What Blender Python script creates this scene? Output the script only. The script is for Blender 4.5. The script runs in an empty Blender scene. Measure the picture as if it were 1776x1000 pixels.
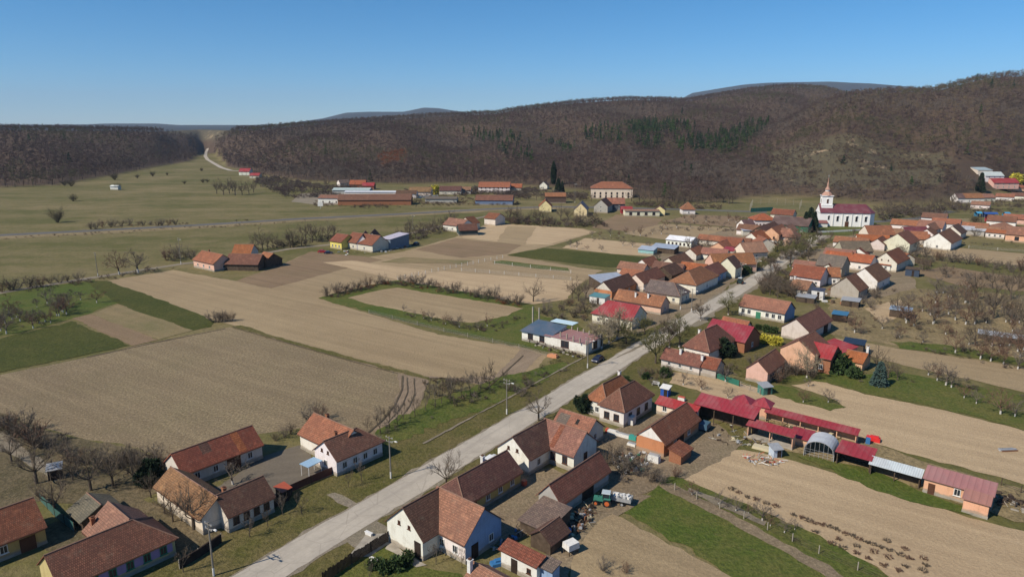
import bpy, math, random
import numpy as np
from mathutils import Vector

# ------------------------------------------------------------------ camera, sky, sun, exposure
S = bpy.context.scene
COL = S.collection
F, HY, CAMH = 1200.0, 222.0, 60.0          # focal length in photo pixels, horizon row, drone height
PITCH = math.atan((500 - HY) / F)
cam_d = bpy.data.cameras.new("camera")
cam_d.sensor_width = 36.0
cam_d.lens = 36.0 * F / 1776.0
cam_d.clip_start = 1.0
cam_d.clip_end = 60000.0
cam = bpy.data.objects.new("camera", cam_d)
cam.location = (0, 0, CAMH)
cam.rotation_euler = (math.pi / 2 - PITCH, 0, 0)
COL.objects.link(cam)
S.camera = cam

SUN_EL = math.radians(43)
SUN_AZ = math.atan2(-0.514, -0.857)         # towards the sun: left and behind the drone
W = bpy.data.worlds.new("World"); S.world = W; W.use_nodes = True
wn = W.node_tree
sky = wn.nodes.new("ShaderNodeTexSky"); sky.sky_type = 'NISHITA'; sky.sun_disc = False
sky.sun_elevation = SUN_EL
sky.sun_rotation = math.pi / 2 - SUN_AZ
sky.altitude = 300; sky.air_density = 0.8; sky.dust_density = 0.0; sky.ozone_density = 10.0
bg = wn.nodes["Background"]; bg.inputs[1].default_value = 0.103
hs = wn.nodes.new("ShaderNodeHueSaturation"); hs.inputs["Saturation"].default_value = 1.14; hs.inputs["Hue"].default_value = 0.49
wn.links.new(sky.outputs[0], hs.inputs["Color"]); wn.links.new(hs.outputs[0], bg.inputs[0])
sd = bpy.data.lights.new("sun", 'SUN'); sd.energy = 4.75; sd.angle = math.radians(0.5); sd.color = (1.0, 0.90, 0.75)
so = bpy.data.objects.new("sun", sd); COL.objects.link(so)
so.rotation_euler = Vector((-math.cos(SUN_EL) * math.cos(SUN_AZ), -math.cos(SUN_EL) * math.sin(SUN_AZ), -math.sin(SUN_EL))).to_track_quat('-Z', 'Y').to_euler()
so.location = (-200, -120, 300)
S.view_settings.view_transform = 'Standard'; S.view_settings.look = 'None'
S.view_settings.exposure = 0.17; S.view_settings.gamma = 1.0
S.render.engine = 'CYCLES'
S.cycles.max_bounces = 5; S.cycles.diffuse_bounces = 2; S.cycles.transparent_max_bounces = 4

# ------------------------------------------------------------------ photo pixel -> world
CP, SP = math.cos(PITCH), math.sin(PITCH)
def ray(px, py):
    u = (px - 888) / F; v = (500 - py) / F
    return np.array([u, CP + v * SP, -SP + v * CP])
def g(px, py, z=0.0):
    d = ray(px, py); t = (z - CAMH) / d[2]
    return np.array([d[0] * t, d[1] * t])
def topix(x, y, z):
    zz = z - CAMH
    f = y * CP - zz * SP; up = y * SP + zz * CP
    return 888 + F * x / f, 500 - F * up / f

rnd = random.Random(7)
nrg = np.random.default_rng(11)

# ------------------------------------------------------------------ node helpers and materials
def newmat(name):
    m = bpy.data.materials.new(name); m.use_nodes = True
    nt = m.node_tree; b = nt.nodes["Principled BSDF"]
    b.inputs["Roughness"].default_value = 0.9
    b.inputs["Specular IOR Level"].default_value = 0.2
    return m, nt, b
def nd(nt, t, **kw):
    n = nt.nodes.new(t)
    for k, v in kw.items(): setattr(n, k, v)
    return n
def noise(nt, vec, scale, detail=4, rough=0.6):
    n = nd(nt, "ShaderNodeTexNoise"); n.inputs["Scale"].default_value = scale
    n.inputs["Detail"].default_value = detail; n.inputs["Roughness"].default_value = rough
    if vec is not None: nt.links.new(vec, n.inputs["Vector"])
    return n.outputs["Fac"]
def ramp(nt, fac, stops):
    r = nd(nt, "ShaderNodeValToRGB"); cr = r.color_ramp
    while len(cr.elements) < len(stops): cr.elements.new(0.5)
    for e, (p, c) in zip(cr.elements, stops):
        e.position = p; e.color = (c[0], c[1], c[2], 1) if not isinstance(c, (int, float)) else (c, c, c, 1)
    nt.links.new(fac, r.inputs[0]); return r.outputs[0]
def mix(nt, fac, a, b, mode='MIX'):
    m = nd(nt, "ShaderNodeMix", data_type='RGBA', blend_type=mode)
    for sock, v in ((m.inputs[0], fac), (m.inputs[6], a), (m.inputs[7], b)):
        if isinstance(v, (int, float)): sock.default_value = v
        elif isinstance(v, tuple): sock.default_value = (v[0], v[1], v[2], 1)
        else: nt.links.new(v, sock)
    return m.outputs[2]
def math_(nt, op, a, b=None):
    m = nd(nt, "ShaderNodeMath", operation=op)
    for sock, v in ((m.inputs[0], a), (m.inputs[1], b)):
        if v is None: continue
        if isinstance(v, (int, float)): sock.default_value = v
        else: nt.links.new(v, sock)
    return m.outputs[0]
def bump(nt, b, h, strength=0.5, dist=0.1):
    n = nd(nt, "ShaderNodeBump"); n.inputs["Strength"].default_value = strength; n.inputs["Distance"].default_value = dist
    nt.links.new(h, n.inputs["Height"]); nt.links.new(n.outputs[0], b.inputs["Normal"])
def pos(nt): return nd(nt, "ShaderNodeNewGeometry").outputs["Position"]
def rot_axis(nt, ang):
    """scalar coordinate in metres along the horizontal direction ang"""
    d = nd(nt, "ShaderNodeVectorMath", operation='DOT_PRODUCT')
    nt.links.new(pos(nt), d.inputs[0]); d.inputs[1].default_value = (math.cos(ang), math.sin(ang), 0)
    return d.outputs["Value"]

def plain(name, col, rough=0.8, spec=0.2, metal=0.0, var=0.25, sc=3.0):
    m, nt, b = newmat(name)
    n = noise(nt, nd(nt, "ShaderNodeTexCoord").outputs["Object"], sc, 3)
    c = mix(nt, ramp(nt, n, [(0.3, 1 - var), (0.7, 1 + var * 0.6)]), tuple(col), tuple(col), 'MULTIPLY')
    v = ramp(nt, n, [(0.3, 1 - var), (0.7, min(1.0, 1 + var * 0.2))])
    c = mix(nt, 1.0, tuple(col), v, 'MULTIPLY')
    nt.links.new(c, b.inputs["Base Color"])
    b.inputs["Roughness"].default_value = rough; b.inputs["Specular IOR Level"].default_value = spec
    b.inputs["Metallic"].default_value = metal
    return m

def soil(name, c1, c2, ang, furrow=0.6, pitch=1.2, weed=0.0, clod=0.35):
    """ploughed or harrowed earth: large moisture patches, drill lines along ang, clods"""
    m, nt, b = newmat(name)
    P = pos(nt)
    big = noise(nt, P, 0.018, 4, 0.6); midn = noise(nt, P, 0.16, 4, 0.65); fine = noise(nt, P, 1.9, 5, 0.8)
    c = mix(nt, ramp(nt, big, [(0.32, 0.0), (0.68, 1.0)]), tuple(c1), tuple(c2))
    c = mix(nt, ramp(nt, midn, [(0.35, 0.0), (0.72, 0.30)]), c, tuple(np.array(c1) * 0.78))
    c = mix(nt, ramp(nt, fine, [(0.38, clod), (0.58, 0.0)]), c, tuple(np.array(c1) * 0.38))
    c = mix(nt, ramp(nt, fine, [(0.52, 0.0), (0.74, clod * 0.8)]), c, tuple(np.minimum(np.array(c2) * 1.45, .62)))
    ax = rot_axis(nt, ang + math.pi / 2)
    wob = math_(nt, 'MULTIPLY', noise(nt, P, 0.05, 2), 2.5)
    s = math_(nt, 'SINE', math_(nt, 'MULTIPLY', math_(nt, 'ADD', ax, wob), 2 * math.pi / pitch))
    s2 = math_(nt, 'SINE', math_(nt, 'MULTIPLY', math_(nt, 'ADD', ax, wob), 2 * math.pi / (pitch * 7.3)))
    c = mix(nt, ramp(nt, math_(nt, 'MULTIPLY_ADD', s2, 0.5), [(0.6, 0.0), (1.0, 0.16)]), c, tuple(np.array(c1) * 0.7))
    dv = nd(nt, "ShaderNodeCombineXYZ"); nt.links.new(math_(nt, 'MULTIPLY', rot_axis(nt, ang), 0.012), dv.inputs[0]); nt.links.new(math_(nt, 'MULTIPLY', ax, 0.42), dv.inputs[1])
    sk = noise(nt, dv.outputs[0], 1.0, 5, 0.7)
    c = mix(nt, ramp(nt, sk, [(0.30, 0.34 if pitch > 1.05 else .2), (0.52, 0.0)]), c, tuple(np.array(c1) * 0.62))
    c = mix(nt, ramp(nt, sk, [(0.52, 0.0), (0.74, 0.30)]), c, tuple(np.minimum(np.array(c2) * 1.22, .62)))
    if weed:
        wn_ = noise(nt, P, 0.06, 5, 0.7)
        c = mix(nt, ramp(nt, wn_, [(0.45, 0.0), (0.7, weed)]), c, (0.10, 0.115, 0.035))
    nt.links.new(c, b.inputs["Base Color"])
    hgt = math_(nt, 'ADD', math_(nt, 'MULTIPLY', s, furrow * 0.035), fine)
    bump(nt, b, hgt, 0.7 if clod > 0.2 else 0.25, 0.35)
    return m

def grass(name, lush, dry, bare, dryness=0.5, sc=1.0):
    m, nt, b = newmat(name)
    P = pos(nt)
    big = noise(nt, P, 0.02 * sc, 5, 0.65); midn = noise(nt, P, 0.13 * sc, 5, 0.7); fine = noise(nt, P, 0.9 * sc, 4, 0.75)
    f = math_(nt, 'ADD', math_(nt, 'MULTIPLY', big, 0.55), math_(nt, 'MULTIPLY', midn, 0.45))
    t = 0.62 - dryness * 0.24
    c = mix(nt, ramp(nt, f, [(t - 0.09, 0.0), (t + 0.09, 1.0)]), tuple(lush), tuple(dry))
    c = mix(nt, ramp(nt, noise(nt, P, 0.35 * sc, 4, 0.7), [(0.60, 0.0), (0.74, 0.55)]), c, tuple(bare))
    c = mix(nt, ramp(nt, fine, [(0.32, 0.65), (0.55, 0.0)]), c, tuple(np.array(lush) * 0.45))
    c = mix(nt, ramp(nt, fine, [(0.52, 0.0), (0.75, 0.45)]), c, tuple(np.array(dry) * 1.35))
    nt.links.new(c, b.inputs["Base Color"])
    bump(nt, b, math_(nt, 'ADD', fine, math_(nt, 'MULTIPLY', midn, 0.8)), 0.8, 0.45)
    return m

def tile_mat(name, row=0.34, ang=True):
    """clay tiles: tone from the object colour, courses down the slope, lichen and odd replaced tiles"""
    m, nt, b = newmat(name)
    uv = nd(nt, "ShaderNodeUVMap").outputs[0]
    oi = nd(nt, "ShaderNodeObjectInfo")
    col = oi.outputs["Color"]
    off = nd(nt, "ShaderNodeVectorMath", operation='ADD')
    nt.links.new(uv, off.inputs[0])
    sc_ = nd(nt, "ShaderNodeVectorMath", operation='SCALE'); sc_.inputs[0].default_value = (91, 57, 13)
    nt.links.new(oi.outputs["Random"], sc_.inputs["Scale"]); nt.links.new(sc_.outputs[0], off.inputs[1])
    V = off.outputs[0]
    br = nd(nt, "ShaderNodeTexBrick"); nt.links.new(V, br.inputs["Vector"])
    br.inputs["Scale"].default_value = 1.0; br.inputs["Brick Width"].default_value = 0.24; br.inputs["Row Height"].default_value = row
    br.inputs["Mortar Size"].default_value = 0.045; br.inputs["Mortar Smooth"].default_value = 0.4
    br.inputs["Color1"].default_value = (0.62, 0.60, 0.60, 1); br.inputs["Color2"].default_value = (1.18, 1.1, 1.05, 1)
    br.inputs["Mortar"].default_value = (0.42, 0.39, 0.38, 1)
    c = mix(nt, 1.0, col, br.outputs["Color"], 'MULTIPLY')
    patch = noise(nt, V, 0.35, 5, 0.7); lich = noise(nt, V, 1.1, 5, 0.75)
    c = mix(nt, ramp(nt, patch, [(0.40, 0.0), (0.66, 0.6)]), c, mix(nt, 1.0, col, (0.48, 0.48, 0.52), 'MULTIPLY'))
    c = mix(nt, ramp(nt, lich, [(0.55, 0.0), (0.75, 0.5)]), c, (0.20, 0.17, 0.12))
    c = mix(nt, ramp(nt, noise(nt, V, 0.6, 3, 0.6), [(0.58, 0.0), (0.74, 0.5)]), c, mix(nt, 1.0, col, (1.5, 1.45, 1.3), 'MULTIPLY'))
    nt.links.new(c, b.inputs["Base Color"])
    bump(nt, b, br.outputs["Fac"], -0.6, 0.06)
    b.inputs["Roughness"].default_value = 0.85
    return m

def sheet_metal(name, pitch=0.5, rough=0.45, rust=0.25):
    m, nt, b = newmat(name)
    uv = nd(nt, "ShaderNodeUVMap").outputs[0]
    col = nd(nt, "ShaderNodeObjectInfo").outputs["Color"]
    sx = nd(nt, "ShaderNodeSeparateXYZ"); nt.links.new(uv, sx.inputs[0])
    w = math_(nt, 'SINE', math_(nt, 'MULTIPLY', sx.outputs[0], 2 * math.pi / pitch))
    n = noise(nt, uv, 0.5, 5, 0.7)
    c = mix(nt, ramp(nt, n, [(0.36, 0.0), (0.68, rust + .25)]), col, mix(nt, 1.0, col, (0.60, 0.62, 0.66), 'MULTIPLY'))
    c = mix(nt, ramp(nt, noise(nt, uv, 0.25, 3, 0.6), [(0.45, 0.0), (0.7, 0.22)]), c, (0.42, 0.30, 0.28))
    c = mix(nt, ramp(nt, noise(nt, uv, 2.2, 4, 0.7), [(0.5, 0.0), (0.75, 0.2)]), c, (0.30, 0.24, 0.2))
    c = mix(nt, ramp(nt, w, [(0.75, 0.0), (1.0, 0.35)]), c, mix(nt, 1.0, col, (0.5, 0.5, 0.5), 'MULTIPLY'))
    nt.links.new(c, b.inputs["Base Color"]); b.inputs["Roughness"].default_value = rough
    b.inputs["Specular IOR Level"].default_value = 0.3
    bump(nt, b, w, 0.5, 0.05)
    return m

def plaster_mat(name):
    """lime wash: tone from the object colour, damp band with bare render above the ground, patches and streaks"""
    m, nt, b = newmat(name)
    oi = nd(nt, "ShaderNodeObjectInfo"); col = oi.outputs["Color"]
    P = pos(nt)
    n1 = noise(nt, P, 0.5, 5, 0.7); n2 = noise(nt, P, 2.5, 4, 0.7)
    st = nd(nt, "ShaderNodeMapping"); st.inputs["Scale"].default_value = (2.2, 2.2, 0.22); nt.links.new(P, st.inputs[0])
    n3 = noise(nt, st.outputs[0], 1.0, 4, 0.7)
    c = mix(nt, ramp(nt, n1, [(0.48, 0.0), (0.72, 0.45)]), col, mix(nt, 1.0, col, (0.62, 0.56, 0.48), 'MULTIPLY'))
    c = mix(nt, ramp(nt, n3, [(0.52, 0.0), (0.78, 0.45)]), c, mix(nt, 1.0, col, (0.55, 0.5, 0.45), 'MULTIPLY'))
    sx = nd(nt, "ShaderNodeSeparateXYZ"); nt.links.new(P, sx.inputs[0])
    z = math_(nt, 'ADD', sx.outputs[2], math_(nt, 'MULTIPLY', n1, -1.3))
    c = mix(nt, ramp(nt, z, [(0.0, 0.75), (0.22, 0.0)]), c, (0.30, 0.25, 0.19))
    c = mix(nt, ramp(nt, n2, [(0.60, 0.0), (0.72, 0.45)]), c, (0.27, 0.22, 0.17))
    nt.links.new(c, b.inputs["Base Color"]); bump(nt, b, n2, 0.3, 0.05)
    return m

def bark(name, col, wash=None):
    m, nt, b = newmat(name)
    P = nd(nt, "ShaderNodeTexCoord").outputs["Object"]
    n = noise(nt, P, 2.0, 4, 0.7)
    c = mix(nt, ramp(nt, n, [(0.3, 0.0), (0.7, 1.0)]), tuple(np.array(col) * 0.65), tuple(np.array(col) * 1.3))
    if wash:
        sx = nd(nt, "ShaderNodeSeparateXYZ"); nt.links.new(P, sx.inputs[0])
        z = math_(nt, 'ADD', sx.outputs[2], math_(nt, 'MULTIPLY', n, 0.3))
        c = mix(nt, ramp(nt, math_(nt, 'MULTIPLY', z, 0.1), [(wash * 0.1, 1.0), (wash * 0.1 + 0.01, 0.0)]), c, (0.50, 0.48, 0.44))
    nt.links.new(c, b.inputs["Base Color"])
    return m

def road_mat():
    m, nt, b = newmat('worn_asphalt'); P = pos(nt); ang = math.atan2(0.823, 0.567)
    n1 = noise(nt, P, 0.12, 5, 0.7); n2 = noise(nt, P, 1.2, 4, 0.75)
    c = mix(nt, ramp(nt, n1, [(0.35, 0.0), (0.65, 1.0)]), (0.375, 0.335, 0.280), (0.465, 0.415, 0.345))
    dv = nd(nt, "ShaderNodeCombineXYZ"); nt.links.new(math_(nt, 'MULTIPLY', rot_axis(nt, ang), 0.02), dv.inputs[0]); nt.links.new(math_(nt, 'MULTIPLY', rot_axis(nt, ang + math.pi / 2), 0.75), dv.inputs[1])
    sk = noise(nt, dv.outputs[0], 1.0, 4, 0.65)
    c = mix(nt, ramp(nt, sk, [(0.34, 0.5), (0.52, 0.0)]), c, (0.300, 0.270, 0.230))
    vo = nd(nt, "ShaderNodeTexVoronoi", feature='DISTANCE_TO_EDGE'); vo.inputs["Scale"].default_value = 0.22; nt.links.new(P, vo.inputs["Vector"])
    c = mix(nt, ramp(nt, vo.outputs["Distance"], [(0.0, 0.45), (0.016, 0.0)]), c, (0.22, 0.195, 0.165))
    c = mix(nt, ramp(nt, noise(nt, P, 0.30, 3, 0.5), [(0.64, 0.0), (0.67, 0.5)]), c, (0.285, 0.260, 0.225))
    c = mix(nt, ramp(nt, n2, [(0.35, 0.25), (0.6, 0.0)]), c, (0.27, 0.24, 0.2))
    nt.links.new(c, b.inputs["Base Color"]); bump(nt, b, n2, 0.25, 0.1); return m
D_ANG = math.atan2(0.823, 0.567)
N_ANG = D_ANG - math.pi / 2
TAN1, TAN2 = (0.255, 0.187, 0.112), (0.325, 0.243, 0.148)
M = {
 'soil_dark': soil('ploughed_earth', (0.236, 0.176, 0.108), (0.322, 0.252, 0.148), N_ANG + 0.05, 0.3, 1.5, 0.10, 0.70),
 'soil_tan': soil('harrowed_earth', (0.312, 0.230, 0.134), (0.392, 0.298, 0.176), N_ANG, 0.25, 1.1, 0.0, 0.30),
 'soil_light': soil('light_earth', (0.435, 0.316, 0.192), (0.512, 0.385, 0.240), N_ANG, 0.3, 1.1, 0.0, 0.22),
 'soil_brown': soil('brown_earth', (0.225, 0.155, 0.095), (0.285, 0.200, 0.120), N_ANG, 0.4, 1.2, 0.15, 0.3),
 'soil_weedy': soil('weedy_earth', (0.240, 0.185, 0.100), (0.280, 0.215, 0.110), N_ANG, 0.4, 1.2, 0.55, 0.3),
 'soil_rows': soil('drilled_earth', (0.23, 0.17, 0.115), (0.34, 0.26, 0.18), D_ANG, 1.0, 2.2, 0.0, 0.25),
 'verge': grass('verge_grass', (0.088, 0.088, 0.020), (0.150, 0.120, 0.048), (0.185, 0.135, 0.076), 0.52, 1.5),
 'meadow': grass('meadow_grass', (0.112, 0.112, 0.036), (0.175, 0.150, 0.068), (0.17, 0.135, 0.08), 0.5, 0.7),
 'lush': grass('young_grass', (0.072, 0.104, 0.016), (0.130, 0.124, 0.034), (0.17, 0.13, 0.065), 0.44, 1.6),
 'wheat': grass('winter_wheat', (0.056, 0.066, 0.012), (0.088, 0.086, 0.020), (0.10, 0.09, 0.035), 0.40, 1.2),
 'dry': grass('dry_grass', (0.17, 0.135, 0.066), (0.285, 0.218, 0.118), (0.18, 0.135, 0.085), 0.6, 1.3),
 'shaded_bed': grass('shaded_garden_soil', (0.095, 0.080, 0.040), (0.175, 0.135, 0.080), (0.13, 0.10, 0.062), 0.5, 1.6),  # soil darkened so its colour carries the shade of the near left gardens
 'dirt': soil('yard_dirt', (0.225, 0.170, 0.110), (0.330, 0.255, 0.170), 0.3, 0.1, 3.0, 0.2, 0.55),
 'yard': soil('paved_yard', (0.140, 0.118, 0.092), (0.175, 0.150, 0.115), 0.3, 0.05, 3.0, 0.0, 0.2),
 'road': road_mat(),
 'highway': soil('grey_asphalt', (0.115, 0.112, 0.105), (0.150, 0.145, 0.135), 0.1, 0.05, 3.0, 0.0, 0.1),
 'gravel': soil('road_gravel', (0.24, 0.20, 0.15), (0.33, 0.28, 0.21), 0.5, 0.05, 3.0, 0.25, 0.4),
 'concrete': plain('concrete', (0.38, 0.34, 0.28), 0.9, 0.2, 0, 0.35, 0.8),
 'litter': None,
 'tile': tile_mat('clay_tile'), 'tile_big': tile_mat('interlocking_tile', 0.42),
 'metal': sheet_metal('painted_sheet_roof', 0.9), 'corrugated': sheet_metal('corrugated_sheet', 0.35, 0.45, 0.35),
 'plaster': plaster_mat('lime_plaster'),
 'ridge': plain('ridge_tile', (0.27, 0.16, 0.115), 0.85),
 'glass': plain('window_glass', (0.025, 0.03, 0.04), 0.12, 0.6, 0, 0.1),
 'white': plain('white_paint', (0.74, 0.73, 0.70), 0.6),
 'darkframe': plain('brown_paint', (0.11, 0.05, 0.03), 0.6),
 'greendoor': plain('green_paint', (0.05, 0.22, 0.13), 0.6),
 'wood': plain('weathered_board', (0.12, 0.088, 0.064), 0.9, 0.1, 0, 0.5, 1.2),
 'darkwood': plain('dark_board', (0.050, 0.036, 0.030), 0.9, 0.1, 0, 0.5, 1.2),
 'brick': plain('red_brick', (0.36, 0.16, 0.09), 0.9, 0.1, 0, 0.35, 4.0),
 'steel': plain('galvanised_steel', (0.45, 0.46, 0.47), 0.45, 0.4, 0.3),
 'pole': plain('pole_concrete', (0.24, 0.22, 0.19), 0.9),
 'bark': bark('bark', (0.105, 0.082, 0.062)), 'bark_white': bark('whitewashed_bark', (0.105, 0.082, 0.062), 0.75),
 'twig': bark('bare_twigs', (0.130, 0.102, 0.074)), 'twig_grey': bark('grey_twigs', (0.150, 0.124, 0.100)),
 'twig_red': bark('reddish_twigs', (0.150, 0.092, 0.064)), 'twig_green': bark('budding_twigs', (0.130, 0.125, 0.050)),
 'needle': bark('dark_needles', (0.022, 0.040, 0.020)), 'needle_blue': bark('blue_needles', (0.05, 0.085, 0.075)),
 'leaf_green': bark('evergreen_leaves', (0.040, 0.068, 0.022)), 'blossom': bark('yellow_blossom', (0.50, 0.44, 0.06)),
 'track': soil('wheel_track', (0.105, 0.080, 0.052), (0.15, 0.115, 0.075), 0.3, 0.1, 3.0, 0.1, 0.3),
 'rubber': plain('black_rubber', (0.02, 0.02, 0.02), 0.8),
}
def tinted(name, col, rough=0.45):
    if name not in M: M[name] = plain(name, col, rough, 0.4, 0, 0.12)
    return M[name]

# ------------------------------------------------------------------ mesh builder
class MB:
    def __init__(s): s.v = []; s.f = []; s.m = []; s.uv = []
    def poly(s, pts, mi=0, uvs=None):
        b = len(s.v); s.v.extend([tuple(map(float, p)) for p in pts]); s.f.append(list(range(b, b + len(pts)))); s.m.append(mi)
        s.uv.append(uvs if uvs is not None else [(0, 0)] * len(pts))
    def slab(s, pts, t, mi=0, uvs=None):
        """planar polygon given in counter-clockwise order seen from above, thickened downwards"""
        s.poly(pts, mi, uvs)
        low = [(p[0], p[1], p[2] - t) for p in pts]
        s.poly(low[::-1], mi, uvs[::-1] if uvs else None)
        n = len(pts)
        for i in range(n):
            j = (i + 1) % n
            s.poly([pts[j], pts[i], low[i], low[j]], mi)
    def box(s, c, sx, sy, sz, ang=0.0, mi=0, taper=1.0):
        """box with its base centre at c"""
        ca, sa = math.cos(ang), math.sin(ang)
        def P(x, y, z): return (c[0] + x * ca - y * sa, c[1] + x * sa + y * ca, c[2] + z)
        x, y = sx / 2, sy / 2; X, Y = x * taper, y * taper
        a = [P(-x, -y, 0), P(x, -y, 0), P(x, y, 0), P(-x, y, 0)]; t = [P(-X, -Y, sz), P(X, -Y, sz), P(X, Y, sz), P(-X, Y, sz)]
        s.poly(t, mi, [(-x, -y), (x, -y), (x, y), (-x, y)]); s.poly(a[::-1], mi)
        for i in range(4):
            j = (i + 1) % 4; s.poly([a[i], a[j], t[j], t[i]], mi, [(0, 0), (1, 0), (1, 1), (0, 1)])
    def tube(s, p, q, r0, r1, n=5, mi=0, cap=False):
        p = Vector(p); q = Vector(q); d = (q - p)
        if d.length < 1e-6: return
        d.normalize(); a = d.orthogonal().normalized(); b = d.cross(a)
        A = [p + (a * math.cos(2 * math.pi * i / n) + b * math.sin(2 * math.pi * i / n)) * r0 for i in range(n)]
        B = [q + (a * math.cos(2 * math.pi * i / n) + b * math.sin(2 * math.pi * i / n)) * r1 for i in range(n)]
        for i in range(n):
            j = (i + 1) % n; s.poly([A[i], A[j], B[j], B[i]], mi)
        if cap: s.poly(B, mi); s.poly(A[::-1], mi)
    def tri(s, a, b, c, mi=0): s.poly([a, b, c], mi)
    def lathe(s, c, prof, n=12, mi=0):
        for (r0, z0), (r1, z1) in zip(prof[:-1], prof[1:]):
            for i in range(n):
                a0, a1 = 2 * math.pi * i / n, 2 * math.pi * (i + 1) / n
                q = [(c[0] + r0 * math.cos(a0), c[1] + r0 * math.sin(a0), c[2] + z0), (c[0] + r0 * math.cos(a1), c[1] + r0 * math.sin(a1), c[2] + z0),
                     (c[0] + r1 * math.cos(a1), c[1] + r1 * math.sin(a1), c[2] + z1), (c[0] + r1 * math.cos(a0), c[1] + r1 * math.sin(a0), c[2] + z1)]
                s.poly(q, mi)
    def mesh(s, name, mats):
        me = bpy.data.meshes.new(name); me.from_pydata(s.v, [], s.f)
        for m in (mats if isinstance(mats, (list, tuple)) else [mats]): me.materials.append(M[m] if isinstance(m, str) else m)
        me.polygons.foreach_set('material_index', s.m)
        uv = me.uv_layers.new(name='UVMap'); flat = [c for u in s.uv for p in u for c in p]
        uv.data.foreach_set('uv', flat)
        me.update(); return me
    def build(s, name, mats, parent=None, loc=None, col=None):
        o = bpy.data.objects.new(name, s.mesh(name, mats)); COL.objects.link(o)
        if parent is not None: o.parent = parent
        if loc is not None: o.location = loc
        if col is not None: o.color = (col[0], col[1], col[2], 1)
        return o

def tag(o, label=None, cat=None, group=None, kind=None):
    for k, v in (('label', label), ('category', cat), ('group', group), ('kind', kind)):
        if v: o[k] = v
    return o
def empty(name, loc, label, cat, group=None, rz=0.0):
    o = bpy.data.objects.new(name, None); COL.objects.link(o); o.location = loc; o.rotation_euler = (0, 0, rz)
    o.empty_display_size = 0.5
    return tag(o, label, cat, group)
def inst(name, me, parent=None, loc=(0, 0, 0), rz=0.0, sc=1.0, col=None):
    o = bpy.data.objects.new(name, me); COL.objects.link(o); o.parent = parent; o.location = loc; o.rotation_euler = (0, 0, rz)
    o.scale = (sc, sc, sc) if isinstance(sc, (int, float)) else sc
    if col: o.color = (*col[:3], 1)
    return o
ORD = ['leftmost', 'second', 'third', 'fourth', 'fifth', 'sixth', 'seventh', 'eighth', 'ninth', 'tenth', 'eleventh', 'twelfth', 'thirteenth', 'fourteenth', 'fifteenth', 'sixteenth', 'seventeenth', 'eighteenth', 'nineteenth', 'twentieth']
def ordinal(i):
    if i == 0: return 'leftmost'
    if i < 20: return ORD[i] + ' from the left'
    tens = ['', '', 'twenty', 'thirty', 'forty', 'fifty'][(i + 1) // 10]; u = (i + 1) % 10
    if u == 0: w = {'twenty': 'twentieth', 'thirty': 'thirtieth', 'forty': 'fortieth', 'fifty': 'fiftieth'}[tens]
    elif u == 1: w = tens + '-first'
    else: w = tens + '-' + ORD[u - 1]
    return w + ' from the left'
# ------------------------------------------------------------------ terrain: flat valley floor, wooded hills around it
def ang_of(px, py=240): d = ray(px, py); return math.atan2(d[0], d[1])
def prof(pts):
    a = np.array([p[0] for p in pts]); o = np.argsort(a)
    return a[o], [np.array([p[k] for p in pts])[o] for k in range(1, len(pts[0]))]
base_px = [(-300, 335), (0, 326), (100, 322), (200, 304), (270, 290), (330, 280), (350, 266), (375, 268), (395, 290), (450, 303), (520, 314), (620, 318), (700, 320), (800, 318), (900, 322), (1000, 330), (1090, 345), (1160, 352), (1240, 352), (1300, 344), (1340, 342), (1420, 346), (1470, 352), (1520, 357), (1580, 357), (1640, 351), (1700, 340), (1776, 330), (2100, 326)]
def base_rec(px, py):
    q = g(px, py); return (math.atan2(q[0], q[1]), math.hypot(*q))
BA, (BR,) = prof([base_rec(*p) for p in base_px])
def sky_rec(px, py, r, th=12.0):
    d = ray(px, py); hz = math.hypot(d[0], d[1]); return (math.atan2(d[0], d[1]), r, CAMH + d[2] / hz * r - th)
RA, (RR, RZ) = prof([sky_rec(*p) for p in [(-400, 212, 1500), (0, 213, 1500), (120, 215, 1500), (210, 217, 1600), (270, 219, 1700), (300, 219, 2000), (350, 218, 2500), (390, 217, 1800), (440, 216, 1600), (520, 209, 1600), (580, 205, 1600), (640, 201, 1600), (700, 197, 1650), (760, 193, 1700), (860, 189, 1750), (900, 182, 1750), (1000, 170, 1800), (1090, 165, 1850), (1150, 166, 1900), (1190, 168, 2000), (1240, 160, 2150), (1300, 150, 2200), (1370, 143, 2200), (1430, 147, 2200), (1480, 160, 2200), (1600, 165, 2200), (1776, 165, 2200), (2100, 165, 2200)]])
QA, (QR, QZ) = prof([sky_rec(*p) for p in [(1120, 330, 900), (1180, 300, 1000), (1250, 262, 1100), (1300, 232, 1150), (1345, 207, 1200), (1400, 178, 1250), (1440, 163, 1300), (1490, 151, 1350), (1560, 147, 1400), (1620, 147, 1400), (1660, 137, 1450), (1700, 126, 1500), (1740, 121, 1500), (1776, 119, 1500), (1900, 117, 1500), (2200, 130, 1500)]])
QZ = np.maximum(QZ, 0); QZ[0] = 0
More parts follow.
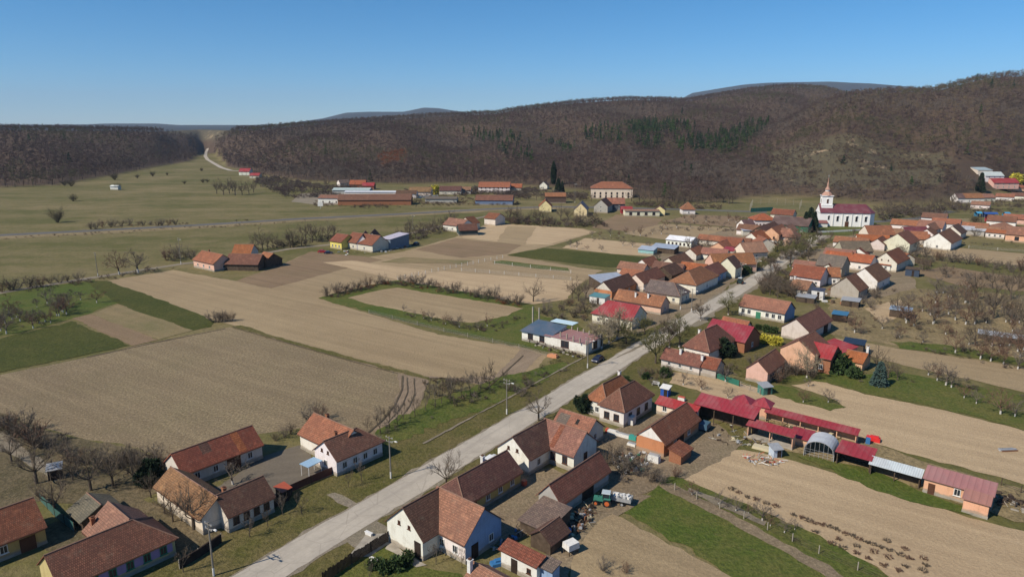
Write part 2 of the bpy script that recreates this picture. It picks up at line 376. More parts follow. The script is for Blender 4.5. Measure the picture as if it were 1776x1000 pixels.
# far blue ranges beyond the woods
FA, (FR, FZ) = prof([sky_rec(p[0], p[1], p[2] * 1.62, 0.0) for p in [(-400, 218, 8000), (150, 216, 8000), (180, 214.5, 8000), (270, 214.5, 8000), (310, 217, 8000), (480, 217, 7500), (560, 206, 7500), (600, 196.5, 7500), (640, 195, 7500), (700, 195, 7500), (735, 188, 7500), (760, 189, 7500), (800, 195, 7500), (900, 215, 7500), (1150, 190, 7500), (1200, 164, 7500), (1250, 156, 7500), (1290, 150, 7500), (1330, 147, 7500), (1380, 146, 7500), (1440, 145, 7500), (1480, 147, 7500), (1510, 148, 7500), (1560, 152, 7500), (1700, 165, 7500), (2100, 170, 7500)]])
def wob(x, y):
    return (np.sin(x * 0.011 + 1.3) * np.sin(y * 0.009 + 0.4) + 0.6 * np.sin(x * 0.023 - y * 0.017 + 2.0) + 0.35 * np.sin(x * 0.047 + y * 0.041))
def smooth(t): t = np.clip(t, 0, 1); return t * t * (3 - 2 * t)
def terr(x, y):
    x = np.asarray(x, float); y = np.asarray(y, float)
    a = np.arctan2(x, y); r = np.hypot(x, y)
    rb = np.interp(a, BA, BR) - 15
    rr, rz = np.interp(a, RA, RR), np.interp(a, RA, RZ)
    def lift(r0, r1, z, p=1.0):
        t = np.clip((r - r0) / np.maximum(r1 - r0, 50), 0, 1)
        h = z * (0.45 * t + 0.55 * smooth(t))
        return np.where(r > r1, z * (1 - 0.25 * smooth((r - r1) / 900)), h)
    A = lift(rb, rr, rz)
    qr, qz = np.interp(a, QA, QR), np.interp(a, QA, QZ, left=0)
    t = np.clip((r - rb) / np.maximum(qr - rb, 50), 0, 1)
    B = np.where(r > qr, qz * (1 - 0.8 * smooth((r - qr) / 600)), qz * (0.35 * t + 0.65 * t ** 1.3 * (2 - t) / 1.0 * 1.0))
    B = np.minimum(B, qz)
    h = np.maximum(A, B)
    steep = np.clip((r - rb) / 250, 0, 1) * np.clip((rr - 120 - r) / 300, 0, 1) * np.where(qz > 5, np.clip(np.abs(r - qr) / 250, 0, 1), 1)
    h = h + (wob(x, y) * 4.0 + 11.0 * np.sin(a * 34 + 1.5 * np.sin(r * .004)) * np.sin(r * .0042 + a * 9)) * steep * np.clip(h / 30, 0, 1)
    fz = np.interp(a, FA, FZ); fr = np.interp(a, FA, FR)
    far = np.where(r > 4500, fz * smooth((r - 4500) / (fr - 4500)) + (rz * .75) * (1 - smooth((r - 4500) / (fr - 4500))), 0)
    h = np.where(r > 4500, far, h)
    return np.where(r < rb, 0.0, h)
def gt(px, py):
    """point of the terrain seen at a photo pixel"""
    q = g(px, py) if ray(px, py)[2] < 0 else None
    d = ray(px, py); hz = math.hypot(d[0], d[1])
    rr = np.arange(90, 5000, 2.0); x = d[0] / hz * rr; y = d[1] / hz * rr; z = CAMH + d[2] / hz * rr
    k = np.argmax(terr(x, y) >= z)
    if terr(x[k], y[k]) < z[k]: k = len(rr) - 1
    if terr(x[k], y[k]) < 0.01 and q is not None: return np.array([q[0], q[1], 0.0])
    return np.array([x[k], y[k], float(terr(x[k], y[k]))])

def litter_mat():
    m, nt, b = newmat('leaf_litter'); P = pos(nt)
    n1 = noise(nt, P, 0.02, 5, 0.7); n2 = noise(nt, P, 0.3, 5, 0.75)
    c = mix(nt, ramp(nt, n1, [(0.3, 0.0), (0.7, 1.0)]), (0.070, 0.047, 0.034), (0.115, 0.076, 0.050))
    c = mix(nt, ramp(nt, n2, [(0.4, 0.0), (0.7, 0.6)]), c, (0.055, 0.045, 0.032))
    at = nd(nt, "ShaderNodeAttribute", attribute_name='zone')
    sx = nd(nt, "ShaderNodeSeparateXYZ"); nt.links.new(at.outputs["Vector"], sx.inputs[0])
    big = noise(nt, P, 0.012, 5, 0.7); md = noise(nt, P, 0.09, 5, 0.7); fn = noise(nt, P, 0.7, 4, 0.75)
    f = math_(nt, 'ADD', math_(nt, 'MULTIPLY', big, 0.6), math_(nt, 'MULTIPLY', md, 0.4))
    st = nd(nt, "ShaderNodeMapping"); st.inputs["Scale"].default_value = (0.25, 1.6, 1); st.inputs["Rotation"].default_value = (0, 0, -0.12); nt.links.new(P, st.inputs[0])
    f = math_(nt, 'ADD', math_(nt, 'MULTIPLY', f, 0.6), math_(nt, 'MULTIPLY', noise(nt, st.outputs[0], 0.02, 5, 0.7), 0.4))
    gc = mix(nt, ramp(nt, f, [(0.44, 0.0), (0.58, 1.0)]), (0.112, 0.106, 0.032), (0.220, 0.174, 0.084))
    gc = mix(nt, ramp(nt, md, [(0.56, 0.0), (0.72, 0.6)]), gc, (0.150, 0.114, 0.066))
    gc = mix(nt, ramp(nt, fn, [(0.3, 0.6), (0.55, 0.0)]), gc, (0.05, 0.052, 0.018))
    c = mix(nt, sx.outputs[0], gc, c)
    scr = mix(nt, ramp(nt, noise(nt, P, 0.035, 5, 0.75), [(0.58, 0.0), (0.66, 1.0)]), (0.095, 0.080, 0.048), (0.34, 0.25, 0.155))
    c = mix(nt, sx.outputs[1], c, scr)
    c = mix(nt, sx.outputs[2], c, (0.030, 0.032, 0.028))   # far ranges are wooded
    nt.links.new(c, b.inputs["Base Color"]); bump(nt, b, math_(nt, 'ADD', fn, n2), 0.8, 0.4)
    return m
M['litter'] = litter_mat()
def pin(x, y, poly):
    n = len(poly); r = np.zeros(np.shape(x), bool)
    for i in range(n):
        x0, y0 = poly[i]; x1, y1 = poly[(i + 1) % n]
        c = ((y0 > y) != (y1 > y)) & (x < (x1 - x0) * (y - y0) / (y1 - y0 + 1e-12) + x0); r ^= c
    return r
SCRUB = [(1340, 262), (1420, 246), (1540, 250), (1640, 262), (1660, 300), (1620, 322), (1520, 328), (1440, 326), (1370, 318), (1330, 300)]
CLEAR = [(276, 224), (318, 221.5), (372, 221.5), (415, 222), (402, 230), (378, 240), (352, 246), (340, 236), (290, 232)]
def world_of(poly): return [tuple(gt(*p)[:2]) for p in poly]
SCRUB_W = world_of(SCRUB)
def build_ground():
    an = np.concatenate([np.linspace(-math.pi, -1.0, 24)[:-1], np.linspace(-1.0, 1.0, 420), np.linspace(1.0, math.pi, 24)[1:]])
    rs = np.concatenate([[0.0], np.linspace(60, 500, 23), np.linspace(512, 2600, 150), np.geomspace(2650, 17000, 60), [17500]])
    A, R = np.meshgrid(an, rs); x = R * np.sin(A); y = R * np.cos(A)
    z = terr(x, y); z = np.where(R >= 17400, 0, z)
    nr, na = A.shape; v = np.stack([x, y, z], -1).reshape(-1, 3)
    i = np.arange(nr - 1)[:, None] * na + np.arange(na - 1)[None, :]
    q = np.stack([i, i + na, i + na + 1, i + 1], -1).reshape(-1, 4)
    me = bpy.data.meshes.new('ground'); me.from_pydata(v.tolist(), [], q.tolist()); me.materials.append(M['litter'])
    me.polygons.foreach_set('use_smooth', np.ones(len(q), bool))
    rb = np.interp(A, BA, BR); zone = np.clip((R - rb + 10) / 25, 0, 1)
    lanepx = [(352, 262), (352, 275), (385, 292), (415, 296)]
    px, py = topix(x, np.maximum(y, 1), z)
    sc = pin(x, y, SCRUB_W) * 1.0
    sc = np.where((py > 215) & pin(px, py, CLEAR) & (R > 900), 1.0, sc)
    at = me.attributes.new('zone', 'FLOAT_VECTOR', 'POINT')
    at.data.foreach_set('vector', np.stack([zone, sc, np.clip((R - 3500) / 1500, 0, 1)], -1).astype(np.float32).ravel())
    o = bpy.data.objects.new('ground', me); COL.objects.link(o); tag(o, kind='structure')
    return o
build_ground()

# ------------------------------------------------------------------ fields, yards and verges: sheets a few centimetres above one another
def edge_pts(w, amp, step=None):
    out = []
    for i in range(len(w)):
        a = np.array(w[i]); b = np.array(w[(i + 1) % len(w)]); L = np.linalg.norm(b - a)
        st = step or max(1.6, np.linalg.norm(a) / 110)
        n = max(1, int(L / st)); nrm = np.array([-(b - a)[1], (b - a)[0]]) / max(L, 1e-6)
        for k in range(n):
            t = k / n; p = a + (b - a) * t
            j = 0 if k == 0 else amp * (0.6 * math.sin(t * L * 0.21 + i) + nrg.normal() * 0.55)
            out.append(p + nrm * j)
    return out
SHEETN = [0]
def sheet(name, pts, mat, z, amp=0.4, world=False):
    w = [np.array(p) for p in pts] if world else [g(*p) for p in pts]
    e = edge_pts(w, amp)
    area = sum(e[i][0] * e[(i + 1) % len(e)][1] - e[(i + 1) % len(e)][0] * e[i][1] for i in range(len(e)))
    if area < 0: e = e[::-1]
    SHEETN[0] += 1
    b = MB(); zz = z + SHEETN[0] * 0.0006
    b.poly([(p[0], p[1], zz) for p in e]); o = b.build(name, mat); return tag(o, kind='structure')
def strip_w(center, width):
    """polygon of constant width round a world polyline"""
    c = [np.array(p, float) for p in center]; L = []; R = []
    for i, p in enumerate(c):
        t = c[min(i + 1, len(c) - 1)] - c[max(i - 1, 0)]; t /= np.linalg.norm(t); n = np.array([-t[1], t[0]])
        L.append(p + n * width / 2); R.append(p - n * width / 2)
    return L + R[::-1]
def lane(name, px, width, mat, z, amp=0.25): return sheet(name, strip_w([g(*p) for p in px], width), mat, z, amp, True)

# left of the village road
sheet('field', [(-300, 735), (0, 650), (120, 626), (240, 598), (400, 567), (480, 588), (600, 622), (740, 657), (735, 685), (718, 715), (660, 775), (600, 775), (520, 742), (450, 752), (380, 780), (300, 800), (230, 775), (150, 762), (60, 738), (0, 718), (-300, 800)], 'soil_dark', 0.02)
sheet('field', [(185, 487), (300, 468), (345, 476), (410, 487), (480, 462), (540, 436), (640, 446), (700, 436), (790, 411), (850, 386), (1010, 396), (1035, 402), (960, 425), (880, 442), (1040, 470), (1010, 490), (975, 520), (905, 530), (680, 492), (552, 517), (760, 580), (905, 602), (950, 614), (935, 640), (890, 672), (800, 662), (748, 652), (600, 618), (480, 584), (402, 563), (368, 556)], 'soil_tan', 0.02)
sheet('field', [(410, 487), (480, 462), (540, 436), (640, 446), (665, 450), (560, 476), (470, 500)], 'soil_brown', 0.05)
sheet('field', [(720, 433), (790, 413), (905, 425), (880, 440), (800, 447)], 'soil_brown', 0.05)
sheet('field', [(800, 411), (852, 388), (1008, 397), (1030, 403), (950, 424), (905, 424)], 'soil_light', 0.05)
sheet('field', [(680, 488), (760, 470), (1010, 488), (980, 520), (910, 530)], 'soil_light', 0.05)
sheet('field', [(820, 462), (860, 447), (1046, 469), (1010, 486), (930, 474)], 'soil_tan', 0.06)
sheet('field', [(700, 655), (748, 652), (800, 662), (880, 672), (940, 615), (905, 604), (860, 650), (800, 655)], 'soil_rows', 0.05)
sheet('field', [(690, 648), (740, 657), (735, 685), (718, 715), (670, 765), (648, 745), (680, 710), (695, 675)], 'soil_rows', 0.05)
sheet('grass_strip', [(400, 566), (418, 564), (480, 584), (600, 617), (690, 640), (745, 654), (742, 658), (600, 623), (480, 589)], 'verge', 0.07, 0.5)
sheet('meadow', [(552, 517), (640, 495), (690, 486), (760, 497), (925, 528), (940, 548), (1000, 560), (1025, 612), (960, 612), (880, 596), (770, 572), (640, 541)], 'lush', 0.08, 0.6)
sheet('field', [(603, 517), (660, 503), (690, 499), (770, 512), (908, 535), (880, 548), (815, 560), (760, 552), (640, 528)], 'soil_tan', 0.11, 0.5)
sheet('meadow', [(879, 443), (943, 430), (1147, 449), (1144, 464), (1048, 463)], 'wheat', 0.09)
sheet('grass_strip', [(853, 455), (870, 452), (985, 465), (988, 470), (930, 466)], 'lush', 0.1)
sheet('field', [(975, 430), (1015, 413), (1150, 425), (1150, 446), (1060, 440)], 'soil_light', 0.05)
sheet('field', [(1025, 395), (1070, 372), (1150, 380), (1130, 398), (1090, 402)], 'soil_brown', 0.05)
sheet('field', [(1080, 405), (1150, 388), (1310, 398), (1260, 415), (1180, 420)], 'soil_tan', 0.05)
sheet('field', [(1150, 384), (1200, 372), (1330, 378), (1290, 396)], 'soil_brown', 0.06)
sheet('meadow', [(1200, 366), (1290, 352), (1420, 352), (1420, 366), (1300, 372)], 'meadow', 0.04)
sheet('meadow', [(-80, 520), (60, 500), (110, 493), (165, 485), (205, 526), (128, 552), (20, 580), (-120, 600)], 'lush', 0.03, 0.8)
sheet('meadow', [(148, 488), (186, 487), (280, 520), (372, 556), (366, 567), (335, 573), (250, 546), (205, 527)], 'wheat', 0.06)
sheet('field', [(158, 545), (205, 528), (335, 573), (275, 589)], 'soil_weedy', 0.07)
sheet('field', [(125, 552), (158, 545), (275, 589), (228, 600)], 'soil_brown', 0.08)
sheet('meadow', [(-200, 606), (0, 588), (125, 557), (225, 599), (110, 624), (0, 646), (-300, 725)], 'wheat', 0.09, 0.6)
# gardens behind the near left houses
sheet('garden', [(-300, 830), (-100, 745), (0, 716), (60, 738), (150, 762), (230, 777), (300, 800), (280, 850), (200, 880), (60, 870), (-60, 930), (-400, 960)], 'shaded_bed', 0.03, 0.6)
sheet('path', [(-30, 742), (0, 745), (60, 790), (110, 830), (95, 835), (40, 800), (-40, 755)], 'gravel', 0.06)
sheet('yard', [(84, 968), (60, 920), (110, 900), (150, 870), (230, 860), (300, 880), (390, 930), (330, 970), (300, 960)], 'shaded_bed', 0.052)
# beside the road: gravel edges, road
RD = np.array([math.cos(D_ANG), math.sin(D_ANG)]); RN = np.array([RD[1], -RD[0]])
r0 = (g(452, 1000) + g(902, 730)) / 2
r0 = g(902, 729); rend = g(1297, 493)
RDV = (rend - r0) / np.linalg.norm(rend - r0)
r0 = r0 - RDV * 170
road_c = [r0, r0 + RDV * 85, r0 + RDV * 170, g(1050, 640) * 0 + (r0 + RDV * 250), rend, g(1345, 460), g(1385, 432), g(1430, 405)]
sheet('verge', strip_w([r0 - RN * 2, rend - RN * 2, g(1360, 455), g(1410, 412)], 27), 'verge', 0.03, 1.2, True)
sheet('road_shoulder', strip_w(road_c[:4] + [rend - RDV * 60], 6.9), 'gravel', 0.06, 0.4, True); sheet('road_shoulder', strip_w([rend - RDV * 70] + road_c[4:], 9.5), 'gravel', 0.06, 0.9, True)
o = sheet('road', strip_w(road_c, 6.0), 'road', 0.085, 0.16, True)
sheet('highway_verge', strip_w([g(*p) for p in [(-500, 452), (0, 411), (170, 402), (350, 392), (520, 381), (700, 372), (860, 363), (1000, 359)]], 22), 'dry', 0.02, 1.5, True)
sheet('highway', strip_w([g(*p) for p in [(-500, 448), (0, 408), (170, 399.5), (350, 390), (520, 379.5), (700, 371), (860, 362), (960, 358.5), (1100, 361), (1210, 364), (1330, 368)]], 9), 'highway', 0.06, 0.2, True)
sheet('highway', strip_w([g(*p) for p in [(1412, 398), (1512, 385), (1592, 379), (1650, 366)]], 8), 'highway', 0.07, 0.2, True)
lane('lane', [(-200, 552), (0, 508), (170, 480), (262, 466), (320, 457), (400, 449), (500, 432), (575, 424), (700, 407), (800, 385), (860, 371)], 4.0, 'gravel', 0.06)
sheet('yard', [(520, 336), (640, 330), (720, 340), (690, 352), (560, 356), (505, 350)], 'gravel', 0.05)
# yards of the near houses
sheet('yard', [(330, 858), (382, 842), (460, 790), (520, 772), (548, 800), (582, 822), (500, 852), (450, 880), (380, 880)], 'yard', 0.05)
sheet('yard', [(820, 905), (868, 845), (905, 815), (960, 812), (1000, 830), (975, 870), (935, 900), (900, 935), (870, 950)], 'dirt', 0.05)
sheet('yard', [(1010, 775), (1080, 738), (1150, 715), (1245, 735), (1290, 770), (1250, 800), (1190, 830), (1130, 850), (1060, 870), (1030, 840)], 'dirt', 0.05)
sheet('yard', [(960, 945), (990, 880), (1060, 850), (1130, 860), (1080, 890), (1040, 910), (1000, 960), (985, 1010), (940, 1010)], 'dirt', 0.07)
sheet('garden', [(560, 1010), (610, 970), (676, 938), (690, 958), (740, 985), (800, 995), (830, 1040), (560, 1060)], 'lush', 0.05)
sheet('path', [(590, 930), (640, 898), (676, 916), (672, 938), (628, 966)], 'gravel', 0.07)
sheet('path', [(634, 928), (672, 925), (676, 942), (640, 966), (604, 966)], 'concrete', 0.12, 0.05)
sheet('path', [(566, 858), (580, 854), (640, 884), (655, 900), (620, 888), (585, 872)], 'gravel', 0.075, 0.3)
sheet('path', [(676, 938), (700, 958), (740, 980), (722, 984), (668, 952)], 'concrete', 0.1, 0.15)
sheet('path', [(1110, 598), (1160, 578), (1100, 608), (1060, 624)], 'gravel', 0.09, 0.2)
# right of the village road
sheet('field', [(1225, 775), (1290, 780), (1380, 800), (1500, 838), (1560, 862), (1700, 902), (1900, 950), (2100, 1100), (1640, 1060), (1500, 972), (1400, 920), (1250, 858), (1165, 826), (1185, 800)], 'soil_light', 0.04)
sheet('garden', [(1130, 852), (1165, 826), (1250, 858), (1400, 920), (1500, 972), (1640, 1060), (1330, 1040), (1200, 950), (1075, 888)], 'lush', 0.05, 0.6)
sheet('path', [(1140, 840), (1165, 838), (1250, 882), (1380, 950), (1520, 1030), (1500, 1040), (1370, 962), (1245, 895), (1150, 848)], 'dirt', 0.09, 0.3)
sheet('path', [(1195, 846), (1260, 872), (1330, 905), (1325, 912), (1250, 880), (1192, 853)], 'gravel', 0.1, 0.3)
sheet('field', [(1040, 902), (1062, 892), (1160, 945), (1290, 1010), (1340, 1060), (985, 1060), (990, 990), (1010, 940)], 'soil_tan', 0.09, 0.4)
sheet('grass_strip', [(1380, 790), (1440, 800), (1530, 822), (1590, 850), (1680, 880), (1720, 900), (1620, 880), (1560, 864), (1490, 836)], 'lush', 0.08, 0.7)
sheet('yard', [(1300, 720), (1480, 755), (1600, 800), (1780, 850), (1900, 900), (1760, 905), (1620, 858), (1500, 810), (1380, 785), (1290, 760)], 'dry', 0.06, 0.6)
sheet('field', [(1168, 645), (1240, 655), (1344, 680), (1465, 708), (1440, 690), (1372, 668), (1420, 660), (1500, 684), (1640, 712), (1800, 752), (1980, 800), (1960, 900), (1800, 845), (1650, 805), (1520, 770), (1330, 715), (1230, 684), (1160, 664)], 'soil_light', 0.04)
sheet('grass_strip', [(1320, 678), (1352, 668), (1395, 682), (1468, 706), (1440, 713), (1380, 698)], 'lush', 0.09, 0.6)
sheet('garden', [(1300, 640), (1380, 640), (1440, 650), (1560, 645), (1650, 662), (1800, 690), (1980, 730), (1980, 795), (1800, 750), (1640, 710), (1500, 682), (1420, 662), (1340, 664)], 'lush', 0.06, 0.8)
sheet('field', [(1443, 585), (1560, 605), (1680, 622), (1980, 670), (1980, 725), (1800, 686), (1700, 662), (1595, 640), (1480, 610)], 'soil_tan', 0.05)
sheet('garden', [(1440, 520), (1560, 500), (1680, 505), (2000, 530), (2000, 668), (1680, 618), (1560, 600), (1440, 580)], 'dry', 0.03, 0.8)
sheet('garden', [(1540, 592), (1640, 598), (1800, 628), (1800, 640), (1660, 616), (1560, 604)], 'lush', 0.07, 0.8)
sheet('field', [(1580, 472), (1640, 462), (1800, 486), (2000, 510), (2000, 530), (1800, 508), (1660, 494)], 'soil_brown', 0.05)
sheet('field', [(1572, 424), (1640, 428), (1800, 442), (2000, 462), (2000, 490), (1800, 466), (1640, 446), (1585, 440)], 'soil_tan', 0.06)
sheet('yard', [(1500, 535), (1560, 520), (1575, 545), (1530, 560)], 'soil_light', 0.07)
sheet('garden', [(1200, 605), (1240, 570), (1400, 545), (1460, 600), (1400, 650), (1300, 660)], 'verge', 0.07, 0.6)
sheet('yard', [(1400, 440), (1500, 400), (1560, 430), (1590, 500), (1500, 520), (1400, 510)], 'dirt', 0.05, 0.8)
sheet('yard', [(1040, 560), (1010, 500), (1180, 420), (1290, 390), (1380, 400), (1300, 470), (1200, 540), (1100, 580)], 'dirt', 0.04, 0.8)
sheet('grass_strip', [(650, 752), (742, 700), (860, 655), (975, 628), (1000, 632), (930, 668), (850, 700), (760, 735), (670, 772)], 'lush', 0.055, 1.0)
sheet('garden', [(1380, 470), (1440, 448), (1480, 455), (1470, 500), (1400, 515)], 'dry', 0.055, 1.0)
sheet('garden', [(1280, 380), (1330, 372), (1400, 380), (1330, 400)], 'verge', 0.055, 1.0)
sheet('churchyard', [(1395, 402), (1420, 386), (1520, 386), (1520, 398), (1470, 408), (1410, 408)], 'lush', 0.08, 0.4)

# ------------------------------------------------------------------ woods: one mass of bare trees, dark pines, scrub
def fuzz_tree(rng, nt, wid, conif=False):
    """triangles (n,3,3) of a unit-height tree: a thin stem and many twigs"""
    T = []
    def sl(p, q, w):
        d = q - p; s = np.cross(d, rng.normal(size=3)); s = s / (np.linalg.norm(s) + 1e-9) * w / 2
        T.append([p - s, p + s, q])
    if not conif:
        lean = rng.normal(size=2) * 0.05
        for k in range(2): sl(np.zeros(3), np.array([lean[0], lean[1], 0.7]), 0.035)
        lobes = [(np.array([rng.uniform(-.2, .2), rng.uniform(-.2, .2), rng.uniform(.36, .78)]), rng.uniform(.13, .22)) for _ in range(5)]
        for k in range(nt):
            c, r = lobes[k % len(lobes)]; u = rng.normal(size=3); u /= np.linalg.norm(u)
            p = c + u * r * rng.uniform(0.0, .6); e = np.array([u[0], u[1], abs(u[2]) * .7 + .45]) * rng.uniform(.10, .22)
            sl(p, p + e, wid * rng.uniform(.6, 1.3))
    else:
        for k in range(2): sl(np.zeros(3), np.array([0, 0, 1.0]), 0.04)
        for k in range(nt):
            z = rng.uniform(0.12, .97); r = (1 - z) * .24 * rng.uniform(.7, 1.2) + .02; a = rng.uniform(0, 2 * math.pi)
            p = np.array([0, 0, z + .05]); q = np.array([math.cos(a) * r, math.sin(a) * r, z - .04])
            sl(q, p, wid * 2.2 * rng.uniform(.7, 1.3))
    return np.array(T)
def mass(name, pts, tmpl, hts, mats, midx, kindlabel):
    V = []; MI = []
    for k in range(len(pts)):
        t = tmpl[k % len(tmpl)]; a = nrg.uniform(0, 6.28); c, s = math.cos(a), math.sin(a); h = hts[k]; wv = h * nrg.uniform(.85, 1.2)
        x = (t[..., 0] * c - t[..., 1] * s) * wv; y = (t[..., 0] * s + t[..., 1] * c) * wv
        V.append(np.stack([x + pts[k][0], y + pts[k][1], t[..., 2] * h + pts[k][2] - 0.2], -1)); MI.append(np.full(len(t), midx[k]))
    V = np.concatenate(V).astype(np.float32); MI = np.concatenate(MI).astype(np.int32); n = len(V)
    me = bpy.data.meshes.new(name); me.vertices.add(n * 3); me.vertices.foreach_set('co', V.reshape(-1))
    me.loops.add(n * 3); me.loops.foreach_set('vertex_index', np.arange(n * 3, dtype=np.int32))
    me.polygons.add(n); me.polygons.foreach_set('loop_start', np.arange(0, n * 3, 3, dtype=np.int32)); me.polygons.foreach_set('loop_total', np.full(n, 3, dtype=np.int32))
    for m in mats: me.materials.append(M[m])
    me.polygons.foreach_set('material_index', MI); me.update(calc_edges=True)
    o = bpy.data.objects.new(name, me); COL.objects.link(o); tag(o, kindlabel, 'forest', kind='stuff'); return o
M['wood_a'] = bark('wood_brown', (0.076, 0.056, 0.047)); M['wood_b'] = bark('wood_mauve', (0.094, 0.063, 0.056)); M['wood_c'] = bark('wood_grey', (0.132, 0.108, 0.090))
M['wood_d'] = bark('wood_olive', (0.088, 0.082, 0.046)); M['wood_e'] = bark('wood_rust', (0.19, 0.070, 0.032)); M['wood_f'] = bark('wood_tan', (0.150, 0.112, 0.070))
GREEN = [[(1170, 240), (1210, 236), (1270, 222), (1300, 206), (1337, 206), (1336, 218), (1300, 240), (1280, 262), (1180, 262)], [(1080, 212), (1130, 206), (1205, 216), (1205, 228), (1150, 232), (1090, 228)], [(1095, 230), (1150, 236), (1150, 256), (1100, 250)]]
SPOTG = [[(795, 218), (900, 232), (930, 252), (830, 240)], [(1010, 215), (1080, 215), (1080, 248), (1020, 245)], [(930, 235), (1000, 250), (990, 265)], [(860, 250), (920, 250), (925, 278), (880, 275)]]
RUST = [(655, 268), (700, 258), (706, 280), (660, 290)]
TANW = [(800, 215), (1000, 220), (1110, 205), (1080, 240), (900, 250)]
def build_woods():
    P = []
    r = 520.0
    while r < 2420:
        st = 6.8 if r < 900 else (7.6 if r < 1200 else (8.8 if r < 1700 else 11.0))
        n = int(1.7 * r / st); a = (np.arange(n) + nrg.uniform(-.45, .45, n)) / n * 1.7 - 0.85
        rr = r + nrg.uniform(-.5, .5, n) * st; P.append(np.stack([rr * np.sin(a), rr * np.cos(a)], -1)); r += st
    P = np.concatenate(P); x, y = P[:, 0], P[:, 1]; a = np.arctan2(x, y); R = np.hypot(x, y)
    z = terr(x, y); rb = np.interp(a, BA, BR); rid = np.interp(a, RA, RR); qr = np.interp(a, QA, QR); qz = np.interp(a, QA, QZ, left=0)
    keep = (R > rb + nrg.normal(size=len(R)) * 6) & (R < rid + 90) & ~((qz > 60) & (a > ang_of(1440)) & (R > qr + 120) & (R < qr + 420))
    px, py = topix(x, y, z)
    keep &= ~(pin(px, py, CLEAR) & (R > 900))
    # the lane climbing through the gap
    keep &= ~((px > 342) & (px < 372) & (py > 228) & (py < 290))
    sc = pin(x, y, SCRUB_W); keep &= ~(sc & (nrg.random(len(R)) > 0.8))
    # openings round the houses at the foot of the hill
    for cx, cy, rad in HILL_CLEAR: keep &= np.hypot(x - cx, y - cy) > rad
    x, y, z, R, px, py, sc = (q[keep] for q in (x, y, z, R, px, py, sc))
    green = np.zeros(len(x), bool)
    for p in GREEN: green |= pin(px, py - 6, p)
    sp = np.zeros(len(x), bool)
    for p in SPOTG: sp |= pin(px, py - 6, p)
    green = (green & (nrg.random(len(x)) < 0.58)) | (sp & (nrg.random(len(x)) < 0.34)) | (nrg.random(len(x)) < 0.004)
    nz = np.sin(x * .013 + 2 * np.sin(y * .007)) + np.sin(y * .017 + x * .005 + 1.0) + 0.9 * np.sin(x * .11 + np.sin(y * .05)) * np.sin(y * .09 + 2) + nrg.normal(size=len(x)) * .7
    left = px < 480
    mi = np.where(nz > 1.3, 2, np.where(nz > 0.2, 0, np.where(nz > -1.4, 1, 3)))
    mi = np.where(left & (mi == 2), 0, mi)  # left slopes lose the pale tone, their shade put into the colour
    mi = np.where(pin(px, py - 6, RUST) & (nrg.random(len(x)) < .8), 4, mi)
    mi = np.where(pin(px, py - 6, TANW) & (nrg.random(len(x)) < .35), 5, mi)
    mi = np.where((px > 1400) & (nrg.random(len(x)) < .25), 5, mi)
    mi = np.where(sc & (nrg.random(len(x)) < .35), 5, mi); mi = np.where(sc & (mi == 3), 1, mi)
    h = nrg.uniform(8.5, 14.5, len(x)); h = np.where(sc, nrg.uniform(3.5, 9, len(x)), h)
    h = np.where((R < 760) & (px > 1250) & (px < 1640), h * .75, h)
    rng = np.random.default_rng(5)
    near = [fuzz_tree(rng, 100, .017) for _ in range(12)]; mid = [fuzz_tree(rng, 66, .023) for _ in range(12)]; far = [fuzz_tree(rng, 46, .032) for _ in range(10)]
    con = [fuzz_tree(rng, 70, .05, True) for _ in range(6)]
    mats = ['wood_a', 'wood_b', 'wood_c', 'wood_d', 'wood_e', 'wood_f']
    pt = np.stack([x, y, z], -1)
    for nm, sel, tm in (('bare_woodland', ~green & (R < 950), near), ('bare_woodland', ~green & (R >= 950) & (R < 1400), mid), ('bare_woodland', ~green & (R >= 1400), far)):
        mass(nm, pt[sel], tm, h[sel], mats, mi[sel], 'bare brown woodland ' + ('at the foot of the hills' if tm is near else 'on the middle slopes of the hills' if tm is mid else 'along the crests of the hills'))
    mass('pine_wood', pt[green], con, h[green] * 1.05, ['needle', 'leaf_green'], (nrg.random(green.sum()) < .45).astype(int), 'dark green pine stands among the bare woods')

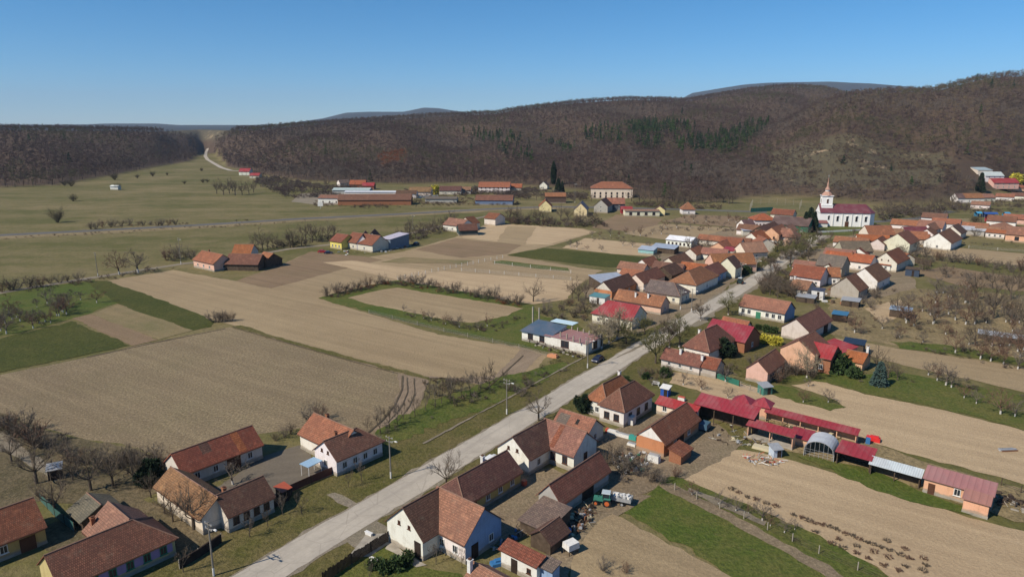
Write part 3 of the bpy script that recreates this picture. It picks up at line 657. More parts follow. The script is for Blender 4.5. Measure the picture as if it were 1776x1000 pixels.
def brush():
    """undergrowth: twiggy low growth nobody could count, filling hedge lines and neglected gardens"""
    rng = np.random.default_rng(9); tm = [fuzz_tree(rng, 70, .03) for _ in range(8)]
    for k in range(len(tm)): tm[k] = tm[k] * np.array([1.5, 1.5, 1.0]) - np.array([0, 0, .25])
    A = [  # photo polygon, spacing in metres, height, material weights
      ([(640, 745), (700, 700), (742, 660), (850, 655), (880, 665), (850, 690), (760, 725), (690, 755)], 1.9, 2.4, (0, 3, 2, 5)),
      ([(0, 722), (60, 742), (150, 768), (230, 785), (295, 805), (280, 840), (200, 850), (120, 845), (60, 800), (-20, 760)], 2.0, 2.3, (0, 2, 3, 1)),
      ([(640, 762), (750, 712), (852, 672), (856, 682), (760, 722), (660, 770)], 1.8, 2.4, (0, 2, 3)),
      ([(870, 670), (960, 622), (1010, 628), (960, 660), (900, 690)], 2.4, 1.6, (3, 0, 2)),
      ([(925, 545), (1000, 520), (1045, 528), (1020, 556), (950, 562)], 2.2, 2.6, (0, 3, 2)),
      ([(560, 515), (680, 489), (910, 529), (905, 533), (680, 494), (575, 518)], 1.6, 2.4, (0, 1, 4)),
      ([(700, 545), (850, 568), (900, 548), (912, 552), (850, 580), (700, 552)], 2.0, 2.0, (0, 1, 3)),
      ([(1300, 505), (1340, 470), (1385, 478), (1386, 520), (1330, 518)], 2.2, 3.4, (0, 2, 5)),
      ([(1290, 482), (1330, 455), (1380, 425), (1425, 405), (1430, 425), (1395, 450), (1350, 478)], 4.0, 3.4, (0, 2, 3)),
      ([(1440, 560), (1540, 505), (1680, 500), (1820, 540), (1820, 640), (1660, 612), (1480, 590)], 4.2, 2.0, (5, 0, 2)),
      ([(1550, 436), (1820, 468), (1820, 478), (1550, 448)], 3.0, 3.0, (0, 2, 5)),
      ([(1580, 458), (1820, 486), (1820, 492), (1580, 464)], 3.0, 2.0, (0, 2, 5)),
      ([(1560, 598), (1680, 612), (1820, 642), (1820, 654), (1660, 624)], 2.6, 2.0, (0, 2, 3)),
      ([(1600, 640), (1820, 690), (1820, 735), (1700, 706), (1600, 660)], 5.0, 1.8, (0, 2, 3)),
      ([(870, 378), (1040, 384), (1050, 394), (960, 396), (880, 388)], 3.0, 4.5, (0, 1, 3)),
      ([(430, 432), (590, 408), (600, 414), (440, 442)], 3.6, 4.0, (0, 2, 3)),
      ([(680, 412), (790, 384), (800, 396), (700, 424)], 3.4, 4.0, (0, 1, 2)),
      ([(0, 540), (100, 505), (160, 508), (130, 540), (40, 582), (-30, 590)], 4.4, 2.2, (0, 1, 2)),
      ([(-20, 512), (180, 480), (300, 460), (300, 466), (180, 488), (-20, 520)], 3.0, 2.6, (0, 1, 5)),
      ([(1150, 395), (1310, 398), (1310, 402), (1150, 400)], 3.2, 2.4, (0, 1, 2)), ([(1020, 416), (1160, 403), (1160, 407), (1020, 420)], 3.2, 2.4, (0, 1, 2)),
      ([(1140, 385), (1330, 386), (1330, 389), (1140, 389)], 3.4, 2.2, (0, 1, 2)), ([(1180, 374), (1330, 378), (1330, 381), (1180, 378)], 3.4, 2.2, (0, 1, 2)),
      ([(1190, 425), (1240, 418), (1250, 440), (1200, 448)], 3.0, 3.6, (0, 1, 2)),
      ([(560, 340), (640, 336), (800, 344), (900, 350), (900, 356), (760, 358), (640, 362), (540, 360)], 3.6, 3.2, (0, 1, 5)),
      ([(690, 330), (830, 328), (930, 330), (1020, 338), (1020, 348), (900, 345), (760, 338)], 3.2, 5.5, (0, 1, 2)),
      ([(1090, 352), (1250, 358), (1250, 363), (1090, 360)], 3.2, 4.2, (0, 1, 5)),
      ([(440, 300), (540, 320), (620, 326), (600, 340), (500, 345), (440, 318)], 3.6, 5.5, (0, 1, 2)),
      ([(1520, 366), (1650, 360), (1660, 372), (1620, 380), (1530, 384)], 4.0, 6.0, (0, 1, 2)),
      ([(1640, 350), (1700, 336), (1790, 336), (1790, 368), (1660, 372)], 3.8, 4.2, (0, 5, 2)),
      ([(1640, 405), (1720, 408), (1790, 416), (1790, 430), (1660, 424)], 3.6, 2.2, (0, 3, 2)),
      ([(1240, 640), (1300, 625), (1350, 640), (1370, 660), (1300, 672)], 2.3, 2.2, (0, 3, 2)),
      ([(1420, 640), (1560, 648), (1640, 668), (1600, 676), (1440, 660)], 4.0, 1.6, (0, 3, 2)),
      ([(1195, 850), (1340, 908), (1440, 955), (1430, 962), (1330, 918), (1190, 858)], 2.4, 1.2, (0, 5, 3)),
      ([(1050, 805), (1120, 800), (1160, 830), (1130, 845), (1070, 835)], 2.0, 2.2, (0, 2, 3)),
      ([(150, 394), (320, 386), (430, 382), (430, 386), (320, 391), (150, 398)], 4.0, 2.2, (4, 0, 5)),
      ([(0, 412), (170, 403), (500, 385), (500, 388), (170, 407), (0, 416)], 3.4, 1.6, (0, 0, 5)),
    ]
    A.append((SCRUB, 4.4, 4.6, (0, 1, 1, 5)))
    A.append(([(1640, 262), (1660, 300), (1640, 340), (1440, 346), (1420, 330), (1520, 328), (1620, 322)], 5.0, 5.0, (0, 1, 2, 5)))
    P = []; H_ = []; MI = []
    for poly, sp, h, ms in A:
        w = np.array([gt(*p)[:2] for p in poly]); x0, y0 = w.min(0); x1, y1 = w.max(0)
        n = int((x1 - x0) * (y1 - y0) / sp ** 2)
        x = nrg.uniform(x0, x1, n); y = nrg.uniform(y0, y1, n)
        dens = np.sin(x * .11 + 1.2) + np.sin(y * .13 + x * .05) + nrg.normal(size=n) * .9
        k = pin(x, y, [tuple(q) for q in w]) & (dens > -.35)
        rel = np.stack([x, y], -1) - r0; al = rel @ RDV; ac = np.abs(rel @ np.array([-RDV[1], RDV[0]]))
        k &= ~((ac < 5.0) & (al > -50) & (al < 330))
        qx, qy = topix(x, y, 0 * x); k &= np.abs(qx - np.interp(qy, [405, 432, 460, 493], [1430, 1385, 1345, 1297])) > np.interp(qy, [400, 500], [9, 22])
        x, y = x[k], y[k]; P.append(np.stack([x, y, terr(x, y)], -1)); H_.append(h * nrg.uniform(.5, 1.3, len(x))); MI.append(nrg.choice(ms, len(x)))
    P = np.concatenate(P); o = mass('undergrowth', P, tm, np.concatenate(H_), ['wood_a', 'wood_b', 'wood_c', 'wood_d', 'wood_e', 'wood_f'], np.concatenate(MI), 'tangled bare undergrowth along hedges and in neglected gardens')
    o['category'] = 'undergrowth'

def climbing_lane():
    pts = [gt(*p) for p in [(416, 297), (400, 296), (384, 291), (370, 283), (360, 277), (356, 271), (357, 265), (360, 258)]]
    b = MB(); wd = 3.4
    fine = []
    for p, q in zip(pts[:-1], pts[1:]):
        n = max(2, int(np.linalg.norm(q - p) / 12))
        for i in range(n): fine.append(p + (q - p) * i / n)
    fine.append(pts[-1]); L = []; Rr = []
    for i, p in enumerate(fine):
        t = fine[min(i + 1, len(fine) - 1)] - fine[max(i - 1, 0)]; n = np.array([-t[1], t[0]]) / np.hypot(t[0], t[1])
        for lst, sg in ((L, 1), (Rr, -1)):
            q = p[:2] + n * wd * sg; lst.append((q[0], q[1], float(terr(q[0], q[1])) + .35))
    for i in range(len(fine) - 1): b.poly([Rr[i], Rr[i + 1], L[i + 1], L[i]])
    tag(b.build('lane', 'road'), kind='structure')
climbing_lane()

for k, px in enumerate([[(698, 652), (697, 676), (684, 704), (660, 732), (632, 757)], [(706, 655), (707, 680), (696, 706), (672, 734)], [(718, 656), (719, 684), (708, 708), (690, 730)],
        [(842, 676), (872, 650), (907, 617)], [(404, 568), (480, 590), (600, 624), (690, 648)], [(150, 620), (260, 596), (390, 570)]]):
    lane('wheel_track', px, [.38, .2, .2, .35, .35, .4][k], 'track', 0.13, 0.06)
sheet('footpath', strip_w([r0 - RN * 9.2 + RDV * 150, r0 - RN * 9.2 + RDV * 200, r0 - RN * 9.0 + RDV * 258], .45), 'gravel', 0.13, 0.15, True)
# narrow strips of slightly different tillage
for k, (pts, m) in enumerate([([(560, 455), (610, 452), (760, 472), (690, 486)], 'soil_light'), ([(880, 392), (930, 394), (910, 424), (860, 420)], 'soil_tan'), ([(700, 446), (820, 452), (800, 458), (660, 455)], 'soil_weedy')]):
    sheet('field_strip', pts, m, 0.055, 0.5)
# ------------------------------------------------------------------ houses
C = dict(brown=(0.235, 0.118, 0.080), dark=(0.155, 0.088, 0.066), orange=(0.365, 0.160, 0.090), pinkish=(0.345, 0.180, 0.122), bright=(0.42, 0.150, 0.066),
         mossy=(0.33, 0.190, 0.095), tan=(0.40, 0.25, 0.165), grey=(0.20, 0.165, 0.135), red=(0.30, 0.034, 0.038), crimson=(0.27, 0.032, 0.046), maroon=(0.145, 0.035, 0.045),
         choco=(0.115, 0.070, 0.060), rust=(0.275, 0.105, 0.064), silver=(0.52, 0.55, 0.58), blue=(0.36, 0.44, 0.53), slate=(0.085, 0.135, 0.185), snow=(0.80, 0.81, 0.83), pinkbrown=(0.34, 0.17, 0.15),
         white=(0.74, 0.71, 0.66), cream=(0.70, 0.63, 0.51), off=(0.62, 0.57, 0.49), stone=(0.42, 0.37, 0.30), peach=(0.68, 0.40, 0.26), pink=(0.66, 0.42, 0.34), ochre=(0.50, 0.36, 0.13), yellow=(0.72, 0.58, 0.16), pale=(0.75, 0.66, 0.36),
         lilac=(0.52, 0.41, 0.20), bluewash_shade=(0.27, 0.37, 0.53), terracotta=(0.52, 0.225, 0.11), brick=(0.40, 0.20, 0.13), plank=(0.15, 0.11, 0.08), green=(0.04, 0.17, 0.11), greyw=(0.40, 0.38, 0.35))  # the blue wash also paints shade onto some white walls
MET = {'red', 'crimson', 'maroon', 'silver', 'blue', 'slate', 'snow', 'pinkbrown', 'choco'}
HA = math.radians(50.4)                       # most plots lie a little askew of the road
def snap(a, tol=24, at=None):
    base = HA
    if at is not None and np.linalg.norm(at) > 175: base = math.radians(46.5) if at[0] > (at[1] - 150) * .69 + 12 else math.radians(52.5)
    best = min([base + k * math.pi / 2 for k in range(4)], key=lambda q: abs((a - q + math.pi) % (2 * math.pi) - math.pi))
    df = (a - best + math.pi) % (2 * math.pi) - math.pi
    return best if abs(math.degrees(df)) < tol else a
def jit(c, k=0.07): return tuple(max(0, v * (1 + rnd.uniform(-k, k))) for v in c)

def R(x1, y1, x2, y2, hr, he, w, ends='gg', roof='brown', wall='white', win=(2, 1, 0, 0), ch=(), sn=True, z0=0.0, **k):
    """block from the two ends of its ridge in the photo"""
    a = g(x1, y1, hr + z0); b = g(x2, y2, hr + z0)
    return dict(a=a, b=b, hr=hr, he=he, w=w, ends=ends, roof=roof, wall=wall, win=win, ch=ch, sn=sn, z0=z0, **k)
def E_(p0, p1, p2, hr, he, ends='hh', roof='brown', wall='white', win=(2, 1, 0, 0), ch=(), sn=True, z0=0.0, **k):
    """block from three eave corners: p0-p1 along the ridge, p0-p2 across"""
    q0, q1, q2 = (g(*p, he + z0) for p in (p0, p1, p2)); w = np.linalg.norm(q2 - q0); off = (q2 - q0) / 2
    return dict(a=q0 + off, b=q1 + off, hr=hr, he=he, w=w, ends=ends, roof=roof, wall=wall, win=win, ch=ch, sn=sn, z0=z0, **k)
def M_(p0, p1, p2, hr, he, **k):
    """single-pitch block from its low eave p0-p1 and the high corner p2 above p0"""
    q0, q1 = g(*p0, he), g(*p1, he); q2 = g(*p2, hr); a = snap(math.atan2(*(q1 - q0)[::-1]), 30, q0); n = np.array([-math.sin(a), math.cos(a)])
    w = max(1.6, abs(np.dot(q2 - q0, n)) - .5); off = n * w / 2; d = np.array([math.cos(a), math.sin(a)]); q1 = q0 + d * np.dot(q1 - q0, d)
    o = dict(roof='brown', wall='white', win=(0, 0, 0, 0), ch=(), sn=False, z0=0.0, mono=True); o.update(k)
    return dict(a=q0 + off, b=q1 + off, hr=hr, he=he, w=w, ends='gg', **o)
def G_(x, y, ang, L, w, hr, he, ends='gg', **k):
    """block from the photo pixel of its ground centre, direction in degrees from the village road"""
    p = gt(x, y); c = p[:2]; a = D_ANG + math.radians(ang); d = np.array([math.cos(a), math.sin(a)]) * L / 2
    o = dict(roof='brown', wall='white', win=(2, 1, 0, 0), ch=(), sn=False, z0=float(p[2])); o.update(k)
    return dict(a=c - d, b=c + d, hr=hr, he=he, w=w, ends=ends, **o)

WINM = {}
def win_meshes(w, h, fm):
    key = (w, h, fm)
    if key not in WINM:
        b = MB()
        t = 0.10
        for (cx, cz, sx, sz) in ((0, 0, w, t), (0, h - t, w, t), (-w / 2 + t / 2, t, t, h - 2 * t), (w / 2 - t / 2, t, t, h - 2 * t), (0, t, 0.06, h - 2 * t)):
            b.box((cx, -0.03, cz), sx, 0.10, sz)
        b.box((0, -0.07, -0.07), w + 0.2, 0.18, 0.07)
        p = MB(); p.box((0, 0.0, 0.05), w - 0.1, 0.06, h - 0.1)
        WINM[key] = (b.mesh('window_frame', fm), p.mesh('window_pane', 'glass'))
    return WINM[key]
DOORM = {}
def door_mesh(w, h, m):
    if (w, h, m) not in DOORM:
        b = MB(); b.box((0, -0.02, 0), w, 0.10, h); b.box((0, -0.08, h * .25), w * .7, 0.04, h * .6)
        DOORM[(w, h, m)] = b.mesh('door', m)
    return DOORM[(w, h, m)]

def block(root, o, k):
    a, b_, hr, he, w = o['a'], o['b'], o['hr'], o['he'], o['w']; z0 = o['z0']
    ang = math.atan2(*(b_ - a)[::-1]); c = (a + b_) / 2
    if o['sn']:
        s = snap(ang, 24, (a + b_) / 2); L = abs(np.dot(b_ - a, [math.cos(s), math.sin(s)])); ang = s
    else: L = np.linalg.norm(b_ - a)
    # a hipped end given by its ridge point reaches half a width further
    ends = o['ends']
    exa = w / 2 if (ends[0] == 'h' and o.get('ridge', False)) else 0; exb = w / 2 if (ends[1] == 'h' and o.get('ridge', False)) else 0
    ca, sa = math.cos(ang), math.sin(ang)
    c = c + np.array([ca, sa]) * (exb - exa) / 2; L = L + exa + exb
    ox, oy, oz = root.location
    def P(x, y, z): return (c[0] + x * ca - y * sa - ox, c[1] + x * sa + y * ca - oy, z + z0 - oz)
    metal = o['roof'] in MET
    ov, og = (o.get('ov', 0.45), o.get('og', 0.25)); sl = (hr - he) / (w / 2); hw = w / 2
    wc = o['wall']; col = jit(C.get(wc, wc) if isinstance(wc, str) else wc, 0.05)
    # walls
    wm = {'plank': 'wood', 'brick': 'brick'}.get(wc, 'plaster')
    b = MB(); gb_ = MB()
    def wallpoly(pts, t=None): (t or b).poly(pts)
    l = L / 2; e = -0.15
    if 'open' in o:      # open-fronted shed: posts along the open sides instead of a wall
        pass
    sides = o.get('sides', 'mpab')
    gh = hr - 0.12
    if 'm' in sides: wallpoly([P(-l, -hw, e), P(l, -hw, e), P(l, -hw, he), P(-l, -hw, he)])
    if 'p' in sides: wallpoly([P(l, hw, e), P(-l, hw, e), P(-l, hw, he), P(l, hw, he)])
    mono = o.get('mono')
    hp = hr if mono else he
    if mono and 'p' in sides: wallpoly([P(l, hw, he), P(-l, hw, he), P(-l, hw, hr), P(l, hw, hr)])
    for ch_, sx in (('a', -1), ('b', 1)):
        if ch_ not in sides: continue
        en = ends[0] if sx < 0 else ends[1]
        q0, q1 = (hw, -hw) if sx < 0 else (-hw, hw)
        if mono:
            hz = lambda y: he + (hr - he) * (y + hw) / w - 0.03
            wallpoly([P(sx * l, q0, e), P(sx * l, q1, e), P(sx * l, q1, hz(q1)), P(sx * l, q0, hz(q0))])
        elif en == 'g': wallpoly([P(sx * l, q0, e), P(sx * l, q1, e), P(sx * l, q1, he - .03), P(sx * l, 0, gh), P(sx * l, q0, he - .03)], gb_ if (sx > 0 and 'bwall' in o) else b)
        else: wallpoly([P(sx * l, q0, e), P(sx * l, q1, e), P(sx * l, q1, he), P(sx * l, q0, he)])
    # inner faces close the shell where a side is open
    if sides != 'mpab':
        n = max(2, int(L / 3.2) + 1)
        for s_ in 'mp':
            if s_ in sides: continue
            y = -hw + .12 if s_ == 'm' else hw - .12; top = (he if s_ == 'm' else (hr if mono else he)) - .05
            for i in range(n):
                x = -l + .1 + (L - .2) * i / (n - 1); q = P(x, y, e); b.box((q[0], q[1], q[2]), .16, .16, top - e, ang)
    wo = b.build('wall', wm, root, col=col)
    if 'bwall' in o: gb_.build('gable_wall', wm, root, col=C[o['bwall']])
    # roof
    rb = MB(); t = 0.14 if not metal else 0.09; zt = 0.04
    if mono:
        s1 = (hr - he) / w; y0, y1 = -hw - ov, hw + ov * .5
        pts = [P(-l - og, y0, he - ov * s1 + t), P(l + og, y0, he - ov * s1 + t), P(l + og, y1, hr + ov * .5 * s1 + t), P(-l - og, y1, hr + ov * .5 * s1 + t)]
        sll = math.hypot(w, hr - he); rb.slab(pts, t, 0, [(-l, 0), (l, 0), (l, sll), (-l, sll)])
    else:
        ze = he - ov * sl + t; zr = hr + t; ye = hw + ov; run = math.hypot(ye, zr - ze)
        xa, xb = -l - og, l + og; ra, rb_x = xa, xb
        hip = o.get('hip', 1.0)
        if ends[0] == 'h': xa = -l - ov; ra = min(-l + hw * hip, 0)
        if ends[1] == 'h': xb = l + ov; rb_x = max(l - hw * hip, 0)
        rb.slab([P(xa, -ye, ze), P(xb, -ye, ze), P(rb_x, 0, zr), P(ra, 0, zr)], t, 0, [(xa, 0), (xb, 0), (rb_x, run), (ra, run)])
        rb.slab([P(xb, ye, ze), P(xa, ye, ze), P(ra, 0, zr), P(rb_x, 0, zr)], t, 0, [(-xb, 0), (-xa, 0), (-ra, run), (-rb_x, run)])
        if ends[0] == 'h': rb.slab([P(xa, ye, ze), P(xa, -ye, ze), P(ra, 0, zr)], t, 0, [(-ye, 0), (ye, 0), (0, run)])
        if ends[1] == 'h': rb.slab([P(xb, -ye, ze), P(xb, ye, ze), P(rb_x, 0, zr)], t, 0, [(-ye, 0), (ye, 0), (0, run)])
        if not metal:
            rr_ = 0.11
            rb.tube(P(ra, 0, zr), P(rb_x, 0, zr), rr_, rr_, 6, 1, True)
            if ends[0] == 'h':
                for s_ in (-1, 1): rb.tube(P(xa, s_ * ye, ze), P(ra, 0, zr), .1, .1, 5, 1, True)
            if ends[1] == 'h':
                for s_ in (-1, 1): rb.tube(P(xb, s_ * ye, ze), P(rb_x, 0, zr), .1, .1, 5, 1, True)
    # sagging, uneven old roofs
    if not metal and o.get('sag', True):
        rb.v = [(x, y, z + 0.05 * math.sin(x * 1.1 + k) * math.sin(y * .9)) for x, y, z in rb.v]
    rm = o.get('rmat') or ('corrugated' if o['roof'] in ('silver', 'blue', 'slate') else 'metal' if metal else 'tile')
    ro = rb.build('roof', [rm, 'ridge'], root, col=jit(C[o['roof']], 0.08))
    if o.get('gutter', not mono and L > 7 and he > 2.2):
        s1 = (hr - he) / (w / 2)
        for s_ in (-1, 1):
            gb = MB(); gb.tube(P(-l, s_ * (hw + ov + .06), he - ov * s1 + .02), P(l, s_ * (hw + ov + .06), he - ov * s1 + .02), .07, .07, 5, 0, True)
            gb.build('gutter', 'darkframe', ro)
    for (t0, t1, v0, v1, cn) in o.get('patch', ()):      # relaid tiles, camera side; a hole is a black slab painting the dark inside
        pm = MB(); s1 = (hr - he) / (w / 2); up = .04 + t
        q = [P(-l + L * tt, -hw * (1 - vv), he + (hr - he) * vv + up) for tt, vv in ((t0, v0), (t1, v0), (t1, v1), (t0, v1))]
        pm.slab(q, .03, 0, [(L * t0, hw * v0), (L * t1, hw * v0), (L * t1, hw * v1), (L * t0, hw * v1)]); pm.build('tile_or_hole_patch', 'tile' if cn != 'hole' else 'rubber', ro, col=C.get(cn, (0, 0, 0)))
    if 'band' in o:
        bc, za, zb_ = o['band']; bm_ = MB(); q = P(0, -hw - .01, za); bm_.box(q, L - .8, .03, zb_ - za, ang); bm_.build('painted_band', 'plaster', wo, col=bc)
    if 'gtop' in o:
        gm = MB(); f_ = .45; zz = he + (hr - he) * .06
        gm.poly([P(-l - .03, hw * .94, zz), P(-l - .03, -hw * .94, zz), P(-l - .03, 0, gh - .05)]); gm.build('gable_top', 'plaster', wo, col=C[o['gtop']])
    for i, cc in enumerate(o['ch']):
        tx, ty = cc[0], cc[1] if len(cc) > 1 else 0.0; cm = cc[2] if len(cc) > 2 else 'white'; hh = cc[3] if len(cc) > 3 else 1.1
        x = -l + L * tx; y = ty * hw; zb = hr - abs(ty) * (hr - he) - 0.4
        q = P(x, y, zb); cb = MB(); cb.box(q, .55, .55, hh + .5, ang); cb.box((q[0], q[1], q[2] + hh + .5), .72, .72, .12, ang); cb.box((q[0], q[1], q[2] + hh + .62), .4, .4, .15, ang, 1)
        cb.build('chimney', ['brick' if cm == 'brick' else 'white', 'darkframe'], ro)
    # windows and doors
    near = np.linalg.norm(c) < 330
    wm_, wa, wb, wp = o['win']; two = he > 4.8; fm = o.get('frame', 'white'); ww, wh = o.get('wsize', (1.0, 1.25))
    fme, pme = win_meshes(ww, wh, fm)
    def put(side, t_, z, kind='w', dm=None):
        if side == 'm': x, y, r = -l + L * t_, -hw, ang
        elif side == 'p': x, y, r = -l + L * t_, hw, ang + math.pi
        elif side == 'a': x, y, r = -l, hw - w * t_, ang - math.pi / 2
        else: x, y, r = l, -hw + w * t_, ang + math.pi / 2
        q = P(x, y, z)
        if kind == 'w':
            f = inst('window', fme, root, q, r); inst('pane', pme, f)
        else: inst('door', dm, root, q, r)
    dn = o.get('door'); dt = None
    if dn:
        side, dt, dw, dh, dm = (list(dn) + [None] * 5)[:5]; put(side, dt, 0.0, 'd', door_mesh(dw or 1.1, dh or 2.1, dm or 'darkframe'))
    for side, n in (('m', wm_), ('a', wa), ('b', wb), ('p', wp)):
        for i in range(n):
            t_ = (i + 0.75) / (n + 0.5)
            if dn and dn[0] == side and abs(t_ - dn[1]) * (L if side in 'mp' else w) < 1.3: continue
            put(side, t_, 1.0 if he > 2.4 else .8)
            if two: put(side, t_, 3.7)
    for side in o.get('attic', ''):
        fa, pa = win_meshes(.5, .6, 'darkframe')
        for t_ in (.36, .64):
            x, r = (-l, ang - math.pi / 2) if side == 'a' else (l, ang + math.pi / 2)
            q = P(x, (t_ - .5) * w, he + (hr - he) * .12); f = inst('window', fa, root, q, r); inst('pane', pa, f)
    if o.get('plinth', near and he > 2.5 and wc not in ('plank', 'brick')):
        pb = MB(); q = P(0, 0, e); pb.box((q[0], q[1], q[2]), L + .12, w + .12, .6, ang); pb.build('plinth', 'concrete', root)
    return wo, ro

HOUSES = []
def house(kind, label, blocks, cat=None, group=None, extra=None):
    c = sum((b['a'] + b['b']) / 2 for b in blocks) / len(blocks)
    root = empty(kind, (c[0], c[1], blocks[0]['z0']), label, cat or kind.replace('_', ' '), group)
    for k, b in enumerate(blocks): block(root, b, k)
    if extra: extra(root)
    HOUSES.append((root, c)); return root
H = house

# --- near left of the road
H('house', 'ochre plastered house with brown tiled roof cut by the left picture edge', [R(-95, 918, 54, 863, 5.8, 2.9, 8.2, roof='rust', wall='ochre', win=(3, 0, 1, 0), door=('m', .78, 2.0, 2.2, 'darkframe'))])
H('house', 'ochre house with a lilac band and long brown tiled roof at lower left', [R(80, 963, 229, 901, 5.9, 3.0, 7.6, 'gh', 'brown', 'lilac', (6, 0, 1, 0), ridge=True, frame='greendoor', band=((.36, .25, .40), .95, 2.25)),
   R(186, 872, 226, 899, 5.6, 2.9, 7.0, 'gg', 'pinkish', 'cream', (0, 0, 0, 2), ch=((.1, -.75, 'brick', .9),))])
H('barn', 'low tumbledown shed with grey mossy tiles behind the house with the lilac band', [R(150, 856, 176, 874, 3.4, 1.9, 5.5, 'gg', 'grey', 'plank', (0, 0, 0, 0))])
H('barn', 'long barn with white gable and an orange stripe in its brown tiled roof', [E_((316, 820), (454, 769), (286, 800), 5.5, 3.0, 'gg', 'rust', 'off', (4, 0, 1, 0), patch=((.70, .80, -.08, .98, 'bright'), (.30, .42, .45, .95, 'dark')), door=('m', .62, 2.6, 2.5, 'darkframe'))])
H('house', 'L-shaped cream house with mossy orange wing and dark street roof', [R(291, 812, 383, 860, 5.1, 3.0, 5.4, 'gg', 'mossy', 'cream', (0, 0, 0, 3)),
   R(378, 861, 452, 825, 5.2, 3.0, 5.8, 'gg', 'dark', 'off', (4, 0, 1, 0), frame='darkframe', ch=((.2, .2, 'brick', .8),))])
def porch(root):
    p = g(541, 822); pb = MB(); ox, oy, _ = root.location
    q = (p[0] - ox, p[1] - oy, 0)
    pb.box((q[0], q[1], 2.3), 3.2, 2.4, .1, D_ANG); po = pb.build('porch_roof', tinted('light_blue_sheet', (.30, .45, .60)), root)
    cb = MB()
    for sx in (-1.4, 1.4):
        for sy in (-1, 1): cb.box((q[0] + sx * math.cos(D_ANG) - sy * math.sin(D_ANG), q[1] + sx * math.sin(D_ANG) + sy * math.cos(D_ANG), 0), .1, .1, 2.3)
    cb.build('porch_post', 'white', root)
H('house', 'white L-shaped house with a light blue porch roof in its yard', [R(544, 717, 614, 745, 6.1, 3.4, 7.0, 'gg', 'orange', 'white', (1, 0, 0, 2), ch=((.2, .35, 'brick', .8),)),
   R(563, 765, 618, 742, 5.8, 3.3, 6.4, 'gh', 'brown', 'white', (4, 1, 1, 0), ridge=True, attic='a', ch=((.3, .3, 'brick', 1.0),))], extra=porch)
# --- near right of the road
H('barn', 'white gabled L-shaped barn with a blue rear gable beside the plank fence', [R(701, 880, 757, 847, 7.0, 3.5, 7.6, 'gg', 'dark', 'white', (0, 0, 0, 0), attic='a', door=('a', .86, 1.3, 2.6, 'darkwood')),
   R(755, 847, 843, 878, 7.0, 3.5, 7.8, 'gg', 'pinkish', 'white', (3, 0, 2, 0), bwall='bluewash_shade', door=('b', .25, 1.4, 2.3, 'darkwood'))])
H('house', 'ochre farmhouse under a dark mossy roof with one white chimney', [R(788, 838, 871, 779, 5.4, 2.8, 6.4, 'hg', 'dark', 'ochre', (4, 0, 0, 0), hip=.5, ch=((.62, .25, 'white', 1.3),), door=('m', .15, 1.2, 2.1, 'darkframe'))])
H('house', 'big L-shaped white house with a red valley between dark and orange roofs', [R(890, 757, 946, 727, 6.4, 3.4, 7.2, 'gg', 'dark', 'white', (2, 0, 0, 0), attic='a'),
   R(944, 727, 1018, 748, 6.4, 3.4, 7.4, 'gg', 'pinkish', 'white', (3, 0, 1, 0), patch=((.40, .52, -.05, .95, 'rust'),), wsize=(1.1, 1.5), frame='darkframe')])
H('barn', 'long white barn with brown tiled roof beside the green tractor', [E_((970, 868), (1060, 812), (930, 855), 5.1, 2.8, 'gg', 'brown', 'greyw', (1, 0, 0, 0), door=('m', .55, 3.4, 2.4, 'darkwood'))])
H('lean_to', 'low mossy lean-to against the cream gable of the long barn', [R(925, 874, 968, 896, 2.9, 1.9, 6.0, 'gg', 'grey', 'plank', (0, 0, 0, 0), mono=True, rmat='tile')], 'lean-to')
H('shed', 'small dark tiled shed standing beside the scrap heap', [R(938, 920, 968, 897, 3.3, 2.0, 3.6, 'gg', 'dark', 'plank', (0, 0, 0, 0))])
H('outbuilding', 'white outbuilding with rusty single-pitch roof and small square windows', [M_((869, 950), (936, 977), (892, 937), 3.3, 2.8, roof='rust', wall='white', win=(3, 0, 0, 0), wsize=(.7, .8), frame='darkframe', rmat='tile', door=('m', .38, 1.1, 2.1, 'darkwood')), M_((936, 978), (962, 986), (950, 962), 2.9, 2.6, roof='grey', wall='bluewash_shade', rmat='tile')])  # blue wall colour paints the shade on the right side
H('outbuilding', 'pink tiled outbuilding with white chimney at the bottom picture edge', [R(822, 976, 880, 1004, 4.2, 2.4, 5.0, 'gg', 'pinkish', 'off', (2, 0, 0, 0), ch=((.02, -.4, 'white', 1.6),))])
H('house', 'tumbledown house with sagging orange roof and a hole in the tiles', [R(972, 710, 1034, 727, 5.0, 2.7, 6.0, 'gg', 'pinkish', 'off', (0, 0, 1, 0), patch=((.56, .64, .40, .70, 'hole'), (.05, .35, .1, .8, 'grey')))])
H('house', 'white hipped house with red shutters facing the dirt yard', [E_((1084, 711), (1130, 681), (1042, 699), 6.9, 3.9, 'hh', 'brown', 'white', (3, 2, 0, 0), frame='darkframe', wsize=(1.3, 1.5)), E_((1050, 698), (1096, 672), (1023, 686), 6.7, 3.9, 'hh', 'orange', 'white', (0, 1, 0, 0), ch=((.9, .3, 'white', 1.2),), hip=.8)])
H('barn', 'brick barn with terracotta gable and white gable top', [E_((1149, 769), (1212, 726), (1105, 752), 5.4, 2.9, 'gg', 'rust', 'terracotta', (2, 0, 0, 0), gtop='white', door=('m', .45, 3.0, 2.4, 'darkwood'), rmat='tile_big', plinth=False)])
H('shed', 'little orange tiled pig shed leaning beside the terracotta barn', [G_(1179, 796, -5, 4.2, 2.4, 2.5, 1.9, roof='rust', wall='brick', win=(0, 0, 0, 0), mono=True, rmat='tile')])
H('outbuilding', 'low cream outbuilding with red sheet roof between white house and brick barn', [M_((1139, 697), (1206, 716), (1140, 687), 3.4, 2.6, roof='red', wall='cream', win=(3, 0, 0, 0))])
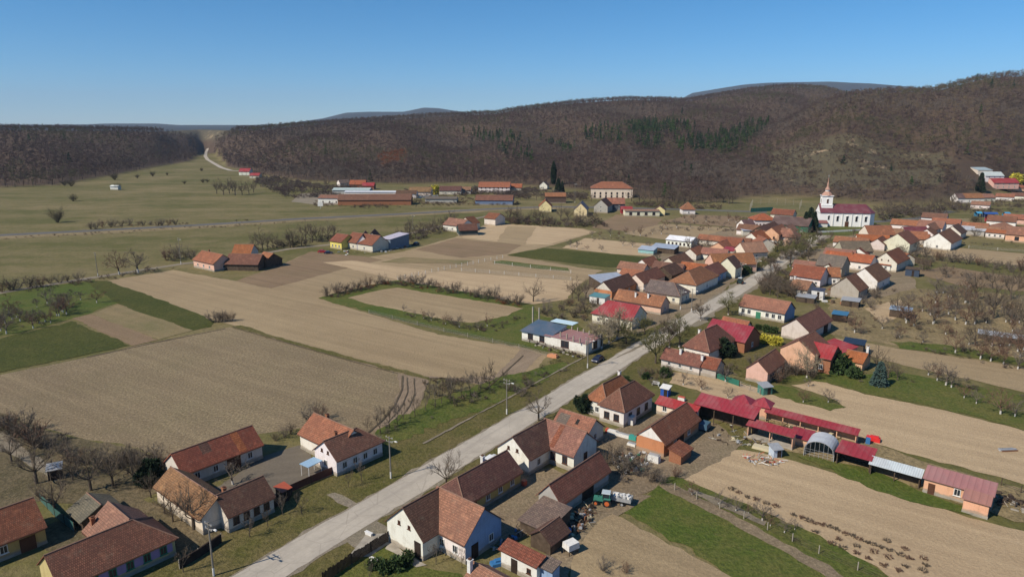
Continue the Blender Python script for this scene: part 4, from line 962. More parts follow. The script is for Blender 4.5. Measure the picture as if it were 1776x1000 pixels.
H('barn', 'brown walled hay barn with wide crimson sheet roof', [M_((1206, 698), (1301, 730), (1227, 683), 5.0, 3.9, roof='crimson', wall='plank', sides='pab')])
H('gazebo', 'open red-roofed pavilion on posts beside the hay barn', [G_(1288, 714, 0, 4.2, 4.2, 4.0, 2.5, 'hh', roof='crimson', wall='peach', win=(0, 0, 0, 0), sides='')])
H('outbuilding', 'small peach tower shed with pyramid red roof', [G_(1322, 722, 0, 3.2, 3.2, 4.4, 3.1, 'hh', roof='crimson', wall='peach', win=(0, 0, 0, 0), ov=.35)])
H('shed', 'very long open livestock shed under a narrow red roof', [M_((1328, 713), (1486, 753), (1331, 706), 2.8, 2.3, roof='crimson', wall='peach', sides='pab', ov=.3)])
H('shed', 'red-roofed shed with a peach end wall in front of the pens', [M_((1297, 735), (1372, 760), (1309, 728), 3.4, 2.9, roof='crimson', wall='peach', sides='ab')])
H('shed', 'tiny red-roofed hen house beside the silver arched shelter', [G_(1390, 768, -90, 3.6, 3.0, 2.3, 1.7, 'gg', roof='crimson', wall='peach', win=(0, 0, 0, 0), mono=True)])
H('shed', 'wooden stable with crimson roof between arched shelter and silver lean-to', [M_((1452, 781), (1509, 799), (1470, 764), 3.3, 2.6, roof='crimson', wall='plank', sides='pab')])
H('lean_to', 'open lean-to with silver corrugated roof on thin posts', [M_((1510, 802), (1596, 827), (1515, 792), 2.8, 2.3, roof='silver', wall='plank', sides='pab')], 'lean-to')
H('outbuilding', 'pink walled L-shaped cowshed with brownish pink sheet roof', [M_((1604, 827), (1722, 862), (1606, 804), 3.4, 2.7, roof='pinkbrown', wall='peach', win=(1, 0, 0, 0), door=('m', .12, 1.0, 1.9, 'darkframe')), M_((1672, 862), (1716, 875), (1676, 846), 3.05, 2.6, roof='pinkbrown', wall='peach')])
# --- right of the road, middle distance
H('house', 'low peeling white house with orange end roof and two chimneys', [R(1156, 603, 1222, 617, 4.5, 2.6, 5.2, 'gg', 'brown', 'off', (3, 0, 0, 0), ch=((.42, -.3, 'white', 1.2),), wsize=(.8, 1)),
   R(1222, 617, 1250, 623, 4.4, 2.6, 4.9, 'gg', 'rust', 'greyw', (0, 0, 0, 0), ch=((.02, -.6, 'white', 1.4),), gutter=False)])
H('house', 'hipped brown house behind the peeling white one, dark evergreen at its corner', [E_((1236, 607), (1272, 585), (1188, 600), 7.6, 3.6, 'hh', 'brown', 'white', (0, 4, 0, 0), ch=((.22, .3, 'white', 1.1),))])
H('house', 'house with broad crimson sheet roof behind the brown hipped house', [R(1236, 553, 1308, 566, 6.6, 3.4, 9.5, 'gg', 'crimson', 'brick', (0, 0, 1, 0), gutter=False)])
H('outbuilding', 'small orange tiled outbuilding just behind the crimson-roofed house', [R(1255, 549, 1300, 557, 4.6, 2.4, 5.0, 'gg', 'orange', 'off', (0, 0, 0, 0))])
H('house', 'long white house with green door and blue-shaded right gable', [R(1291, 511, 1373, 523, 6.2, 3.4, 8.0, 'gg', 'pinkish', 'white', (7, 0, 0, 0), bwall='bluewash_shade', door=('m', .44, 1.6, 2.2, 'greendoor'), wsize=(1.2, 1.5))])  # right gable of the white house tinted blue to imitate shade
H('barn', 'whitish barn with brown tiled roof behind the yellow blossoming hedge', [E_((1396, 575), (1444, 555), (1355, 564), 6.4, 3.4, 'gg', 'brown', 'off', (0, 0, 1, 0), door=('m', .75, 3.4, 2.8, 'darkwood'))])
H('house', 'tall peach house with red sheet extension roofs', [E_((1413, 612), (1445, 597), (1349, 605), 7.8, 4.8, 'gg', 'brown', 'peach', (2, 0, 0, 0), attic='', frame='darkframe'),
   R(1400, 590, 1452, 600, 6.6, 4.2, 7.0, 'gg', 'red', 'brick', (2, 0, 1, 0)), R(1430, 590, 1470, 604, 4.4, 3.0, 7.0, 'gg', 'red', 'peach', (0, 0, 0, 0), mono=True)])
H('house', 'small pink house with brown roof and one attic window', [R(1310, 625, 1349, 606, 5.4, 3.1, 5.2, 'gg', 'brown', 'pink', (1, 0, 0, 0), attic='')])
H('outbuilding', 'low orange-red tiled outbuilding with chimney behind the blue spruce', [R(1470, 607, 1506, 612, 4.0, 2.4, 6.5, 'gg', 'bright', 'peach', (1, 0, 0, 0), ch=((.97, .1, 'white', 1.8),))])
# --- left of the road, middle distance
def terrace(root):
    ox, oy, _ = root.location; pb = MB()
    def col_(x, y, z, sz, h):
        p = g(x, y, z); b = MB(); b.box((p[0] - ox, p[1] - oy, z), sz, sz, h, HA); b.build('concrete_column', 'concrete', root)
    for i in range(6):
        t = i / 5; col_(972 + 56 * t, 584 + 19 * t, 3.3, .3, 1.5); col_(992 + 50 * t, 572 + 14 * t, 3.3, .3, 1.2)
    col_(924, 562, 2.0, .35, 5.5); col_(935, 561, 2.0, .35, 5.0)
    p = g(979, 560, 4.6); pb.box((p[0] - ox, p[1] - oy, 4.9), 7.5, 3.4, .12, N_ANG); pb.build('awning', tinted('pale_blue_sheet', (.55, .72, .80)), root)
H('house', 'unfinished white house with bluish tiled awning and open concrete terrace', [R(919, 560, 970, 570, 4.4, 3.2, 8.0, 'gg', 'slate', 'white', (2, 0, 0, 0), mono=True, frame='darkframe', wsize=(1.8, 1.7), ov=.7),
   R(966, 572, 1026, 592, 3.35, 3.25, 9.0, 'gg', 'pinkbrown', 'white', (1, 0, 1, 0), mono=True, frame='darkframe', wsize=(2.6, 2.0), ov=.15)], extra=terrace)
H('house', 'wide bright red roofed house behind the blossoming street tree', [R(1039, 519, 1112, 529, 6.8, 3.4, 9.5, 'hg', 'red', 'cream', (4, 0, 1, 0), hip=.6)])
H('house', 'long orange tiled house with three chimneys and pinkish walls', [R(1073, 502, 1155, 514, 5.6, 3.0, 6.4, 'gg', 'orange', 'pink', (0, 0, 1, 0), ch=((.42, -.5, 'white', 1.4), (.68, -.4, 'white', 1.3)))])
H('barn', 'brick based barn with dark brown roof and whitish gable top', [R(1048, 489, 1088, 474, 6.2, 3.2, 7.2, 'gg', 'dark', 'terracotta', (2, 0, 0, 0), gtop='off')])
H('barn', 'brown roofed barn with narrow cream gable behind the brick based barn', [R(1102, 476, 1139, 463, 6.2, 3.4, 7.2, 'gg', 'brown', 'cream', (0, 0, 0, 0))])
H('outbuilding', 'small orange tiled outbuilding beside the pale blue sheet roof', [R(1080, 465, 1118, 469, 4.5, 2.6, 6.0, 'gg', 'orange', 'off', (0, 0, 0, 0))])
H('barn', 'open shed under a pale blue sheet roof at the field edge', [R(1032, 481, 1080, 476, 4.4, 3.2, 9.0, 'gg', 'blue', 'plank', (0, 0, 0, 0), mono=True, sides='pab')])
H('house', 'hipped greyish brown house with its street end in shadow', [R(1128, 485, 1170, 490, 6.6, 3.4, 8.4, 'gh', 'grey', 'cream', (4, 0, 2, 0), ridge=True)])
H('house', 'hipped orange house with a bright white front wall', [R(1196, 470, 1214, 462, 7.6, 4.0, 10.5, 'hh', 'orange', 'white', (1, 1, 1, 0), ridge=True, hip=.9)])
H('house', 'brown roofed house with long pale blue street wall', [R(1217, 465, 1246, 454, 6.6, 3.7, 7.4, 'gg', 'brown', 'bluewash_shade', (4, 0, 0, 0))])
H('house', 'tall narrow white gabled house with dark roof facing the road', [R(1258, 447, 1276, 443, 8.2, 4.6, 7.6, 'gg', 'dark', 'cream', (1, 0, 0, 0))])
H('house', 'long bright orange roof between two brown roofed barns', [R(1182, 454, 1228, 458, 5.4, 3.2, 7.0, 'gg', 'bright', 'off', (0, 0, 0, 0))])
H('barn', 'brown barn with cream gable at the green field corner', [R(1158, 447, 1188, 438, 6.8, 3.6, 8.4, 'gg', 'brown', 'cream', (0, 0, 0, 0))])
H('barn', 'dark open barn with greyish roof in front of the cream gabled barn', [R(1144, 462, 1176, 456, 6.2, 3.4, 8.0, 'gg', 'dark', 'plank', (0, 0, 0, 0))])
H('house', 'long orange roofed house with pink street front and white window', [R(1232, 440, 1304, 438, 7.6, 3.8, 9.5, 'gg', 'orange', 'pink', (2, 0, 1, 0))])
H('house', 'tan tiled house behind the long orange roof with pink front', [R(1284, 421, 1322, 419, 7.4, 3.6, 9.5, 'gg', 'tan', 'cream', (1, 0, 1, 0))])
H('house', 'white gable house with vivid red tiled roof near the villa', [R(1303, 404, 1320, 398, 8.2, 4.4, 9.5, 'gg', 'bright', 'white', (1, 0, 0, 0)), R(1314, 408, 1330, 414, 6.8, 4.0, 9.0, 'gg', 'orange', 'off', (1, 0, 0, 0))])
H('barn', 'rusty orange barn roof behind the white gable', [R(1250, 411, 1290, 413, 6.8, 3.6, 9.0, 'gg', 'rust', 'off', (0, 0, 0, 0))])
H('barn', 'small peach gabled barn in front of the rusty orange roof', [R(1246, 421, 1262, 415, 5.8, 3.4, 7.5, 'gg', 'orange', 'peach', (0, 0, 0, 0))])
H('shed', 'low crimson roofed shed between the orange barns', [R(1256, 429, 1276, 431, 4.0, 3.2, 6, 'gg', 'red', 'off', (0, 0, 0, 0), mono=True)])
def balcony(root):
    ox, oy, _ = root.location; b = MB(); p = g(1342, 420, 3.2)
    for z in (3.0,): b.box((p[0] - ox, p[1] - oy, z), 6.0, 1.4, .18, N_ANG); b.box((p[0] - ox, p[1] - oy - .7, z + .18), 6.0, .08, .9, N_ANG)
    b.build('balcony', 'white', root)
H('villa', 'two-storey beige villa with balconies and orange roof by the road', [R(1342, 395, 1352, 388, 9.5, 6.2, 8.5, 'gg', 'orange', 'peach', (1, 2, 1, 0), frame='darkframe'), R(1356, 396, 1386, 398, 8.6, 5.2, 9.0, 'gh', 'pinkish', 'pink', (2, 0, 1, 0))], 'house', extra=balcony)
H('hall', 'long dark brown roofed hall with green walls before the church', [R(1340, 375, 1412, 377, 8.4, 4.4, 13, 'gg', 'choco', 'green', (4, 0, 0, 0), frame='white')])
H('barn', 'wide brown barn roof left of the green walled hall', [R(1318, 393, 1342, 384, 7.4, 3.8, 9.5, 'gg', 'dark', 'plank', (0, 0, 0, 0))])
H('school', 'white walled school with bright orange hipped roof', [R(1304, 370, 1342, 370, 8.0, 4.6, 12, 'hh', 'bright', 'white', (6, 0, 0, 0), frame='darkframe')], 'building')
H('house', 'small white gabled house with dark roof left of the school', [R(1286, 381, 1304, 380, 7.2, 4.0, 8.0, 'gg', 'choco', 'white', (0, 1, 0, 0))])
H('shed', 'light blue sheet roofed shed in front of the small white gable', [R(1284, 395, 1312, 395, 4.2, 3.4, 10, 'gg', 'blue', 'off', (0, 0, 0, 0), mono=True)])
H('house', 'orange tiled house beside the fenced sports court', [R(1340, 362, 1380, 364, 6.4, 3.4, 9.0, 'gg', 'rust', 'off', (3, 0, 0, 0))])
H('hall', 'long low white hall alone among the allotments', [R(1160, 408, 1208, 411, 5.0, 3.4, 9.5, 'gg', 'snow', 'white', (6, 0, 0, 0), frame='darkframe')])
H('shed', 'teal tarpaulin covered shed at the edge of the green field', [G_(1123, 440, -90, 8, 4.5, 3.4, 2.4, 'gg', roof='blue', wall=(0.25, .48, .45), win=(0, 0, 0, 0), mono=True)])
H('shed', 'pale blue roofed shed right of the teal one', [G_(1153, 438, -90, 12, 6, 3.8, 2.8, 'gg', roof='blue', wall='plank', win=(0, 0, 0, 0), mono=True)])
# --- right of the road, farther
H('house', 'long scarlet roofed house with whitish wall beside the road thicket', [R(1376, 459, 1436, 463, 7.2, 3.6, 9.0, 'gg', 'rust', 'white', (5, 0, 0, 0)), R(1436, 463, 1456, 464, 6.4, 3.6, 8.0, 'gg', 'orange', 'white', (1, 0, 0, 0))])
H('house', 'low pinkish tiled house in front of the long scarlet roof', [R(1377, 484, 1409, 488, 5.0, 2.6, 8.0, 'gg', 'pinkish', 'off', (2, 0, 0, 0), ch=((.04, 0, 'white', 1.0),))])
H('barn', 'grey gabled barn with brown roof above the tin huts', [R(1464, 480, 1487, 474, 8.0, 3.8, 9.5, 'gg', 'brown', 'stone', (0, 0, 0, 0))])
H('house', 'bright white gabled house with brown roof beside a white wall', [R(1500, 465, 1522, 455, 8.2, 4.0, 10, 'gg', 'brown', 'white', (1, 0, 0, 0))])
H('house', 'grey gabled house under a mossy brown roof facing the camera', [R(1421, 441, 1472, 444, 8.2, 4.4, 9.5, 'gg', 'grey', 'stone', (0, 0, 1, 0))])
H('house', 'long bright orange roof behind the mossy brown house', [R(1432, 435, 1520, 442, 6.6, 4.0, 9.0, 'gg', 'bright', 'white', (3, 0, 0, 0), ch=((.55, -.2, 'brick', 1.0),))])
H('house', 'white gabled house with orange roof and low orange lean-to', [R(1537, 438, 1558, 429, 8.0, 4.0, 9.5, 'gg', 'rust', 'cream', (0, 0, 0, 0), attic='a'), R(1560, 436, 1576, 440, 5.6, 3.4, 7.0, 'gg', 'orange', 'cream', (1, 0, 0, 0)), R(1522, 451, 1548, 454, 4.0, 2.8, 5.0, 'gg', 'bright', 'white', (2, 0, 0, 0), mono=True, rmat='tile')])
H('house', 'light grey gabled house with long lichen grey roof', [R(1456, 418, 1507, 418, 8.0, 4.2, 9.5, 'gg', 'grey', 'stone', (0, 0, 0, 0))])
H('house', 'large orange roofed house with cream gable below the church', [R(1500, 391, 1545, 391, 9.4, 5.4, 11, 'gg', 'orange', 'cream', (3, 0, 0, 0)), R(1486, 406, 1542, 408, 5.8, 3.4, 7.5, 'gg', 'bright', 'cream', (0, 0, 0, 0))])
H('house', 'big cream gabled house with its right side in deep shade', [R(1555, 405, 1576, 399, 9.2, 4.8, 12, 'gg', 'brown', 'cream', (0, 0, 0, 0))])
H('house', 'orange tiled house with dark right gable behind the big cream gable', [R(1580, 401, 1608, 402, 6.6, 3.4, 8.5, 'gg', 'orange', 'off', (2, 0, 0, 0))])
H('house', 'white house with one small gable window and brown roof', [R(1626, 404, 1650, 396, 8.4, 4.0, 12, 'gg', 'brown', 'white', (0, 1, 0, 0))])
H('house', 'dark red roofed house behind the orange tiled house', [R(1566, 393, 1606, 393, 6.6, 3.4, 10, 'gg', 'maroon', 'off', (0, 0, 0, 0))])
H('house', 'brown roofed house with several white gables near the beige wall', [R(1594, 381, 1640, 384, 7.0, 3.6, 9, 'gg', 'pinkish', 'white', (4, 0, 0, 0)), R(1612, 390, 1620, 384, 6.4, 3.6, 7, 'gg', 'pinkish', 'white', (0, 1, 0, 0))])
H('shed', 'long grey metal shed beside the peach house', [R(1665, 393, 1712, 396, 4.2, 3.2, 10, 'gg', 'silver', 'greyw', (0, 0, 0, 0), mono=True)])
H('house', 'low brown hipped house with orange porch roof near the blue market tents', [R(1722, 385, 1762, 386, 7.0, 3.8, 14, 'hh', 'pinkish', 'cream', (3, 0, 0, 0)), R(1712, 397, 1746, 399, 4.6, 3.2, 7, 'gg', 'bright', 'white', (3, 0, 0, 0))])
H('house', 'peach walled house with one dark window at the right picture edge', [R(1748, 396, 1790, 398, 6.6, 4.0, 11, 'gg', 'pinkish', 'peach', (1, 0, 0, 0), frame='darkframe', wsize=(2, 2))])
H('house', 'narrow house with brown roof between white patched house and grey shed', [R(1650, 392, 1664, 388, 7.2, 3.6, 9, 'gg', 'dark', 'cream', (0, 0, 0, 0))])
def fill(desc, group, lst):
    lst = sorted(lst)
    for i, (x, y, a, L, w, hr, he, rf, wl) in enumerate(lst):
        H('outbuilding', f'{desc}, {ordinal(i)}', [G_(x, y, a + (-4 if x > 1390 else -2), L, w, hr, he, roof=rf, wall=wl, win=(1 if i % 2 else 0, 0, 0, 0))], 'outbuilding', group)
fill('small tiled outbuilding among the left street roofs', 'outbuildings filling the left street yards', [(1098, 476, -90, 12, 6, 5.0, 2.8, 'pinkish', 'off'), (1122, 468, 0, 11, 6, 5.4, 3, 'orange', 'white'), (1160, 476, -90, 13, 6, 5.0, 3, 'brown', 'off'), (1204, 448, 0, 12, 6.5, 5.4, 3, 'orange', 'off'),
  (1240, 450, -90, 12, 6, 5.2, 3, 'pinkish', 'white'), (1262, 434, 0, 12, 6.5, 5.6, 3.2, 'orange', 'cream'), (1282, 430, -90, 12, 7, 5.4, 3.2, 'brown', 'white'), (1304, 428, 0, 11, 7, 6, 3.4, 'pinkish', 'white'), (1330, 420, -90, 13, 7, 6, 3.6, 'orange', 'off'), (1302, 408, -90, 14, 8, 6, 3.4, 'brown', 'white'), (1366, 410, 0, 12, 8, 6.4, 3.6, 'pinkish', 'white'), (1232, 424, -90, 12, 7, 5, 3, 'orange', 'off'), (1398, 394, -90, 12, 8, 6, 3.4, 'orange', 'white')])
fill('small tiled outbuilding among the right street roofs', 'outbuildings filling the right street yards', [(1398, 472, -90, 10, 6, 4.8, 2.8, 'pinkish', 'off'), (1440, 476, 0, 11, 6, 5.2, 3, 'brown', 'white'), (1456, 452, -90, 13, 7, 5.4, 3.2, 'pinkish', 'white'), (1492, 448, 0, 11, 7, 5.4, 3.2, 'rust', 'white'), (1476, 430, -90, 16, 7, 5.4, 3.2, 'orange', 'white'), (1524, 432, 0, 12, 7, 6, 3.4, 'brown', 'off'),
  (1540, 414, -90, 14, 8, 6, 3.6, 'pinkish', 'white'), (1586, 422, -90, 13, 7, 5.4, 3.2, 'orange', 'white'), (1608, 414, 0, 12, 7, 6, 3.4, 'brown', 'white'), (1640, 396, -90, 15, 8, 6, 3.6, 'orange', 'white'), (1568, 398, -90, 14, 8, 6, 3.4, 'orange', 'white'), (1620, 386, -90, 14, 8, 6, 3.6, 'brown', 'white')])
fill('low tiled house of the cluster at the right edge', 'low houses clustered at the right edge', [(1690, 402, -90, 13, 7, 5.4, 3.2, 'orange', 'white'), (1712, 408, -90, 12, 7, 5, 3, 'pinkish', 'white'), (1736, 392, -90, 15, 9, 6.4, 3.6, 'brown', 'white'), (1762, 388, -90, 14, 8, 6, 3.6, 'orange', 'pink'), (1768, 410, -90, 13, 7, 5.4, 3.2, 'pinkish', 'white'), (1700, 362, -90, 12, 8, 5.6, 3.4, 'pinkish', 'white'), (1742, 348, -90, 13, 8, 6, 3.6, 'orange', 'white'), (1768, 346, -90, 12, 8, 5.6, 3.4, 'brown', 'white')])
HILL_CLEAR = []
def far(kind, label, x, y, ang, L, w, hr, he, ends='gg', cat=None, clear=26, **k):
    p = gt(x, y); HILL_CLEAR.append((p[0], p[1], clear)); HILL_CLEAR.append((p[0] * .96, p[1] * .96, clear))
    return H(kind, label, [G_(x, y, ang, L, w, hr, he, ends, **k)], cat)
far('house', 'white hillside house with orange roof at the lane', 1683, 351, -55, 15, 10, 7.5, 4.2, roof='orange', wall='white', win=(3, 1, 0, 0))
far('house', 'white hillside house with purple-grey roof left of the orange one', 1666, 351, -55, 12, 10, 7.5, 4.2, roof='choco', wall='white', win=(2, 1, 0, 0))
far('house', 'tiny brown roofed hillside house right of the orange one', 1708, 349, -55, 11, 9, 6.2, 3.6, roof='pinkish', wall='off')
far('house', 'pink walled hillside house with vivid red roof', 1736, 327, -55, 24, 13, 9.5, 5.6, roof='red', wall='pink', win=(4, 0, 0, 0))
far('outbuilding', 'orange tiled outbuilding in front of the vivid red hillside roof', 1756, 331, -55, 18, 10, 5.2, 3.2, roof='orange', wall='peach', win=(2, 0, 0, 0))
far('house', 'grey roofed white house highest on the right hillside', 1717, 315, -55, 18, 11, 9, 5.6, roof='silver', wall='white', win=(3, 0, 0, 0))
far('shed', 'pale blue roofed shed above the grey roofed hillside house', 1701, 302, -55, 14, 12, 6, 4, roof='blue', wall='off', win=(0, 0, 0, 0), mono=True)
# --- farms on the left lane
H('farm', 'farmhouse with pink wall and orange roof beside a long dark barn', [R(347, 435, 390, 441, 6.8, 3.6, 9.0, 'gg', 'orange', 'pink', (3, 0, 1, 0), ch=((.3, .1, 'brick', .9),)),
   R(398, 440, 455, 441, 6.4, 3.0, 10, 'gg', 'brown', 'plank', (0, 0, 0, 0)), R(408, 424, 440, 424, 7.4, 4.0, 10, 'gg', 'bright', 'off', (0, 0, 0, 0)), R(455, 437, 477, 439, 6.0, 3.2, 8.5, 'gg', 'orange', 'plank', (0, 0, 0, 0))], 'farm')
H('farm', 'yellow farmhouse with orange roofs and white inner gable', [R(582, 405, 607, 407, 7.0, 4.0, 9.5, 'gg', 'rust', 'yellow', (3, 1, 0, 0)),
   R(604, 404, 668, 408, 7.6, 3.8, 11, 'gg', 'rust', 'off', (2, 0, 0, 0)), R(628, 408, 634, 400, 7.6, 3.8, 6, 'gg', 'orange', 'white', (0, 0, 0, 0)), R(644, 403, 650, 397, 7.4, 4, 6, 'gg', 'rust', 'off', (0, 0, 0, 0))], 'farm')
H('hall', 'blue-grey sheet metal hall beside the yellow farmhouse', [R(672, 406, 697, 407, 6.8, 5.4, 13, 'gg', 'silver', (0.16, 0.20, 0.26), (0, 0, 0, 0), mono=True, plinth=False)])
H('farm', 'white farmhouse with brown roofs and dark open barn by the highway', [R(778, 378, 812, 381, 7.0, 3.8, 11, 'gg', 'pinkish', 'white', (3, 1, 0, 0)), R(794, 389, 826, 388, 6.0, 3.2, 10, 'gg', 'dark', (.05, .07, .07), (0, 0, 0, 0), plinth=False), R(806, 377, 822, 375, 7.4, 4, 10, 'gg', 'rust', 'off', (0, 0, 0, 0))], 'farm')
H('barn', 'open brown barn on white piers next to the highway farm', [R(846, 369, 870, 370, 7.2, 4.4, 10, 'gg', 'rust', 'off', (0, 0, 0, 0))])
# --- far row below the woods
far('factory', 'low white workshop with brown roof left of the long barn', 594, 352, -60, 36, 14, 6.5, 4.6, cat='workshop', roof='pinkish', wall='white', win=(6, 1, 0, 0), frame='darkframe')
far('barn', 'very long brown roofed barn behind the highway', 652, 354, -53, 58, 15, 8.0, 4.2, roof='brown', wall='brick', win=(0, 0, 0, 0))
far('hall', 'grey roofed hall behind the workshop', 612, 338, -57, 34, 14, 6.5, 5.0, roof='silver', wall='greyw', win=(0, 0, 0, 0))
far('hall', 'long white flat roofed hall behind the long brown barn', 660, 341, -57, 62, 12, 5.2, 4.6, roof='snow', wall='white', win=(0, 0, 0, 0))
far('house', 'vivid red-orange roofed house under the woods', 622, 327, -57, 16, 11, 8.5, 4.6, roof='bright', wall='rust')
far('house', 'small crimson house right of the vivid red-orange one', 640, 328, -57, 12, 9, 6.6, 3.8, roof='red', wall='rust')
far('house', 'tiny white house at the wood edge left of the red-orange one', 596, 324, -20, 11, 9, 7.5, 4.2, roof='grey', wall='white')
far('house', 'ochre roofed house left of the yellow blossoming tree', 730, 340, -57, 20, 11, 8, 4.4, roof='mossy', wall='cream', win=(3, 0, 0, 0))
far('house', 'low white walled house with dark roof below the yellow blossoming tree', 706, 343, -57, 18, 10, 6.5, 4.0, roof='dark', wall='white')
far('house', 'brown roofed house right of the yellow blossoming tree', 782, 337, -57, 20, 11, 7.5, 4.0, roof='dark', wall='off')
far('house', 'grey ruined outbuilding below the brown roofed house', 766, 351, -57, 26, 10, 4.8, 3.4, cat='outbuilding', roof='grey', wall='greyw', win=(0, 0, 0, 0))
far('house', 'pinkish small house with white garden wall near the wood edge', 806, 336, -57, 12, 9, 6.5, 3.8, roof='pinkish', wall='off')
far('house', 'long white house with orange roof at the foot of the woods', 858, 333, -60, 30, 12, 9.5, 5.2, roof='orange', wall='white', win=(7, 0, 0, 0), frame='darkframe')
far('house', 'small orange house right beside the long white house', 893, 332, -60, 14, 10, 7.5, 4.2, roof='bright', wall='off')
far('house', 'tiny white gabled house alone before the woods', 944, 328, 20, 10, 8, 7.8, 4.2, roof='grey', wall='white')
far('barn', 'low brown and blue walled barn behind the highway', 858, 354, -60, 30, 13, 7.2, 3.8, roof='brown', wall=(.16, .22, .32), win=(0, 0, 0, 0))
far('house', 'orange roofed open hall behind the yellow gabled house', 963, 351, -57, 17, 11, 8.0, 5.4, roof='orange', wall='choco', win=(0, 0, 0, 0))
far('house', 'yellow gabled house with orange side roof at the highway bend', 946, 366, 30, 14, 9, 8.6, 4.2, roof='bright', wall='pale', win=(0, 0, 0, 0))
far('house', 'pale yellow gabled house with dark brown roof', 1008, 372, 25, 18, 9, 9.0, 4.4, roof='choco', wall='pale', win=(0, 0, 0, 0))
far('house', 'grey gabled house with dark slate roof right of the pale yellow one', 1046, 367, 15, 17, 10, 9.5, 5.0, roof='dark', wall='greyw', win=(2, 1, 0, 0))
far('house', 'long dark house with orange tip right of the grey gable', 1066, 364, -57, 14, 9, 9.0, 5.2, roof='pinkish', wall=(.10, .11, .13), win=(2, 0, 0, 0))
far('manor', 'old cream two-storey manor with orange hipped roof at the wood edge', 1060, 343, -62, 36, 18, 14.0, 9.0, 'hh', cat='house', clear=34, roof='orange', wall='cream', win=(7, 3, 2, 0), wsize=(1.4, 2.0), frame='darkframe')
far('shed', 'crimson shed right of the long dark house', 1086, 371, -57, 8, 6, 5.5, 3.6, roof='red', wall='red', win=(0, 0, 0, 0))
far('ruin', 'roofless beige farm building with dark openings', 1112, 374, -57, 24, 9, 4.4, 3.8, cat='outbuilding', roof='tan', wall='cream', win=(4, 0, 0, 0), frame='darkframe', wsize=(2, 2), rmat='tile')
far('house', 'pale yellow cottage next to the beige ruin', 1144, 372, 20, 9, 7.5, 6.5, 3.8, roof='dark', wall='pale', win=(0, 0, 0, 0))
far('pavilion', 'white square pavilion with pointed orange roof by the highway', 1192, 371, -57, 9, 9, 8.6, 4.0, 'hh', roof='orange', wall='white', win=(1, 1, 0, 0))
far('house', 'bright red roofed white house beside the climbing lane', 427, 304, -60, 14, 11, 9, 5.2, roof='red', wall='white')
far('house', 'small red roofed house right of the climbing lane', 444, 309, -60, 12, 9, 6.4, 3.6, roof='red', wall='off')
far('hut', 'small white hut beside a dark bush on the meadow', 201, 329, -60, 8, 5, 4.6, 3.6, cat='hut', clear=5, roof='snow', wall='white', win=(0, 0, 0, 0))

